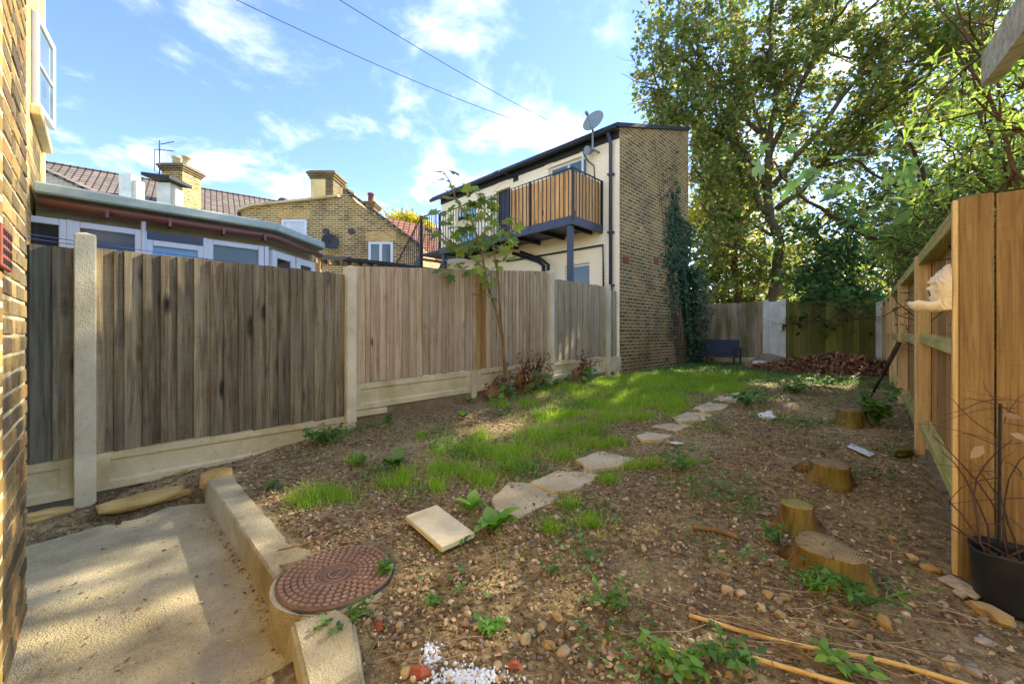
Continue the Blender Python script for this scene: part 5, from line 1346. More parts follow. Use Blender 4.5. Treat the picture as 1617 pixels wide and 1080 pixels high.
# dark shrubs filling the gap under the sycamores
cE = W(1150, 460, 14.8)
ES = Thing('evergreen_shrub', 'dark leafy understorey shrub behind the bench fence', 'shrub', (cE.x, 14.8, -.05), 'W'); t = Tree(44)
for pts in ([(1150, 560, 14.8), (1140, 470, 14.6), (1110, 430, 14.2)], [(1155, 560, 14.8), (1150, 450, 14.8), (1130, 390, 14.6)], [(1160, 560, 14.8), (1190, 470, 14.6), (1210, 430, 14.4)], [(1165, 560, 14.8), (1215, 480, 14.8), (1260, 450, 14.6)], [(1150, 540, 14.8), (1115, 480, 14.4), (1092, 460, 14.2)], [(1165, 560, 14.8), (1240, 500, 14.9), (1290, 470, 14.8)], [(1170, 560, 14.8), (1200, 440, 15.0), (1235, 400, 15.0)]):
    P = t.limb([W(*p) for p in pts], .05, .012); t.twigs(P, .15, .2, (.5, 1.0), 6, (.25, .6), 11, .014, up=.1)
t.finish(ES, MAT['bark_dark'], MAT['leaf_syc'], MAPLE, (.12, .2), keep=lambda P: proj(P)[0] > 1088)
# shrubs rising beyond the right fence: bushy narrow-leaved hedge, three plants
def hedge(name, label, t0, t1, nst, hmin, hmax, seed, leaf, mat, size, lean=.5, nleaf=8):
    pm = RA + rd * ((t0 + t1) / 2) - rn * .6
    H = Thing(name, label, 'shrub', tuple(toW((pm.x, pm.y, 0))), 'W'); t = Tree(seed)
    for i in range(nst):
        tt = max(.35, t.r.uniform(t0, t1)); off = t.r.uniform(.25, 1.3); p = RA + rd * tt - rn * off
        hh = t.r.uniform(hmin, hmax); top = p + rn * (t.r.uniform(-.2, 1) * lean) + rd * t.r.uniform(-.5, .5)
        pts = [toW((p.x, p.y, -.05)), toW((p.x + (top.x - p.x) * .15, p.y + (top.y - p.y) * .15, hh * .55)), toW((p.x + (top.x - p.x) * .55, p.y + (top.y - p.y) * .55, hh * .88)), toW((top.x, top.y, hh))]
        P = t.limb(pts, .018, .005, 9, 5); t.twigs(P, .50, .16, (.25, .55), 4, (.15, .35), nleaf, .008, up=.1, leafsp=.06)
    return H, t
def keep_hedge(P):
    x, y = proj(P); g = np.array([list(toG(p)) for p in P])
    s = (g[:, 0] - RA.x) * rn.x + (g[:, 1] - RA.y) * rn.y; tt = (g[:, 0] - RA.x) * rd.x + (g[:, 1] - RA.y) * rd.y
    low = (s > -.06) & (g[:, 2] < 2.0 + .03 * tt)
    return ~low & ((g[:, 1] > RA.y + .12) | (g[:, 2] > 2.06)) & (P[:, 1] > 1.0) & (y > 105 - (x - 1400) * .25)
Hh, t = hedge('leafy_shrub', 'bright narrow-leaved shrub above the orange screen', -.0, 2.0, 30, 2.05, 2.75, 21, NARROW, None, None, .35, 18)
tot['h1'] = t.finish(Hh, MAT['bark_dark'], MAT['leaf_shrub'], NARROW, (.05, .10), .5, keep=keep_hedge)
Hh, t = hedge('leafy_shrub', 'yellow green bushy shrub over the middle of the right fence', 2.0, 4.8, 36, 2.15, 3.2, 22, NARROW, None, None, .5, 18)
tot['h2'] = t.finish(Hh, MAT['bark_dark'], MAT['leaf_shrub'], NARROW, (.06, .12), .5, keep=keep_hedge)
Hh, t = hedge('leafy_shrub', 'darker bushy shrub over the far part of the right fence', 4.8, 9.0, 32, 2.3, 4.0, 23, NARROW, None, None, .7, 14)
tot['h3'] = t.finish(Hh, MAT['bark_dark'], MAT['leaf_syc'], OVAL, (.07, .13), .5, keep=keep_hedge)

# fig tree with large lobed leaves reaching over the right fence
pf = RA + rd * 2.6 - rn * .5
FG = Thing('fig_tree', 'fig tree branch with big lobed leaves over the right fence', 'tree', tuple(toW((pf.x, pf.y, 0))), 'W')
t = Tree(31)
root = toW((pf.x, pf.y, -.05)); P1 = t.limb([root, toW((pf.x, pf.y, 1.6)), W(1440, 400, 4.3), W(1390, 380, 4.3), W(1312, 342, 4.1), W(1256, 300, 4.0), W(1222, 255, 3.9)], .04, .010, 22, 7)
P2 = t.limb([toW((pf.x, pf.y, 1.5)), W(1450, 330, 4.2), W(1390, 280, 4.1), W(1345, 250, 4.0)], .03, .008, 14, 6)
P3 = t.limb([toW((pf.x, pf.y, 1.6)), W(1470, 300, 3.8), W(1440, 230, 3.6), W(1410, 190, 3.5)], .025, .008, 12, 6)
t.w.f; FG.part('branches', t.w, MAT['bark_dark'], smooth=True)
leaf_px = [(1215, 235), (1232, 222), (1255, 240), (1205, 268), (1240, 262), (1270, 262), (1215, 300), (1262, 296), (1290, 290), (1310, 310), (1300, 272), (1330, 300), (1345, 285), (1340, 330), (1362, 318), (1385, 345), (1372, 362), (1395, 372),
           (1285, 330), (1320, 355), (1350, 370), (1360, 268), (1380, 262), (1402, 290), (1420, 310), (1425, 270), (1400, 240), (1425, 215), (1412, 195), (1440, 200), (1452, 230), (1430, 250), (1465, 265), (1445, 285), (1330, 255), (1350, 240), (1290, 245), (1270, 285), (1235, 290), (1355, 345), (1405, 335), (1438, 330)]
Pl = []
for (x_, y_) in leaf_px:
    for rep in range(1): Pl.append(list(W(x_ + random.uniform(-10, 10), y_ + random.uniform(-10, 10), 4.0 + random.uniform(-.4, .35) - (.3 if x_ > 1400 else 0))))
Pl = np.array(Pl); n_ = len(Pl)
V_, F_ = scatter(*FIG, Pl, basis(rng.normal(size=(n_, 3)) * .5 + np.array([-.2, -.35, .8]), rng.normal(size=(n_, 3)) * .5 + np.array([-.7, -.3, -.35])), rng.uniform(.11, .21, n_))
FG.part('leaves', fastmesh('leaves', V_, F_, FG.base, True), MAT['leaf_fig'])

# ivy on the gable
IV = Thing('ivy', 'dark ivy climbing the far edge of the brick gable', 'ivy', (GV + .05, HE - .3, .4))
mb = MB()
for s_ in range(6):
    pts = []; u_ = HE - .25 - s_ * .1
    for k in range(9):
        pts.append((GV + .03, u_ - k * (.02 + .03 * s_) + .03 * math.sin(k * 1.7 + s_), .35 + k * (.5 + .04 * s_)))
    mb.tube(pts, [.014 - .0013 * k for k in range(9)], 5)
IV.part('stems', mb, MAT['bark_dark'])
Pi = []
while len(Pi) < 5200:
    u_ = random.uniform(HE - 2.1, HE + .5); z = random.uniform(.35, 4.3)
    edge = HE - .10 - .28 * max(0, z - 1.0) if z < 3.4 else HE - .85
    if z < 3.0:
        if u_ < edge - .12 * random.random(): continue
        bulge = .32 * min(1, (z - .2))
    else:
        if u_ < HE - 1.3 or random.random() > .22 + .35 * mnoise.noise((u_ * 3, z * 3, 0)): continue
        bulge = .06
    if u_ > HE: bulge = .5
    Pi.append((GV + .03 + random.random() ** 1.5 * bulge * (1 if u_ > edge + .25 else .3) - (random.uniform(0, .6) if u_ > HE else 0), u_, z))
for _ in range(500):                                             # thin sprays on the wall
    k = random.choice(((HE - 1.35, 3.4, .22, .9), (HE - .9, 4.2, .2, .6), (HE - 1.0, 2.6, .2, .6))); Pi.append((GV + .03 + random.random() * .05, k[0] + random.gauss(0, k[2]), k[1] + random.gauss(0, k[3])))
Pi = np.array(Pi); n_ = len(Pi)
V_, F_ = scatter(*IVY, Pi, basis(rng.normal(size=(n_, 3)) * .45 + np.array([.8, -.3, .35]), rng.normal(size=(n_, 3)) * .4 + np.array([0, 0, -.8])), rng.uniform(.06, .13, n_))
IV.part('leaves', fastmesh('leaves', V_, F_, IV.base, True), MAT['leaf_ivy'])

# sapling growing from the shrub stump by the left fence
sp = ground(795, 592); sp.x = max(sp.x, .2)
def Wv(px, py, v): u_, z_ = onv(px, py, v); return toW((v, u_, z_))
SA = Thing('sycamore_sapling', 'young leafy sapling rising in front of the pale fence boards', 'sapling', tuple(toW(sp)), 'W')
mb = MB()
stems = [[(799, 622), (797, 585), (792, 520), (772, 458), (764, 420), (760, 395), (745, 350), (722, 320), (712, 290), (700, 272)], [(801, 622), (799, 585), (790, 500), (787, 440), (780, 400), (778, 350), (772, 318)], [(764, 425), (740, 400), (715, 385), (690, 360), (688, 335)], [(780, 400), (800, 380), (806, 350)], [(760, 395), (735, 372), (742, 340)], [(778, 350), (760, 325), (752, 305)]]
radii = [.026, .022, .010, .010, .008, .007]
leafP = []; leafD = []
for st, r0 in zip(stems, radii):
    Q = smooth_path([Wv(x_, y_, .20 + .04 * math.sin(x_)) for x_, y_ in st], 16); mb.tube(Q, [r0 * (1 - .85 * i / 15) + .002 for i in range(16)], 6)
    for q in Q[9 if r0 > .02 else 3:]:
        for _ in range(2 if r0 < .02 else 3):
            leafP.append(list(q + Vector((random.gauss(0, .07), random.gauss(0, .08), random.gauss(.0, .06))))); leafD.append([random.gauss(0, 1), random.gauss(0, 1), -.3])
SA.part('stem', mb, MAT['bark_sap'], smooth=True)
for (x_, y_) in [(700, 398), (722, 402), (745, 405), (768, 392), (790, 395), (756, 412), (735, 418), (705, 415), (780, 415), (800, 402), (690, 420), (715, 432), (792, 372), (765, 375), (740, 385), (800, 356), (802, 372), (690, 368), (712, 352), (728, 366), (752, 372), (676, 378), (704, 330), (720, 310), (765, 440), (790, 425), (760, 460), (775, 470), (740, 435), (778, 448), (725, 425), (748, 425), (772, 425)]:
    for _ in range(2):
        leafP.append(list(Wv(x_ + random.uniform(-8, 8), y_ + random.uniform(-7, 7), .22 + random.uniform(-.12, .2)))); leafD.append([random.gauss(0, 1), random.gauss(-.4, 1), -.35])
leafP = np.array(leafP); n_ = len(leafP)
V_, F_ = scatter(*MAPLE_HI, leafP, basis(rng.normal(size=(n_, 3)) * .40 + np.array([0, -.35, .75]), np.array(leafD)), rng.uniform(.08, .17, n_))
SA.part('leaves', fastmesh('leaves', V_, F_, SA.base, True), MAT['leaf_sap'])
print('leaf counts', tot)
# ------------------------------------------------------------------ garden objects
# tree stumps
def stump(label, px, py_base, rpx, hpx, seed, lobes, top='stump_top', flare=1.35, tilt=0.0, root=None):
    g = ground(px, py_base); Y = toW(g).y; r_ = rpx * Y / FPX; h = hpx * Y / FPX
    S = Thing('tree_stump', label, 'tree stump', tuple(g)); n = 64; mb = MB(); rr = random.Random(seed)
    ph = [rr.uniform(0, 6.28) for _ in range(4)]
    def rad(a, f):
        q = 1 + lobes * math.cos(2 * a + ph[0]) + lobes * .8 * math.cos(3 * a + ph[1]) + .02 * math.cos(11 * a + ph[2]) + .05 * mnoise.noise((math.cos(a) * 6, math.sin(a) * 6, seed)) + .035 * mnoise.noise((math.cos(a) * 14, math.sin(a) * 14, f * 1.5 + seed))
        return r_ * q * (1 + (flare - 1) * (1 - f) ** 2.2 * (1 + .5 * math.cos(5 * a + ph[3])))
    lv = [-.25, 0, .12, .3, .55, .8, .97, 1.0]
    for f in lv:
        for k in range(n):
            a = 2 * pi * k / n; q = rad(a, max(f, 0)) * (.985 if f == 1.0 else 1)
            x = q * math.cos(a); mb.v.append(Vector((g.x + x, g.y + q * math.sin(a), g.z - .01 + f * h + (tilt * x if f > .7 else 0) + .004 * mnoise.noise((a * 2, f * 3, seed)))))
    for i in range(len(lv) - 1):
        for k in range(n): k2 = (k + 1) % n; mb.f.append((i*n + k, i*n + k2, (i+1)*n + k2, (i+1)*n + k))
    S.part('trunk', mb, MAT['stump_bark'], smooth=True)
    mb = MB(); z = h
    ring = [(1.0, 0), (.985, .004), (.6, .006), (.3, .005), (.02, .007)]
    for q, dz in ring:
        for k in range(n):
            a = 2 * pi * k / n; s = rad(a, 1) * .985 * q; x = s * math.cos(a); mb.v.append(Vector((g.x + x, g.y + s * math.sin(a), g.z - .01 + h + dz + tilt * x)))
    for i in range(len(ring) - 1):
        for k in range(n): k2 = (k + 1) % n; mb.f.append((i*n + k, i*n + k2, (i+1)*n + k2, (i+1)*n + k))
    mb.f.append(tuple((len(ring)-1)*n + k for k in range(n)))
    S.part('cut_top', mb, MAT[top], smooth=True)
    if root:
        for (dx, dy, r1) in root:
            mb = MB(); mb.tube([(g.x + dx * .3, g.y + dy * .3, g.z + h * .45), (g.x + dx * .7, g.y + dy * .7, g.z + h * .16), (g.x + dx, g.y + dy, g.z - .02)], [r1, r1 * .9, r1 * .5], 7); S.part('root', mb, MAT['stump_bark'], smooth=True)
    return S
stump('largest flat-topped tree stump in the near right soil', 1306, 900, 44, 40, 4, .11, flare=1.25, root=[(-.2, .02, .05)])
stump('mossy leaning tree stump behind the largest stump', 1258, 833, 22, 40, 7, .05, 'stump_moss', 1.5, .05, root=[(.1, .12, .04)])
stump('low grey-topped tree stump with a spreading side root', 1312, 755, 27, 26, 9, .10, flare=1.3, root=[(-.24, .06, .055)])
stump('small far tree stump beside tall weeds near the right fence', 1344, 668, 19, 23, 12, .06, flare=1.4)

# cut shrub stumps by the left fence
MAT['cutwood'] = m_concrete('cut shrub wood', srgb(128, 98, 66), srgb(164, 130, 90), .6, 2.4, bump=.8)
def shrub_stump(label, px, py, w, h, seed, nst, nleaf):
    u_ = onv(px, 500, .24)[0]; g = Vector((.24, u_, soil(.24, u_))); S = Thing('shrub_stump', label, 'shrub', tuple(g)); rr = random.Random(seed)
    S.part('stump', lump((g.x, g.y, g.z + h * .2), w * .38, w * .55, h * .42, seed, 3, .28), MAT['cutwood'], smooth=True)
    mb = MB(); tips = []
    for i in range(nst):
        a = rr.uniform(0, 2 * pi); q = rr.uniform(.1, .55) * w; b = Vector((g.x + abs(math.cos(a)) * q * .5, g.y + math.sin(a) * q, g.z + rr.uniform(.0, .5) * h)); L = rr.uniform(.35, .75) * h
        d = Vector((rr.uniform(-.3, .5), rr.uniform(-.6, .6), rr.uniform(.4, 1.1))).normalized(); e = b + d * L
        e.x = max(e.x, .07)
        mb.tube([b, b.lerp(e, .5) + Vector((rr.uniform(-.02, .02), rr.uniform(-.02, .02), 0)), e], [.012, .009, .006], 5); tips.append(e)
    S.part('cut_stems', mb, MAT['bark_dark'])
    P = np.array([list(rr.choice(tips) + Vector((rr.gauss(.02, .06), rr.gauss(0, .08), rr.gauss(-.05, .09)))) for _ in range(nleaf)]); P[:, 0] = np.maximum(P[:, 0], .06)
    V_, F_ = scatter(*OVAL, P, basis(rng.normal(size=(nleaf, 3)) * .6 + np.array([.4, -.3, .5]), rand_unit(nleaf)), rng.uniform(.03, .075, nleaf)); S.part('dead_leaves', fastmesh('dead_leaves', V_, F_, S.base), MAT['leaf_brown'])
    k = max(6, nleaf // 12); P = np.array([[g.x + rr.uniform(.05, .3), g.y + rr.gauss(0, w * .5), g.z + rr.uniform(.04, .6 * h)] for _ in range(k)])
    V_, F_ = scatter(*MAPLE_HI, P, basis(rng.normal(size=(k, 3)) * .4 + np.array([.3, -.4, .7]), rand_unit(k)), rng.uniform(.07, .14, k)); S.part('green_leaves', fastmesh('green_leaves', V_, F_, S.base), MAT['leaf_weed'])
shrub_stump('left hacked shrub stump at the foot of the sapling', 785, 608, .30, .34, 2, 26, 200)
shrub_stump('right hacked shrub stump with upright dead twigs beside the sapling', 832, 602, .32, .52, 5, 46, 300)
shrub_stump('hacked shrub stump in front of the silvery grey panel', 914, 598, .32, .42, 8, 30, 240)

# loose paving slab
q = [ground(x_, y_) for x_, y_ in ((640, 828), (690, 808), (750, 851), (697, 879))]; zz = sum(p.z for p in q) / 4 + .01; mb = MB()
mb.prism([(p.x, p.y, zz + (.012 if i in (0, 1) else 0)) for i, p in enumerate(q)], (0, 0, .032)); solo('loose_slab', mb, MAT['slab'], 'clean square paving slab lying loose beside broad-leaf weeds', 'paving slab', base=tuple(q[0]), bevel=.005)

# manhole cover
MAT['rust_dark'] = m_concrete('darker cast iron', srgb(98, 76, 62), srgb(134, 106, 88), .5, 2.5, rough=.85, bump=.4)  # plate set darker than the raised treads for pattern contrast
mc = ground(532, 909); R_ = .258; mz = .187
MH = Thing('manhole_cover', 'round rusty patterned manhole cover beside the kerb', 'manhole cover', (mc.x, mc.y, mz - .05))
mb = MB(); mb.lathe((mc.x, mc.y, mz - .06), [(R_ + .005, 0), (R_ + .005, .050), (R_ - .002, .052), (R_ - .004, .046)], 56); MH.part('frame', mb, MAT['black'])
mb = MB(); mb.lathe((mc.x, mc.y, mz - .05), [(R_ - .006, 0), (R_ - .006, .047), (R_ - .012, .052), (R_ - .022, .052), (R_ - .024, .048), (.002, .048)], 56); MH.part('plate', mb, MAT['rust_dark'])
mb = MB()
for ri, (r0, n_) in enumerate(((.232, 44), (.205, 40), (.178, 34), (.152, 30), (.127, 26), (.105, 22))):
    for k in range(n_):
        a = 2 * pi * (k + .5 * (ri % 2)) / n_; ca, sa = math.cos(a), math.sin(a); w_ = 2 * pi * r0 / n_ * .36; d_ = .0105
        pt = lambda rr_, tt_, z_: (mc.x + (r0 + rr_) * ca - tt_ * sa, mc.y + (r0 + rr_) * sa + tt_ * ca, mz - .0015 + z_)
        mb.hexa([pt(-d_, -w_, 0), pt(d_, -w_, 0), pt(d_, w_, 0), pt(-d_, w_, 0)], [pt(-d_ + .002, -w_ + .002, .009), pt(d_ - .002, -w_ + .002, .009), pt(d_ - .002, w_ - .002, .009), pt(-d_ + .002, w_ - .002, .009)])
MH.part('tread_pattern', mb, MAT['rust'], kind='stuff')
for r0 in (.084, .055):
    mb = MB(); mb.lathe((mc.x, mc.y, mz - .003), [(r0 - .004, 0), (r0 - .003, .006), (r0 + .003, .006), (r0 + .004, 0)], 40, cap=False); MH.part('ring', mb, MAT['rust'], smooth=True)
dirc = (toG((0, 1, 0)) - toG((0, 0, 0))).normalized(); dirs = Vector((dirc.y, -dirc.x, 0))
mb = MB(); cpt = Vector((mc.x, mc.y, mz + .001))
mb.tube([cpt + dirs * (.036 * math.cos(a)) + dirc * (.034 * math.sin(a)) for a in np.linspace(.6, 5.6, 16)], .004, 5); mb.tube([cpt + dirs * .006 - dirc * .03, cpt + dirs * .022 + dirc * .028], .004, 5); MH.part('emblem', mb, MAT['rust'])
# concrete collar round the cover
mb = MB(); n_ = 40; rr = random.Random(5); a0, a1 = math.radians(120), math.radians(345)
ri, ro = [], []
KU = .612
for k in range(n_ + 1):
    a = 2 * pi * k / n_; ri.append((mc.x + (R_ + .016) * math.cos(a), mc.y + (R_ + .016) * math.sin(a)))
    e_ = .035 + .03 * max(0, -math.sin(a)) + rr.uniform(-.006, .006); ro.append((mc.x + (R_ + e_) * math.cos(a), max(KU, mc.y + (R_ + e_) * math.sin(a))))
for k in range(n_):
    if math.sin(2 * pi * (k + .5) / n_) > .35: continue
    mb.hexa([(*ri[k], .0), (*ro[k], .0), (*ro[k+1], .0), (*ri[k+1], .0)], [(*ri[k], .181), (*ro[k], .172), (*ro[k+1], .172), (*ri[k+1], .181)])
solo('cover_collar', mb, MAT['kerb'], 'rough concrete collar around the manhole cover', 'concrete collar', base=(mc.x, mc.y, 0))

# garden bench
bl, br_ = onu(1101, 560, 11.75)[0], onu(1169, 560, 11.75)[0]; bu = 11.55; bz = soil((bl + br_) / 2, bu)
BN = Thing('garden_bench', 'charcoal two-seat garden bench against the far fence', 'bench', ((bl + br_) / 2, bu, bz)); MAT['charcoal'] = m_plain('charcoal painted metal', srgb(50, 52, 58), .5)
MAT['sling'] = m_plain('charcoal woven sling', srgb(58, 60, 68), .7, 0, .1, 200, .3)
for x in (bl, br_ - .04):
    for (y, h_) in ((bu - .28, .42), (bu + .26, .42)):
        mb = MB(); mb.box(x, x + .04, y, y + .04, bz - .03, bz + h_); BN.part('leg', mb, MAT['charcoal'], bevel=.006)
    mb = MB(); mb.box(x - .004, x + .044, bu - .30, bu + .30, bz + .421, bz + .45); BN.part('armrest', mb, MAT['charcoal'], bevel=.008)
    mb = MB(); mb.box(x + .002, x + .038, bu - .24, bu + .26, bz + .20, bz + .24); BN.part('side_rail', mb, MAT['charcoal'])
mb = MB(); mb.box(bl + .04, br_ - .04, bu - .30, bu + .20, bz + .22, bz + .26); BN.part('seat', mb, MAT['sling'], bevel=.012)
mb = MB(); mb.hexa([(bl + .05, bu + .16, bz + .265), (br_ - .05, bu + .16, bz + .265), (br_ - .05, bu + .20, bz + .265), (bl + .05, bu + .20, bz + .265)], [(bl + .05, bu + .30, bz + .66), (br_ - .05, bu + .30, bz + .66), (br_ - .05, bu + .34, bz + .66), (bl + .05, bu + .34, bz + .66)]); BN.part('backrest', mb, MAT['sling'], bevel=.010)
mb = MB(); mb.box(bl + .04, br_ - .04, bu - .29, bu - .25, bz + .10, bz + .36); BN.part('front_panel', mb, MAT['charcoal']) if False else None

# rubble heap and leaf pile at the far end
g = ground(1207, 583); mb = lump((g.x, g.y + .3, g.z + .04), .52, .38, .26, 6.6, 4, .16); solo('rubble_heap', mb, MAT['rubble'], 'pale earthy rubble heap between bench and leaf pile', 'rubble heap', base=tuple(g), smooth=True)
mb = lump((g.x - .08, g.y - .06, g.z + .14), .16, .1, .07, 2.2, 2, .1, .6); solo('rubble_chunk', mb, MAT['conc_white'], 'white concrete chunk on the earthy rubble heap', 'rubble', base=tuple(g))
gp = ground(1318, 592); n_ = 5200; P = []; 
def pile_h(x, y): return .36 * math.exp(-((x / 1.05) ** 2 + (y / .55) ** 2)) + .05 * mnoise.noise((x * 3, y * 3, 1))
for _ in range(n_):
    x, y = random.gauss(0, .72), random.gauss(0, .42)
    if pile_h(x, y) < .02 and random.random() < .6: continue
    P.append((gp.x + x, gp.y + .45 + y, soil(gp.x + x, gp.y + .45 + y) + max(0, pile_h(x, y)) + random.uniform(-.01, .03)))
P = np.array(P); n_ = len(P)
V1, F1 = scatter(*OVAL, P, basis(rng.normal(size=(n_, 3)) * .6 + np.array([0, -.2, .6]), rand_unit(n_)), rng.uniform(.06, .13, n_))
V2 = []; F2 = []; k = 30
for i in range(k + 1):
    for j in range(k + 1):
        x, y = -1.7 + 3.4 * i / k, -.95 + 1.9 * j / k; V2.append((gp.x + x, gp.y + .45 + y, soil(gp.x + x, gp.y + .45 + y) - .03 + max(0, pile_h(x, y))))
for i in range(k):
    for j in range(k): a = i * (k + 1) + j; F2 += [(a, a + k + 1, a + k + 2), (a, a + k + 2, a + 1)]
V_, F_ = joinVF([(V1, F1), (np.array(V2), np.array(F2))])
solo('leaf_pile', fastmesh('leaf_pile', V_, F_, tuple(gp)), MAT['leaf_brown'], 'heap of dry brown leaves under the green fence panel', 'leaf pile', base=tuple(gp), kind='stuff')
# spade leaning on the right fence
g0 = ground(1374, 629); on = on_seg(1420, RA + rn * .03, RB + rn * .03); zt_ = CAMZ + (HY - 541) / FPX * toW(on).y; e_ = Vector((on.x, on.y, zt_))
SPD = Thing('garden_fork', 'wooden-handled garden tool leaning on the right fence', 'garden tool', tuple(g0))
mid = g0.lerp(e_, .45); mb = MB(); mb.tube([mid, e_], [.022, .026], 8); SPD.part('handle', mb, MAT['bark_dark'], smooth=True)
mb = MB(); mb.tube([g0.lerp(e_, .12), mid], [.014, .02], 8); SPD.part('shaft', mb, MAT['black'], smooth=True)
for s_ in (-.06, -.02, .02, .06):
    mb = MB(); mb.tube([g0.lerp(e_, .13), g0.lerp(e_, .10) + rd * s_, g0 + rd * s_ + Vector((0, 0, .0))], [.008, .007, .004], 5); SPD.part('tine', mb, MAT['black'])
a_, b_ = W(1229, 566, 10.9), W(1240, 551, 11.0); mb = MB(); mb.tube([a_, b_], .018, 6); solo('iron_rod', mb, MAT['black'], 'short dark rod poking out of the rubble by the white posts', 'rod', base=tuple(a_), frame='W')

# plaster face ornament hung on the post
po = Vector((RA.x - .028, RA.y + .03, 0)); Yo = toW(po).y; zo = lambda py: CAMZ + (HY - py) / FPX * Yo
z_top, z_bot = zo(417), zo(492); Hn = z_top - z_bot
ORN = Thing('plaster_ornament', 'white plaster bearded face ornament with bowl on the orange post', 'ornament', (po.x, po.y, z_bot))
prof = [(0, .050), (.10, .058), (.20, .060), (.26, .072), (.30, .078), (.34, .066), (.37, .074), (.395, .069), (.42, .074), (.44, .070), (.47, .088), (.50, .086), (.55, .072), (.58, .070), (.62, .084), (.68, .074), (.76, .058), (.84, .042), (.92, .026), (1.0, .006)]
wid = [(0, .050), (.2, .060), (.45, .066), (.6, .066), (.8, .046), (1, .010)]
def ip(tb, f):
    for (a0_, b0_), (a1_, b1_) in zip(tb[:-1], tb[1:]):
        if a0_ <= f <= a1_: return b0_ + (b1_ - b0_) * (f - a0_) / (a1_ - a0_)
    return tb[-1][1]
mb = MB(); nz, na = 60, 26
for i in range(nz + 1):
    f = i / nz; d_, w_ = ip(prof, f) * .98, ip(wid, f)
    for k in range(na + 1):
        a = pi * k / na; s = max(0.0, math.sin(a)); c_ = math.cos(a)
        hair = 1.0 if (f > .64 or abs(c_) > .62 or f < .30) else .15
        fold = hair * (.007 * math.sin(16 * a + 7 * math.sin(f * 9)) + .006 * mnoise.noise((a * 4, f * 14, 3)))
        cen = math.exp(-(c_ / .22) ** 2); base_d = ip([(0, .05), (.3, .062), (.5, .060), (.62, .066), (.75, .050), (.88, .030), (1, .006)], f)
        dd = base_d * s ** .7 + (d_ - base_d) * cen
        eye = .012 * math.exp(-((f - .565) / .028) ** 2) * math.exp(-((abs(c_) - .36) / .13) ** 2)
        mb.v.append(Vector((po.x - dd - fold * s + eye, po.y + c_ * w_ + fold * .4 * c_, z_bot + .03 * Hn + f * Hn * .97)))
for i in range(nz):
    for k in range(na): a = i * (na + 1) + k; mb.f.append((a, a + 1, a + na + 2, a + na + 1))
mb.f.append(tuple(range(na + 1))); mb.f.append(tuple(nz * (na + 1) + k for k in reversed(range(na + 1))))
ORN.part('face', mb, MAT['plaster'], smooth=True)
mb = MB(); nr, na = 8, 20
prof2 = [(.30, 0), (.75, .012), (.95, .03), (1.0, .048), (.93, .052), (.8, .038), (.4, .026), (.02, .022)]
for r_, z in prof2:
    for k in range(na): a = 2 * pi * k / na; mb.v.append(Vector((po.x - .066 + .084 * r_ * math.cos(a), po.y + .055 * r_ * math.sin(a), z_bot + z + .006 * math.sin(5 * a) * r_)))
for i in range(len(prof2) - 1):
    for k in range(na): k2 = (k + 1) % na; mb.f.append((i*na + k, i*na + k2, (i+1)*na + k2, (i+1)*na + k))
mb.f.append(tuple(reversed(range(na)))); mb.f.append(tuple((len(prof2)-1)*na + k for k in range(na)))
ORN.part('bowl', mb, MAT['plaster'], smooth=True)
mb = MB(); mb.tube([(po.x + .01, po.y - .0, z_top + .012), (po.x - .014, po.y, z_top + .014), (po.x - .014, po.y, z_top - .004)], .004, 6); ORN.part('hook', mb, MAT['dish'])

# overhead weathered beam
BM = Thing('timber_beam', 'grey weathered timber beam end hanging over the top right', 'beam', tuple(W(1560, 100, 1.7)), 'W')
rv = (toW((1, 0, 0)) - toW((0, 0, 0))) * .05
E0, E1, F0, F1 = W(1549, 139, 1.72), W(1549, 88, 1.72), W(1700, -60, .90), W(1700, -161, .88)
mb = MB(); mb.hexa([E0, E0 + rv, E1 + rv, E1], [F0, F0 + rv, F1 + rv, F1]); BM.part('beam', mb, MAT['wood_beam'], bevel=.003)

# black plant pot and its dead climber
pc = ground(1592, 950); pc = Vector((RA.x + .13, RA.y - .155, soil(RA.x + .13, RA.y - .15)))
PT = Thing('plant_pot', 'scuffed black plastic plant pot beside the orange post', 'plant pot', tuple(pc)); mb = MB(); n_ = 40; h_ = .235
prof = [(.100, 0), (.104, .02), (.116, h_ - .03), (.120, h_ - .012), (.122, h_), (.115, h_), (.110, h_ - .02), (.106, h_ - .06)]
for r_, z in prof:
    for k in range(n_):
        a = 2 * pi * k / n_; q = r_ * (1 - .10 * max(0, math.cos(2 * (a - 2.6))) ** 6 * (z / h_)); mb.v.append(Vector((pc.x + q * math.cos(a), pc.y + q * math.sin(a), pc.z - .015 + z + .008 * math.sin(3 * a) * (z / h_))))
for i in range(len(prof) - 1):
    for k in range(n_): k2 = (k + 1) % n_; mb.f.append((i*n_ + k, i*n_ + k2, (i+1)*n_ + k2, (i+1)*n_ + k))
mb.f.append(tuple(reversed(range(n_)))); PT.part('shell', mb, MAT['pot'], smooth=True)
mb = MB(); mb.lathe((pc.x, pc.y, pc.z + h_ - .075), [(.107, 0), (.06, .008), (.01, .012)], 20); PT.part('compost', mb, MAT['soil'])
CL = Thing('dead_climber', 'tangle of dead brown climber stems growing from the black pot', 'plant', (pc.x, pc.y, pc.z + .16)); rr = random.Random(17)
for x_ in (-.03, .045):
    mb = MB(); mb.tube([(pc.x + x_, pc.y + .02, pc.z + .12), (pc.x + x_ + .005, pc.y + .03, pc.z + .82)], .006, 6); CL.part('support_cane', mb, MAT['black'])
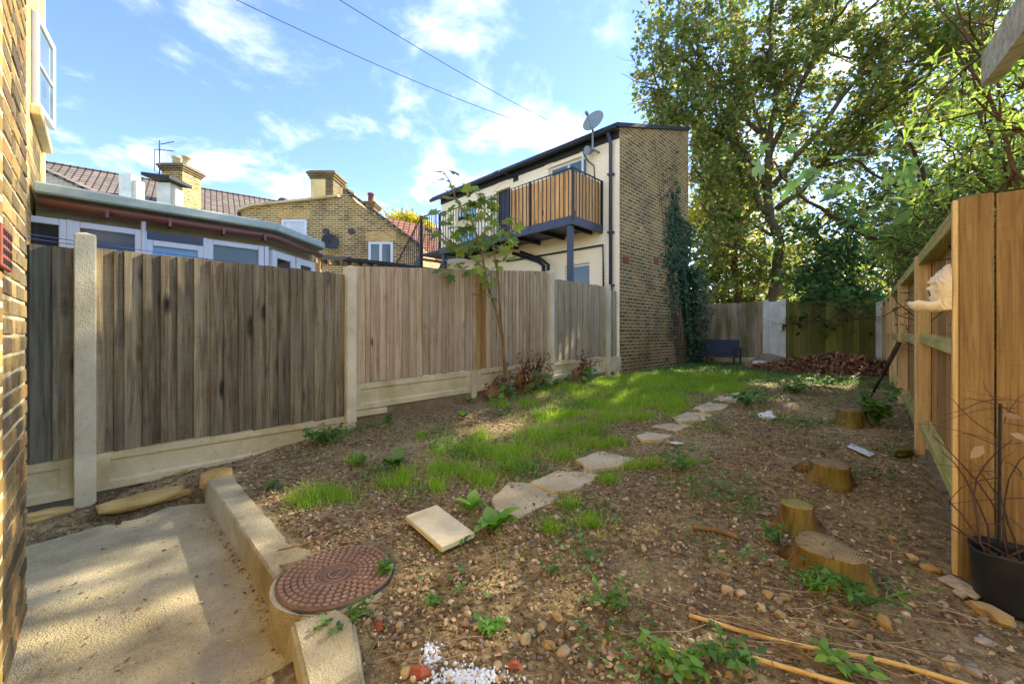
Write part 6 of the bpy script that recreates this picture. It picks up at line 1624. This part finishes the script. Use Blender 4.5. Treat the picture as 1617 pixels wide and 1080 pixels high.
for i in range(34):
    b = Vector((pc.x + rr.uniform(-.07, .07), pc.y + rr.uniform(-.06, .06), pc.z + .15)) if i < 10 else Vector((pc.x + rr.uniform(-.05, .06), pc.y + rr.uniform(-.02, .05), pc.z + rr.uniform(.3, .85)))
    L = rr.uniform(.25, .7) if i < 10 else rr.uniform(.1, .32); a = rr.uniform(0, 6.28); pts = [b]; d = Vector((math.cos(a) * .5 - .15, math.sin(a) * .35, 1.0 if i < 10 else rr.uniform(-.3, .5))).normalized(); cv = Vector((rr.uniform(-1, 1), rr.uniform(-.6, .6), rr.uniform(-.7, .3))) * .35
    for k in range(7): d = (d + cv * .5 + Vector((rr.gauss(0, .12), rr.gauss(0, .1), rr.gauss(0, .1)))).normalized(); pts.append(pts[-1] + d * L / 7)
    for p in pts: p.y = min(p.y, RA.y - .03)
    r0 = rr.uniform(.003, .006) if i < 10 else rr.uniform(.0012, .0025); mb = MB(); mb.tube(pts, [r0 * (1 - .6 * k / 7) for k in range(8)], 5); CL.part('stem', mb, MAT['vine'], smooth=True)
MAT['deadleaf'] = m_leaf('pale dead leaf', [srgb(196, 176, 150), srgb(170, 130, 84)], .3)
P = np.array([(pc.x - .075, pc.y + .0, pc.z + .64), (pc.x + .0, pc.y + .02, pc.z + .70), (pc.x + .04, pc.y + .04, pc.z + .80), (pc.x - .02, pc.y + .05, pc.z + .77), (pc.x + .05, pc.y, pc.z + .20)])
V_, F_ = scatter(*OVAL, P, basis(np.array([[.3, -1, .3], [.2, -.8, .6], [-.2, -.9, .2], [0, -.7, .7], [0, -.3, 1]]), np.array([[-.5, -.2, -.8], [.8, 0, -.3], [.9, 0, .1], [.8, .1, -.2], [1, 0, 0]])), np.array([.075, .06, .06, .06, .08])); CL.part('dead_leaves', fastmesh('dead_leaves', V_, F_, CL.base), MAT['deadleaf'])

# bamboo canes, sticks, boards and litter
def lie(px, py, h=.0): g = ground(px, py, h); g.z += h; return g
def stick(name, label, cat, pts, r_, mat, nodes=0, group=None):
    P = [lie(x_, y_, r_ + .006) for x_, y_ in pts]; mb = MB(); Q = smooth_path(P, max(6, 4 * len(P))); rs = [r_] * len(Q) if not isinstance(r_, list) else r_
    mb.tube(Q, rs, 8); T_ = Thing(name, label, cat, tuple(P[0]), group=group); T_.part('shaft', mb, mat, smooth=True)
    for i in range(nodes):
        t_ = (i + .7) / nodes; k = t_ * (len(Q) - 1); j = min(int(k), len(Q) - 2); c_ = Q[j].lerp(Q[j+1], k - j); d_ = (Q[j+1] - Q[j]).normalized(); mb = MB(); mb.tube([c_ - d_ * .003, c_, c_ + d_ * .003], [r_, r_ * 1.2, r_], 8); T_.part('node', mb, mat)
stick('bamboo_cane', 'upper dry bamboo cane lying across the near right soil', 'bamboo cane', [(1088, 971), (1230, 1012), (1400, 1044), (1560, 1092)], .0085, MAT['cane'], 6)
stick('bamboo_cane', 'lower dry bamboo cane lying across the near right soil', 'bamboo cane', [(1108, 1017), (1200, 1042), (1330, 1078), (1440, 1105)], .0085, MAT['cane'], 5)
stick('dead_branch', 'short pale stick lying left of the mossy stump', 'stick', [(1094, 831), (1125, 836), (1150, 842), (1168, 850)], .013, MAT['cutwood'])
stick('thin_cane', 'thin brown stick lying beside the manhole cover', 'stick', [(440, 868), (490, 856), (530, 838)], .004, MAT['cutwood'])
def board(name, label, cat, quad, th, mat, bev=.003, lift=.004, tilt=0):
    q = [ground(x_, y_) for x_, y_ in quad]; z = sum(p.z for p in q) / len(q) + lift; mb = MB(); mb.prism([(p.x, p.y, z + (tilt if i < 2 else 0)) for i, p in enumerate(q)], (0, 0, th)); return solo(name, mb, mat, label, cat, base=tuple(q[0]), bevel=bev)
board('plank', 'thin grey plank lying beside the black pot', 'plank', [(1480, 915), (1500, 910), (1560, 946), (1540, 952)], .014, MAT['wood_grey'])
board('plank', 'short splintered plank piece left of the black pot', 'plank', [(1503, 935), (1514, 931), (1530, 944), (1520, 950)], .012, MAT['wood_grey'])
board('plastic_strip', 'white plastic strip lying on the soil behind the low stump', 'plastic scrap', [(1338, 710), (1345, 705), (1382, 722), (1374, 727)], .012, MAT['upvc'], .002, .01, .02)
board('wood_block', 'mossy wood block at the foot of the right fence', 'wood block', [(1410, 712), (1440, 712), (1442, 722), (1412, 724)], .05, MAT['stump_bark'], .004)
mb = lump(tuple(ground(1211, 661) + Vector((0, 0, .03))), .075, .06, .045, 9.3, 3, .28); solo('crumpled_paper', mb, MAT['upvc'], 'crumpled white lump lying on the soil right of the path', 'litter', base=tuple(ground(1211, 661)))
board('white_scrap', 'small flat white scrap on the soil beside the path slabs', 'litter', [(1058, 701), (1068, 698), (1080, 701), (1068, 704)], .012, MAT['upvc'], .002)
for (x_, y_, s_, lab) in ((160, 827, .022, 'dark pebble on the patio near the yellow cement lump'),): 
    g = Vector((*[0, 0], 0)); g = ground(187, 827); solo('pebble', lump((g.x, g.y, .015), .025, .018, .016, 3.3, 2, .2), MAT['bark_dark'], lab, 'pebble', base=tuple(g))

# bigger individual stones on the soil
MAT['stone_tan'] = m_concrete('tan stone', srgb(168, 142, 104), srgb(196, 172, 134), .5, 4.0, bump=.5)
MAT['stone_grey'] = m_concrete('grey stone', srgb(136, 128, 116), srgb(168, 160, 146), .5, 4.0, bump=.5)
MAT['stone_ochre'] = m_concrete('ochre stone', srgb(152, 124, 76), srgb(176, 150, 104), .5, 4.0, bump=.5)
MAT['brick_red'] = m_concrete('red brick chip', srgb(150, 80, 56), srgb(176, 104, 76), .5, 4.0, bump=.6)
st = [(756, 884, .030, 'brown', 'brown brick-shaped stone just right of the loose slab'), (856, 990, .028, 'tan', 'tan stone on top of the small stone cluster'), (838, 1000, .026, 'grey', 'grey stone at the left of the small stone cluster'),
 (880, 975, .03, 'ochre', 'ochre stone at the far side of the small stone cluster'), (830, 1012, .03, 'tan', 'tan stone at the near left of the stone cluster'), (866, 1020, .026, 'ochre', 'rounded ochre stone in front of the stone cluster'),
 (890, 1030, .032, 'tan', 'large tan stone right front of the stone cluster'), (812, 1052, .03, 'red', 'red brick chip right of the white crumbs'), (786, 1052, .022, 'tan', 'small brown tan stone between crumbs and red chip'),
 (735, 987, .03, 'brown', 'long brown stone left of the seedling weed'), (752, 990, .022, 'tan', 'little tan stone touching the long brown stone'), (586, 962, .028, 'ochre', 'smooth ochre stone below the manhole cover'),
 (640, 1062, .026, 'ochre', 'ochre stone left of the white crumbs'), (666, 1065, .04, 'red', 'flat red brick piece against the white crumbs'), (1016, 866, .03, 'tan', 'pointed tan stone alone in the middle soil'),
 (914, 870, .024, 'brown', 'dark brown stone right of the broad-leaved weeds'), (1148, 933, .035, 'tan', 'pale flat stone left of the nettle'), (1212, 940, .03, 'ochre', 'orange ochre stone between pale stone and nettle'),
 (1240, 945, .03, 'ochre', 'yellow stone just left of the nettle'), (1232, 972, .032, 'ochre', 'jagged yellow stone in front of the nettle'), (1396, 985, .045, 'ochre', 'big yellow stone right of the clover-like weed'),
 (1565, 972, .06, 'ochre', 'biggest mossy yellow stone in front of the pot'), (1200, 960, .028, 'tan', 'tan stone above the upper bamboo cane'), (1120, 1030, .024, 'tan', 'tan cube-like stone between the bamboo canes'),
 (1052, 1058, .04, 'tan', 'broad tan stone left of the lower bamboo cane'), (1090, 950, .02, 'tan', 'small pale stone beyond the bamboo cane tips'), (1170, 938, .028, 'tan', 'tan stone touching the pale flat stone'),
 (1345, 985, .03, 'ochre', 'ochre stone below the clover-like weed'), (1470, 900, .035, 'ochre', 'ochre stone left of the orange post foot'), (1440, 880, .03, 'tan', 'tan stone right of the largest stump'),
 (1410, 850, .028, 'ochre', 'orange stone behind the largest stump, to its right'), (1555, 1015, .03, 'grey', 'slate grey stone below the mossy yellow stone'), (1590, 985, .035, 'grey', 'slate grey stone at the foot of the pot'),
 (1500, 1050, .04, 'tan', 'broad tan stone in the bottom right corner'), (1535, 1060, .035, 'grey', 'pale grey stone in the bottom right corner'), (598, 990, .026, 'red', 'reddish brick chip right of the concrete block'),
 (1075, 905, .022, 'tan', 'small tan stone below the lying stick'), (1140, 872, .024, 'tan', 'small tan stone just under the lying stick end'), (985, 905, .022, 'tan', 'small tan stone left of the middle gravel')]
cm = {'tan': 'stone_tan', 'grey': 'stone_grey', 'ochre': 'stone_ochre', 'red': 'brick_red', 'brown': 'bark_sap'}
for i, (x_, y_, s_, c_, lab) in enumerate(st):
    g = ground(x_, y_); mb = lump((g.x, g.y, g.z + s_ * .15), s_ * random.uniform(.7, 1.1), s_ * random.uniform(.5, .75), s_ * random.uniform(.4, .6), i * 1.37, 2, .26, .75 if i % 3 == 0 else 0, random.uniform(0, 3))
    solo('loose_stone', mb, MAT[cm[c_]], lab, 'stone', base=tuple(g), group='loose stones lying on the soil', smooth=(i % 2 == 0))

# ------------------------------------------------------------------ ground cover
def okspot(v, u): return not (v < 2.62 and u < .80) and (v - mc.x) ** 2 + (u - mc.y) ** 2 > .30 ** 2
def in_view_pts(n, ulo=.7, uhi=12.6, near=2.2, vlo=.05, vhi=4.9, dens=None):
    out = []
    while len(out) < n:
        u = ulo + (uhi - ulo) * random.random() ** near; v = random.uniform(vlo, vhi)
        if v > 4.35 and u > 2.5: continue
        if not okspot(v, u): continue
        if dens and random.random() > dens(v, u): continue
        out.append((v, u, soil(v, u)))
    return np.array(out)
slabs_xy = [[(ground(x_, y_).x, ground(x_, y_).y) for x_, y_ in poly] for poly, k in path_spots] + [[(ground(x_, y_).x, ground(x_, y_).y) for x_, y_ in ((640, 828), (690, 808), (750, 851), (697, 879))]]
def inside(pt, poly):
    x, y = pt; c_ = False; j = len(poly) - 1
    for i in range(len(poly)):
        if (poly[i][1] > y) != (poly[j][1] > y) and x < (poly[j][0] - poly[i][0]) * (y - poly[i][1]) / (poly[j][1] - poly[i][1]) + poly[i][0]: c_ = not c_
        j = i
    return c_
def offslab(P):
    k = np.array([not any(inside((p[0], p[1]), s) for s in slabs_xy) for p in P]); return P[k]
bm = bmesh.new(); bmesh.ops.create_icosphere(bm, subdivisions=1, radius=1); ICO = (np.array([list(v.co) for v in bm.verts]), np.array([[v.index for v in f.verts] for f in bm.faces])); bm.free()
bm = bmesh.new(); bmesh.ops.create_icosphere(bm, subdivisions=2, radius=1); ICO2 = (np.array([list(v.co) for v in bm.verts]), np.array([[v.index for v in f.verts] for f in bm.faces])); bm.free()
def jag(t, s, amt=.16):
    r_ = np.random.default_rng(s); v = t[0].copy(); v *= 1 + r_.normal(size=(len(v), 1)) * amt; return v, t[1]
MAT['gravel'] = m_island('mixed gravel', [srgb(92, 78, 60), srgb(150, 130, 100), srgb(124, 110, 90), srgb(176, 156, 122), srgb(84, 74, 62), srgb(160, 132, 92), srgb(112, 92, 70), srgb(196, 184, 160), srgb(112, 106, 98), srgb(140, 116, 86)], .85)
def stony(v, u):
    r_ = .25 + .75 * sm((v - .8) / 1.6)
    return r_ * (.35 + .65 * (mnoise.noise((v * 1.1, u * 1.1, 4)) * .5 + .5)) * (1 if u < 6 else .35)
P = offslab(in_view_pts(13000, .75, 8, 1.8, .05, 4.8, stony)); parts = []
s_all = np.exp(rng.normal(size=len(P)) * .55) * .0062; s_all = np.minimum(s_all, .020)
for k in range(6):
    sel = np.arange(len(P)) % 6 == k; q = P[sel]; s_ = s_all[sel]; m_ = len(q); q[:, 2] -= s_ * .12
    parts.append(scatter(*jag(ICO, k, .26), q, basis(rng.normal(size=(m_, 3)) * .4 + np.array([0, 0, 1]), rand_unit(m_)), np.stack([s_ * rng.uniform(.8, 1.4, m_), s_ * rng.uniform(.7, 1.1, m_), s_ * rng.uniform(.5, .85, m_)], 1)))
V_, F_ = joinVF(parts); solo('gravel', fastmesh('gravel', V_, F_), MAT['gravel'], 'mixed tan and brown gravel strewn over the soil', 'gravel', kind='stuff')
# leaf and bark litter
MAT['litter'] = m_island('leaf and bark litter', [srgb(74, 56, 40), srgb(120, 94, 66), srgb(162, 132, 96), srgb(192, 166, 128), srgb(96, 74, 52), srgb(140, 110, 74)], .9)
P = (in_view_pts(24000, .75, 12.4, 1.5, .05, 4.8, lambda v, u: .35 + .65 * (mnoise.noise((v * .9, u * .9, 9)) * .5 + .5))); n_ = len(P); P[:, 2] += rng.uniform(.002, .012, n_)
sc_ = rng.uniform(.012, .034, n_)
V_, F_ = scatter(*OVAL, P, basis(rng.normal(size=(n_, 3)) * .35 + np.array([0, 0, 1]), rand_unit(n_)), np.stack([sc_ * rng.uniform(.6, 1.6, n_), sc_, sc_], 1)); solo('leaf_litter', fastmesh('leaf_litter', V_, F_), MAT['litter'], 'dry leaf and bark litter scattered over the soil', 'litter', kind='stuff')
# debris on the dirt bank and patio
P = []
for _ in range(1500):
    v, u = random.uniform(-.02, .45) , random.uniform(-.7, .6); P.append((v, u, bank(v, u) + .006))
for _ in range(140):
    v, u = random.uniform(.45, 2.6), random.uniform(-.15, .56); P.append((v, u, .004))
for _ in range(160):
    v = random.uniform(.5, 2.6); P.append((v, .585 - abs(random.gauss(0, .02)), .005))
P = np.array(P); n_ = len(P); sc_ = rng.uniform(.008, .028, n_)
V_, F_ = scatter(*OVAL, P, basis(rng.normal(size=(n_, 3)) * .35 + np.array([0, 0, 1]), rand_unit(n_)), np.stack([sc_ * rng.uniform(.6, 1.6, n_), sc_, sc_ * .6], 1)); solo('patio_debris', fastmesh('patio_debris', V_, F_), MAT['litter'], 'bits of dry leaf debris along the fence foot and patio', 'debris', kind='stuff')
# twigs and straw
P = offslab(in_view_pts(700, .75, 9, 1.7)); mb = MB()
for (v, u, z) in P:
    a = random.uniform(0, 6.28); L = random.uniform(.04, .20); d = Vector((math.cos(a), math.sin(a), 0)); p = Vector((v, u, z + .008)); q = p + d * L; q.z = soil(q.x, q.y) + random.uniform(.006, .02)
    if not okspot(q.x, q.y): continue
    mb.tube([p, p.lerp(q, .5) + Vector((random.gauss(0, .008), random.gauss(0, .008), .006)), q], [.0022, .002, .001], 3, False)
for _ in range(85):                                    # straw tangle at the near right
    x_, y_ = random.gauss(1250, 110), random.gauss(1000, 32); p = ground(x_, min(y_, 1090)); a = random.gauss(-.35, .8); dv = (toG((math.cos(a), -.25 + math.sin(a) * .4, 0)) - toG((0, 0, 0))).normalized(); L = random.uniform(.1, .4)
    pts = [p + dv * L * t_ + Vector((random.gauss(0, .01), random.gauss(0, .01), 0)) for t_ in (0, .35, .7, 1)]
    for q in pts: q.z = soil(q.x, q.y) + random.uniform(.008, .03)
    mb.tube(pts, [.0018, .0018, .0016, .001], 3, False)
solo('twigs', mb, MAT['twig'], 'thin dry twigs and straw strewn on the soil', 'twigs', kind='stuff')
# white plaster crumbs
P = []
for (cx_, cy_, sx, sy, n_) in ((680, 1040, 8, 14, 220), (740, 1072, 28, 8, 480)):
    for _ in range(n_): g = ground(random.gauss(cx_, sx), min(1100, random.gauss(cy_, sy))); P.append((g.x, g.y, g.z + .006))
P = np.array(P); n_ = len(P); s_ = np.minimum(np.exp(rng.normal(size=n_) * .5) * .0035, .009)
V_, F_ = scatter(*jag(ICO, 77), P, basis(rand_unit(n_), rand_unit(n_)), s_); solo('plaster_crumbs', fastmesh('plaster_crumbs', V_, F_), MAT['upvc'], 'white plaster crumbs spilled on the near soil', 'crumbs', kind='stuff')
# grass
MAT['grass'] = m_leaf('grass blades', [srgb(104, 156, 38), srgb(134, 188, 44), srgb(158, 200, 58), srgb(194, 192, 108), srgb(118, 170, 42), srgb(188, 172, 104), srgb(92, 142, 42), srgb(146, 196, 52)], .52, .55)
BLADE = (np.array([(-.5, 0, 0), (.5, 0, 0), (-.38, .10, .5), (.38, .10, .5), (0, .42, 1.0)]), np.array([(0, 1, 3), (0, 3, 2), (2, 3, 4)]))
tufts = [(752, 712, 26, 10), (700, 745, 22, 8), (735, 748, 16, 7), (625, 765, 26, 7), (690, 770, 14, 6), (520, 785, 34, 9), (480, 795, 22, 7), (860, 690, 30, 9), (820, 715, 22, 8), (890, 720, 24, 8), (870, 660, 24, 7), (920, 680, 26, 8), (810, 740, 26, 8), (760, 760, 20, 7), (960, 660, 30, 8), (1000, 640, 40, 9), (1040, 630, 40, 9), (980, 625, 30, 6), (940, 640, 26, 7), (1060, 645, 26, 7), (1010, 660, 24, 6), (1080, 612, 40, 6), (1120, 600, 40, 6), (1020, 600, 30, 5), (1150, 615, 24, 5), (690, 715, 10, 5), (665, 690, 8, 4), (830, 640, 16, 4), (790, 640, 14, 4), (905, 615, 14, 4), (560, 730, 12, 5), (940, 705, 30, 6), (1000, 740, 18, 4), (1030, 735, 20, 5), (970, 700, 22, 4), (900, 655, 16, 5), (760, 690, 10, 5), (1075, 660, 18, 4), (1085, 735, 16, 4), (960, 760, 14, 4), (900, 800, 12, 4), (930, 830, 16, 4), (870, 840, 12, 4), (600, 905, 12, 6), (1055, 605, 40, 5), (1180, 595, 20, 4), (640, 750, 14, 5), (785, 720, 14, 6)]
Pg = []; Hg = []
for (x_, y_, sx, sy) in tufts:
    if y_ > 640 and x_ < 960: sx, sy = sx * 1.3, sy * 1.4
    g0 = ground(x_, y_); ga = ground(x_ + sx, y_); gb = ground(x_, y_ + sy); area = (ga - g0).length * (gb - g0).length; m_ = int(min(4600, max(160, area * 21000)))
    for _ in range(m_):
        q = g0 + (ga - g0) * random.gauss(0, .55) + (gb - g0) * random.gauss(0, .55)
        if okspot(q.x, q.y) and .04 < q.x < 4.2: Pg.append((q.x, q.y, soil(q.x, q.y) - .004)); Hg.append(random.uniform(.04, .13) * (1 if sx > 13 else .7))
def lawn(v, u):
    z = sm((u - 3.5) / 2.5) * sm((9.6 - u) / 2.5) * sm((2.6 - v) / .8) * sm(v / .8); return z * max(0, mnoise.noise((v * 1.6, u * 1.6, 3)) + .35) + .04 * max(0, mnoise.noise((v * 2.4, u * 2.4, 8)))
for p in in_view_pts(30000, 1.2, 11.5, 1.0, .1, 4.4, lawn): Pg.append((p[0], p[1], p[2] - .004)); Hg.append(random.uniform(.03, .09))
Pg = np.array(Pg); Hg = np.array(Hg); kk = np.array([not any(inside((p[0], p[1]), s) for s in slabs_xy) for p in Pg]); Pg, Hg = Pg[kk], Hg[kk]; n_ = len(Pg)
lean = rng.normal(size=(n_, 3)) * .38; lean[:, 2] = 1
V_, F_ = scatter(*BLADE, Pg, basis(lean, rand_unit(n_) * np.array([1, 1, .1])), np.stack([rng.uniform(.003, .0055, n_), Hg, Hg], 1)); solo('grass', fastmesh('grass', V_, F_), MAT['grass'], 'uneven tufts of bright green grass on the soil', 'grass', kind='stuff')
print('grass', n_)
# low weeds and clover as ground cover: small rounded leaves
def weedy(v, u):
    far = sm((u - 7.5) / 2.0) * .9; spot = max(0, mnoise.noise((v * 1.9, u * 1.9, 21)) - .05) * 1.6; return min(1, far * (.35 + .65 * (mnoise.noise((v * 1.5, u * 1.5, 31)) * .5 + .5)) + spot * .8 * sm((u - .9) / .8))
P = offslab(in_view_pts(30000, .9, 12.2, 1.45, .08, 4.3, weedy)); n_ = len(P); P[:, 2] += rng.uniform(.004, .06, n_)
V_, F_ = scatter(*OVAL, P, basis(rng.normal(size=(n_, 3)) * .45 + np.array([0, 0, 1]), rand_unit(n_)), rng.uniform(.014, .045, n_)); solo('ground_weeds', fastmesh('ground_weeds', V_, F_), MAT['leaf_weed'], 'low green seedlings and weeds spread over the soil', 'weeds', kind='stuff')

# individual weeds
MAT['leaf_broad'] = m_leaf('broad bright leaves', [srgb(92, 142, 52), srgb(120, 166, 66), srgb(142, 178, 84)], .4, .45)
BROAD = (np.array([(-.05, 0, 0), (.05, 0, 0), (-.26, .3, .18), (0, .3, .12), (.26, .3, .18), (-.28, .6, .24), (0, .6, .18), (.28, .6, .24), (-.14, .85, .18), (0, .87, .13), (.14, .85, .18), (0, 1.05, .05)]),
         np.array([(0, 1, 3), (0, 3, 2), (1, 4, 3), (2, 3, 6), (2, 6, 5), (3, 4, 7), (3, 7, 6), (5, 6, 9), (5, 9, 8), (6, 7, 10), (6, 10, 9), (8, 9, 11), (9, 10, 11)]))
def rosette(label, px, py, nl, size, mat='leaf_broad', rise=.5, wide=1.0, name='weed_plant'):
    g = ground(px, py); Wd = Thing(name, label, 'weed', tuple(g)); a = np.linspace(0, 2 * pi * 2.618 * nl / 4.236, nl) + random.random(); k = np.linspace(1, .45, nl)
    d = np.stack([np.cos(a), np.sin(a), rise * (1.25 - k) + .12], 1); nrm = np.stack([-np.cos(a) * .5, -np.sin(a) * .5, np.ones(nl)], 1) + rng.normal(size=(nl, 3)) * .15
    P = np.tile(np.array(g)[None], (nl, 1)) + np.array([0, 0, .01]) + rng.normal(size=(nl, 3)) * .006; s_ = size * k * rng.uniform(.8, 1.15, nl)
    V_, F_ = scatter(*BROAD, P, basis(nrm, d), np.stack([s_ * wide, s_, s_], 1)); Wd.part('leaves', fastmesh('leaves', V_, F_, Wd.base, True), MAT[mat]); return Wd
def leafy(label, px, py, nst, h, spread, leafn, lsize, mat='leaf_weed', tmpl=OVAL, name='weed_plant'):
    g = ground(px, py); Wd = Thing(name, label, 'weed', tuple(g)); mb = MB(); P = []; D = []
    for i in range(nst):
        a = random.uniform(0, 6.28); d = Vector((math.cos(a) * spread, math.sin(a) * spread, 1)) ; L = h * random.uniform(.6, 1.1); e_ = g + Vector((d.x * L, d.y * L, L * random.uniform(.5, .95))); e_.z = max(e_.z, soil(e_.x, e_.y) + .02); m_ = g.lerp(e_, .5) + Vector((0, 0, .15 * L)); mb.tube([g, m_, e_], [.004, .003, .0015], 4, False)
        for k in range(leafn):
            t_ = random.uniform(.25, 1.05); q = g.lerp(m_, t_ * 2) if t_ < .5 else m_.lerp(e_, t_ * 2 - 1); a2 = random.uniform(0, 6.28); P.append(list(q)); D.append([math.cos(a2), math.sin(a2), random.uniform(-.2, .4)])
    Wd.part('stems', mb, MAT['leaf_weed']); P = np.array(P); n_ = len(P)
    V_, F_ = scatter(*tmpl, P, basis(rng.normal(size=(n_, 3)) * .3 + np.array([0, -.1, 1]), np.array(D)), rng.uniform(.6, 1.1, n_) * lsize); Wd.part('leaves', fastmesh('leaves', V_, F_, Wd.base, True), MAT[mat]); return Wd
rosette('larger broad-leaved weed rosette right of the loose slab', 780, 838, 18, .17, rise=.6)
rosette('smaller broad-leaved weed rosette behind the loose slab', 745, 806, 13, .15, rise=.8)
leafy('bushy ferny weed against the long gravel board', 512, 700, 26, .20, 1.0, 12, .055)
rosette('wide-leaved weed in the soil left of the grass tufts', 622, 738, 14, .19, 'leaf_weed', .5)
leafy('small weed clump left of the wide-leaved weed', 565, 735, 8, .10, .8, 8, .04)
rosette('round rosette weed below the pale fence panel', 731, 660, 12, .12, 'leaf_weed', .5, 1.2)
leafy('upright weed at the foot of the second concrete post', 612, 668, 7, .16, .4, 10, .05)
leafy('pale weed at the right edge of the manhole cover', 612, 908, 7, .10, .45, 9, .04)
leafy('ferny weed between the manhole cover and concrete block', 545, 988, 12, .10, 1.1, 12, .028)
leafy('leafy nettle in front of the largest stump', 1290, 935, 9, .13, .5, 14, .05, 'leaf_broad', NARROW)
leafy('tall leafy weeds beside the small far stump', 1385, 672, 12, .42, .35, 16, .085, 'leaf_weed')
leafy('leafy weed in front of the leaf pile', 1255, 620, 16, .22, 1.4, 12, .08, 'leaf_weed')
leafy('sprawling pale green weed right of the path end', 1180, 640, 14, .2, 1.3, 10, .08, 'leaf_weed')
leafy('broad weed mound left of the leaf pile front', 1300, 610, 14, .2, 1.6, 10, .09, 'leaf_weed')
leafy('seedling weed in the bottom middle soil', 778, 1000, 5, .08, .6, 8, .04, 'leaf_broad')
leafy('round-leaved weed beside the lower bamboo cane', 1075, 1060, 8, .10, 1.0, 8, .05, 'leaf_broad')
leafy('weed clump between the two bamboo canes', 1150, 1045, 8, .12, .9, 9, .045, 'leaf_weed')
leafy('bright weed at the bottom edge near the canes', 1335, 1068, 6, .10, .8, 7, .05, 'leaf_broad')
leafy('clover-like weed below the largest stump', 1370, 955, 10, .16, 1.4, 8, .045, 'leaf_weed')
leafy('low weed left of the mossy stump', 1230, 858, 7, .12, .9, 8, .04, 'leaf_weed')
leafy('small weed on the soil by the path middle', 1080, 740, 10, .14, 1.3, 10, .05, 'leaf_weed')
leafy('small weed beside the patio kerb', 428, 772, 7, .07, 1.0, 8, .04, 'leaf_weed')
leafy('weed at the foot of the post by the grey panel', 968, 588, 8, .35, .4, 12, .07, 'leaf_weed')
leafy('weed cluster below the shrub stumps', 870, 612, 10, .16, 1.2, 9, .08, 'leaf_weed')
rosette('flat rosette weed on the soil near the pale gravel board', 740, 636, 11, .12, 'leaf_weed', .3, 1.2)
leafy('tiny bright weed right of the manhole cover', 685, 955, 5, .05, .8, 6, .03, 'leaf_broad')
leafy('tiny weed in the gravel right of the broad-leaved weeds', 870, 905, 5, .07, .8, 6, .03, 'leaf_weed')
leafy('weed tuft in the gravel left of the canes', 955, 955, 8, .12, .9, 8, .035, 'leaf_weed')
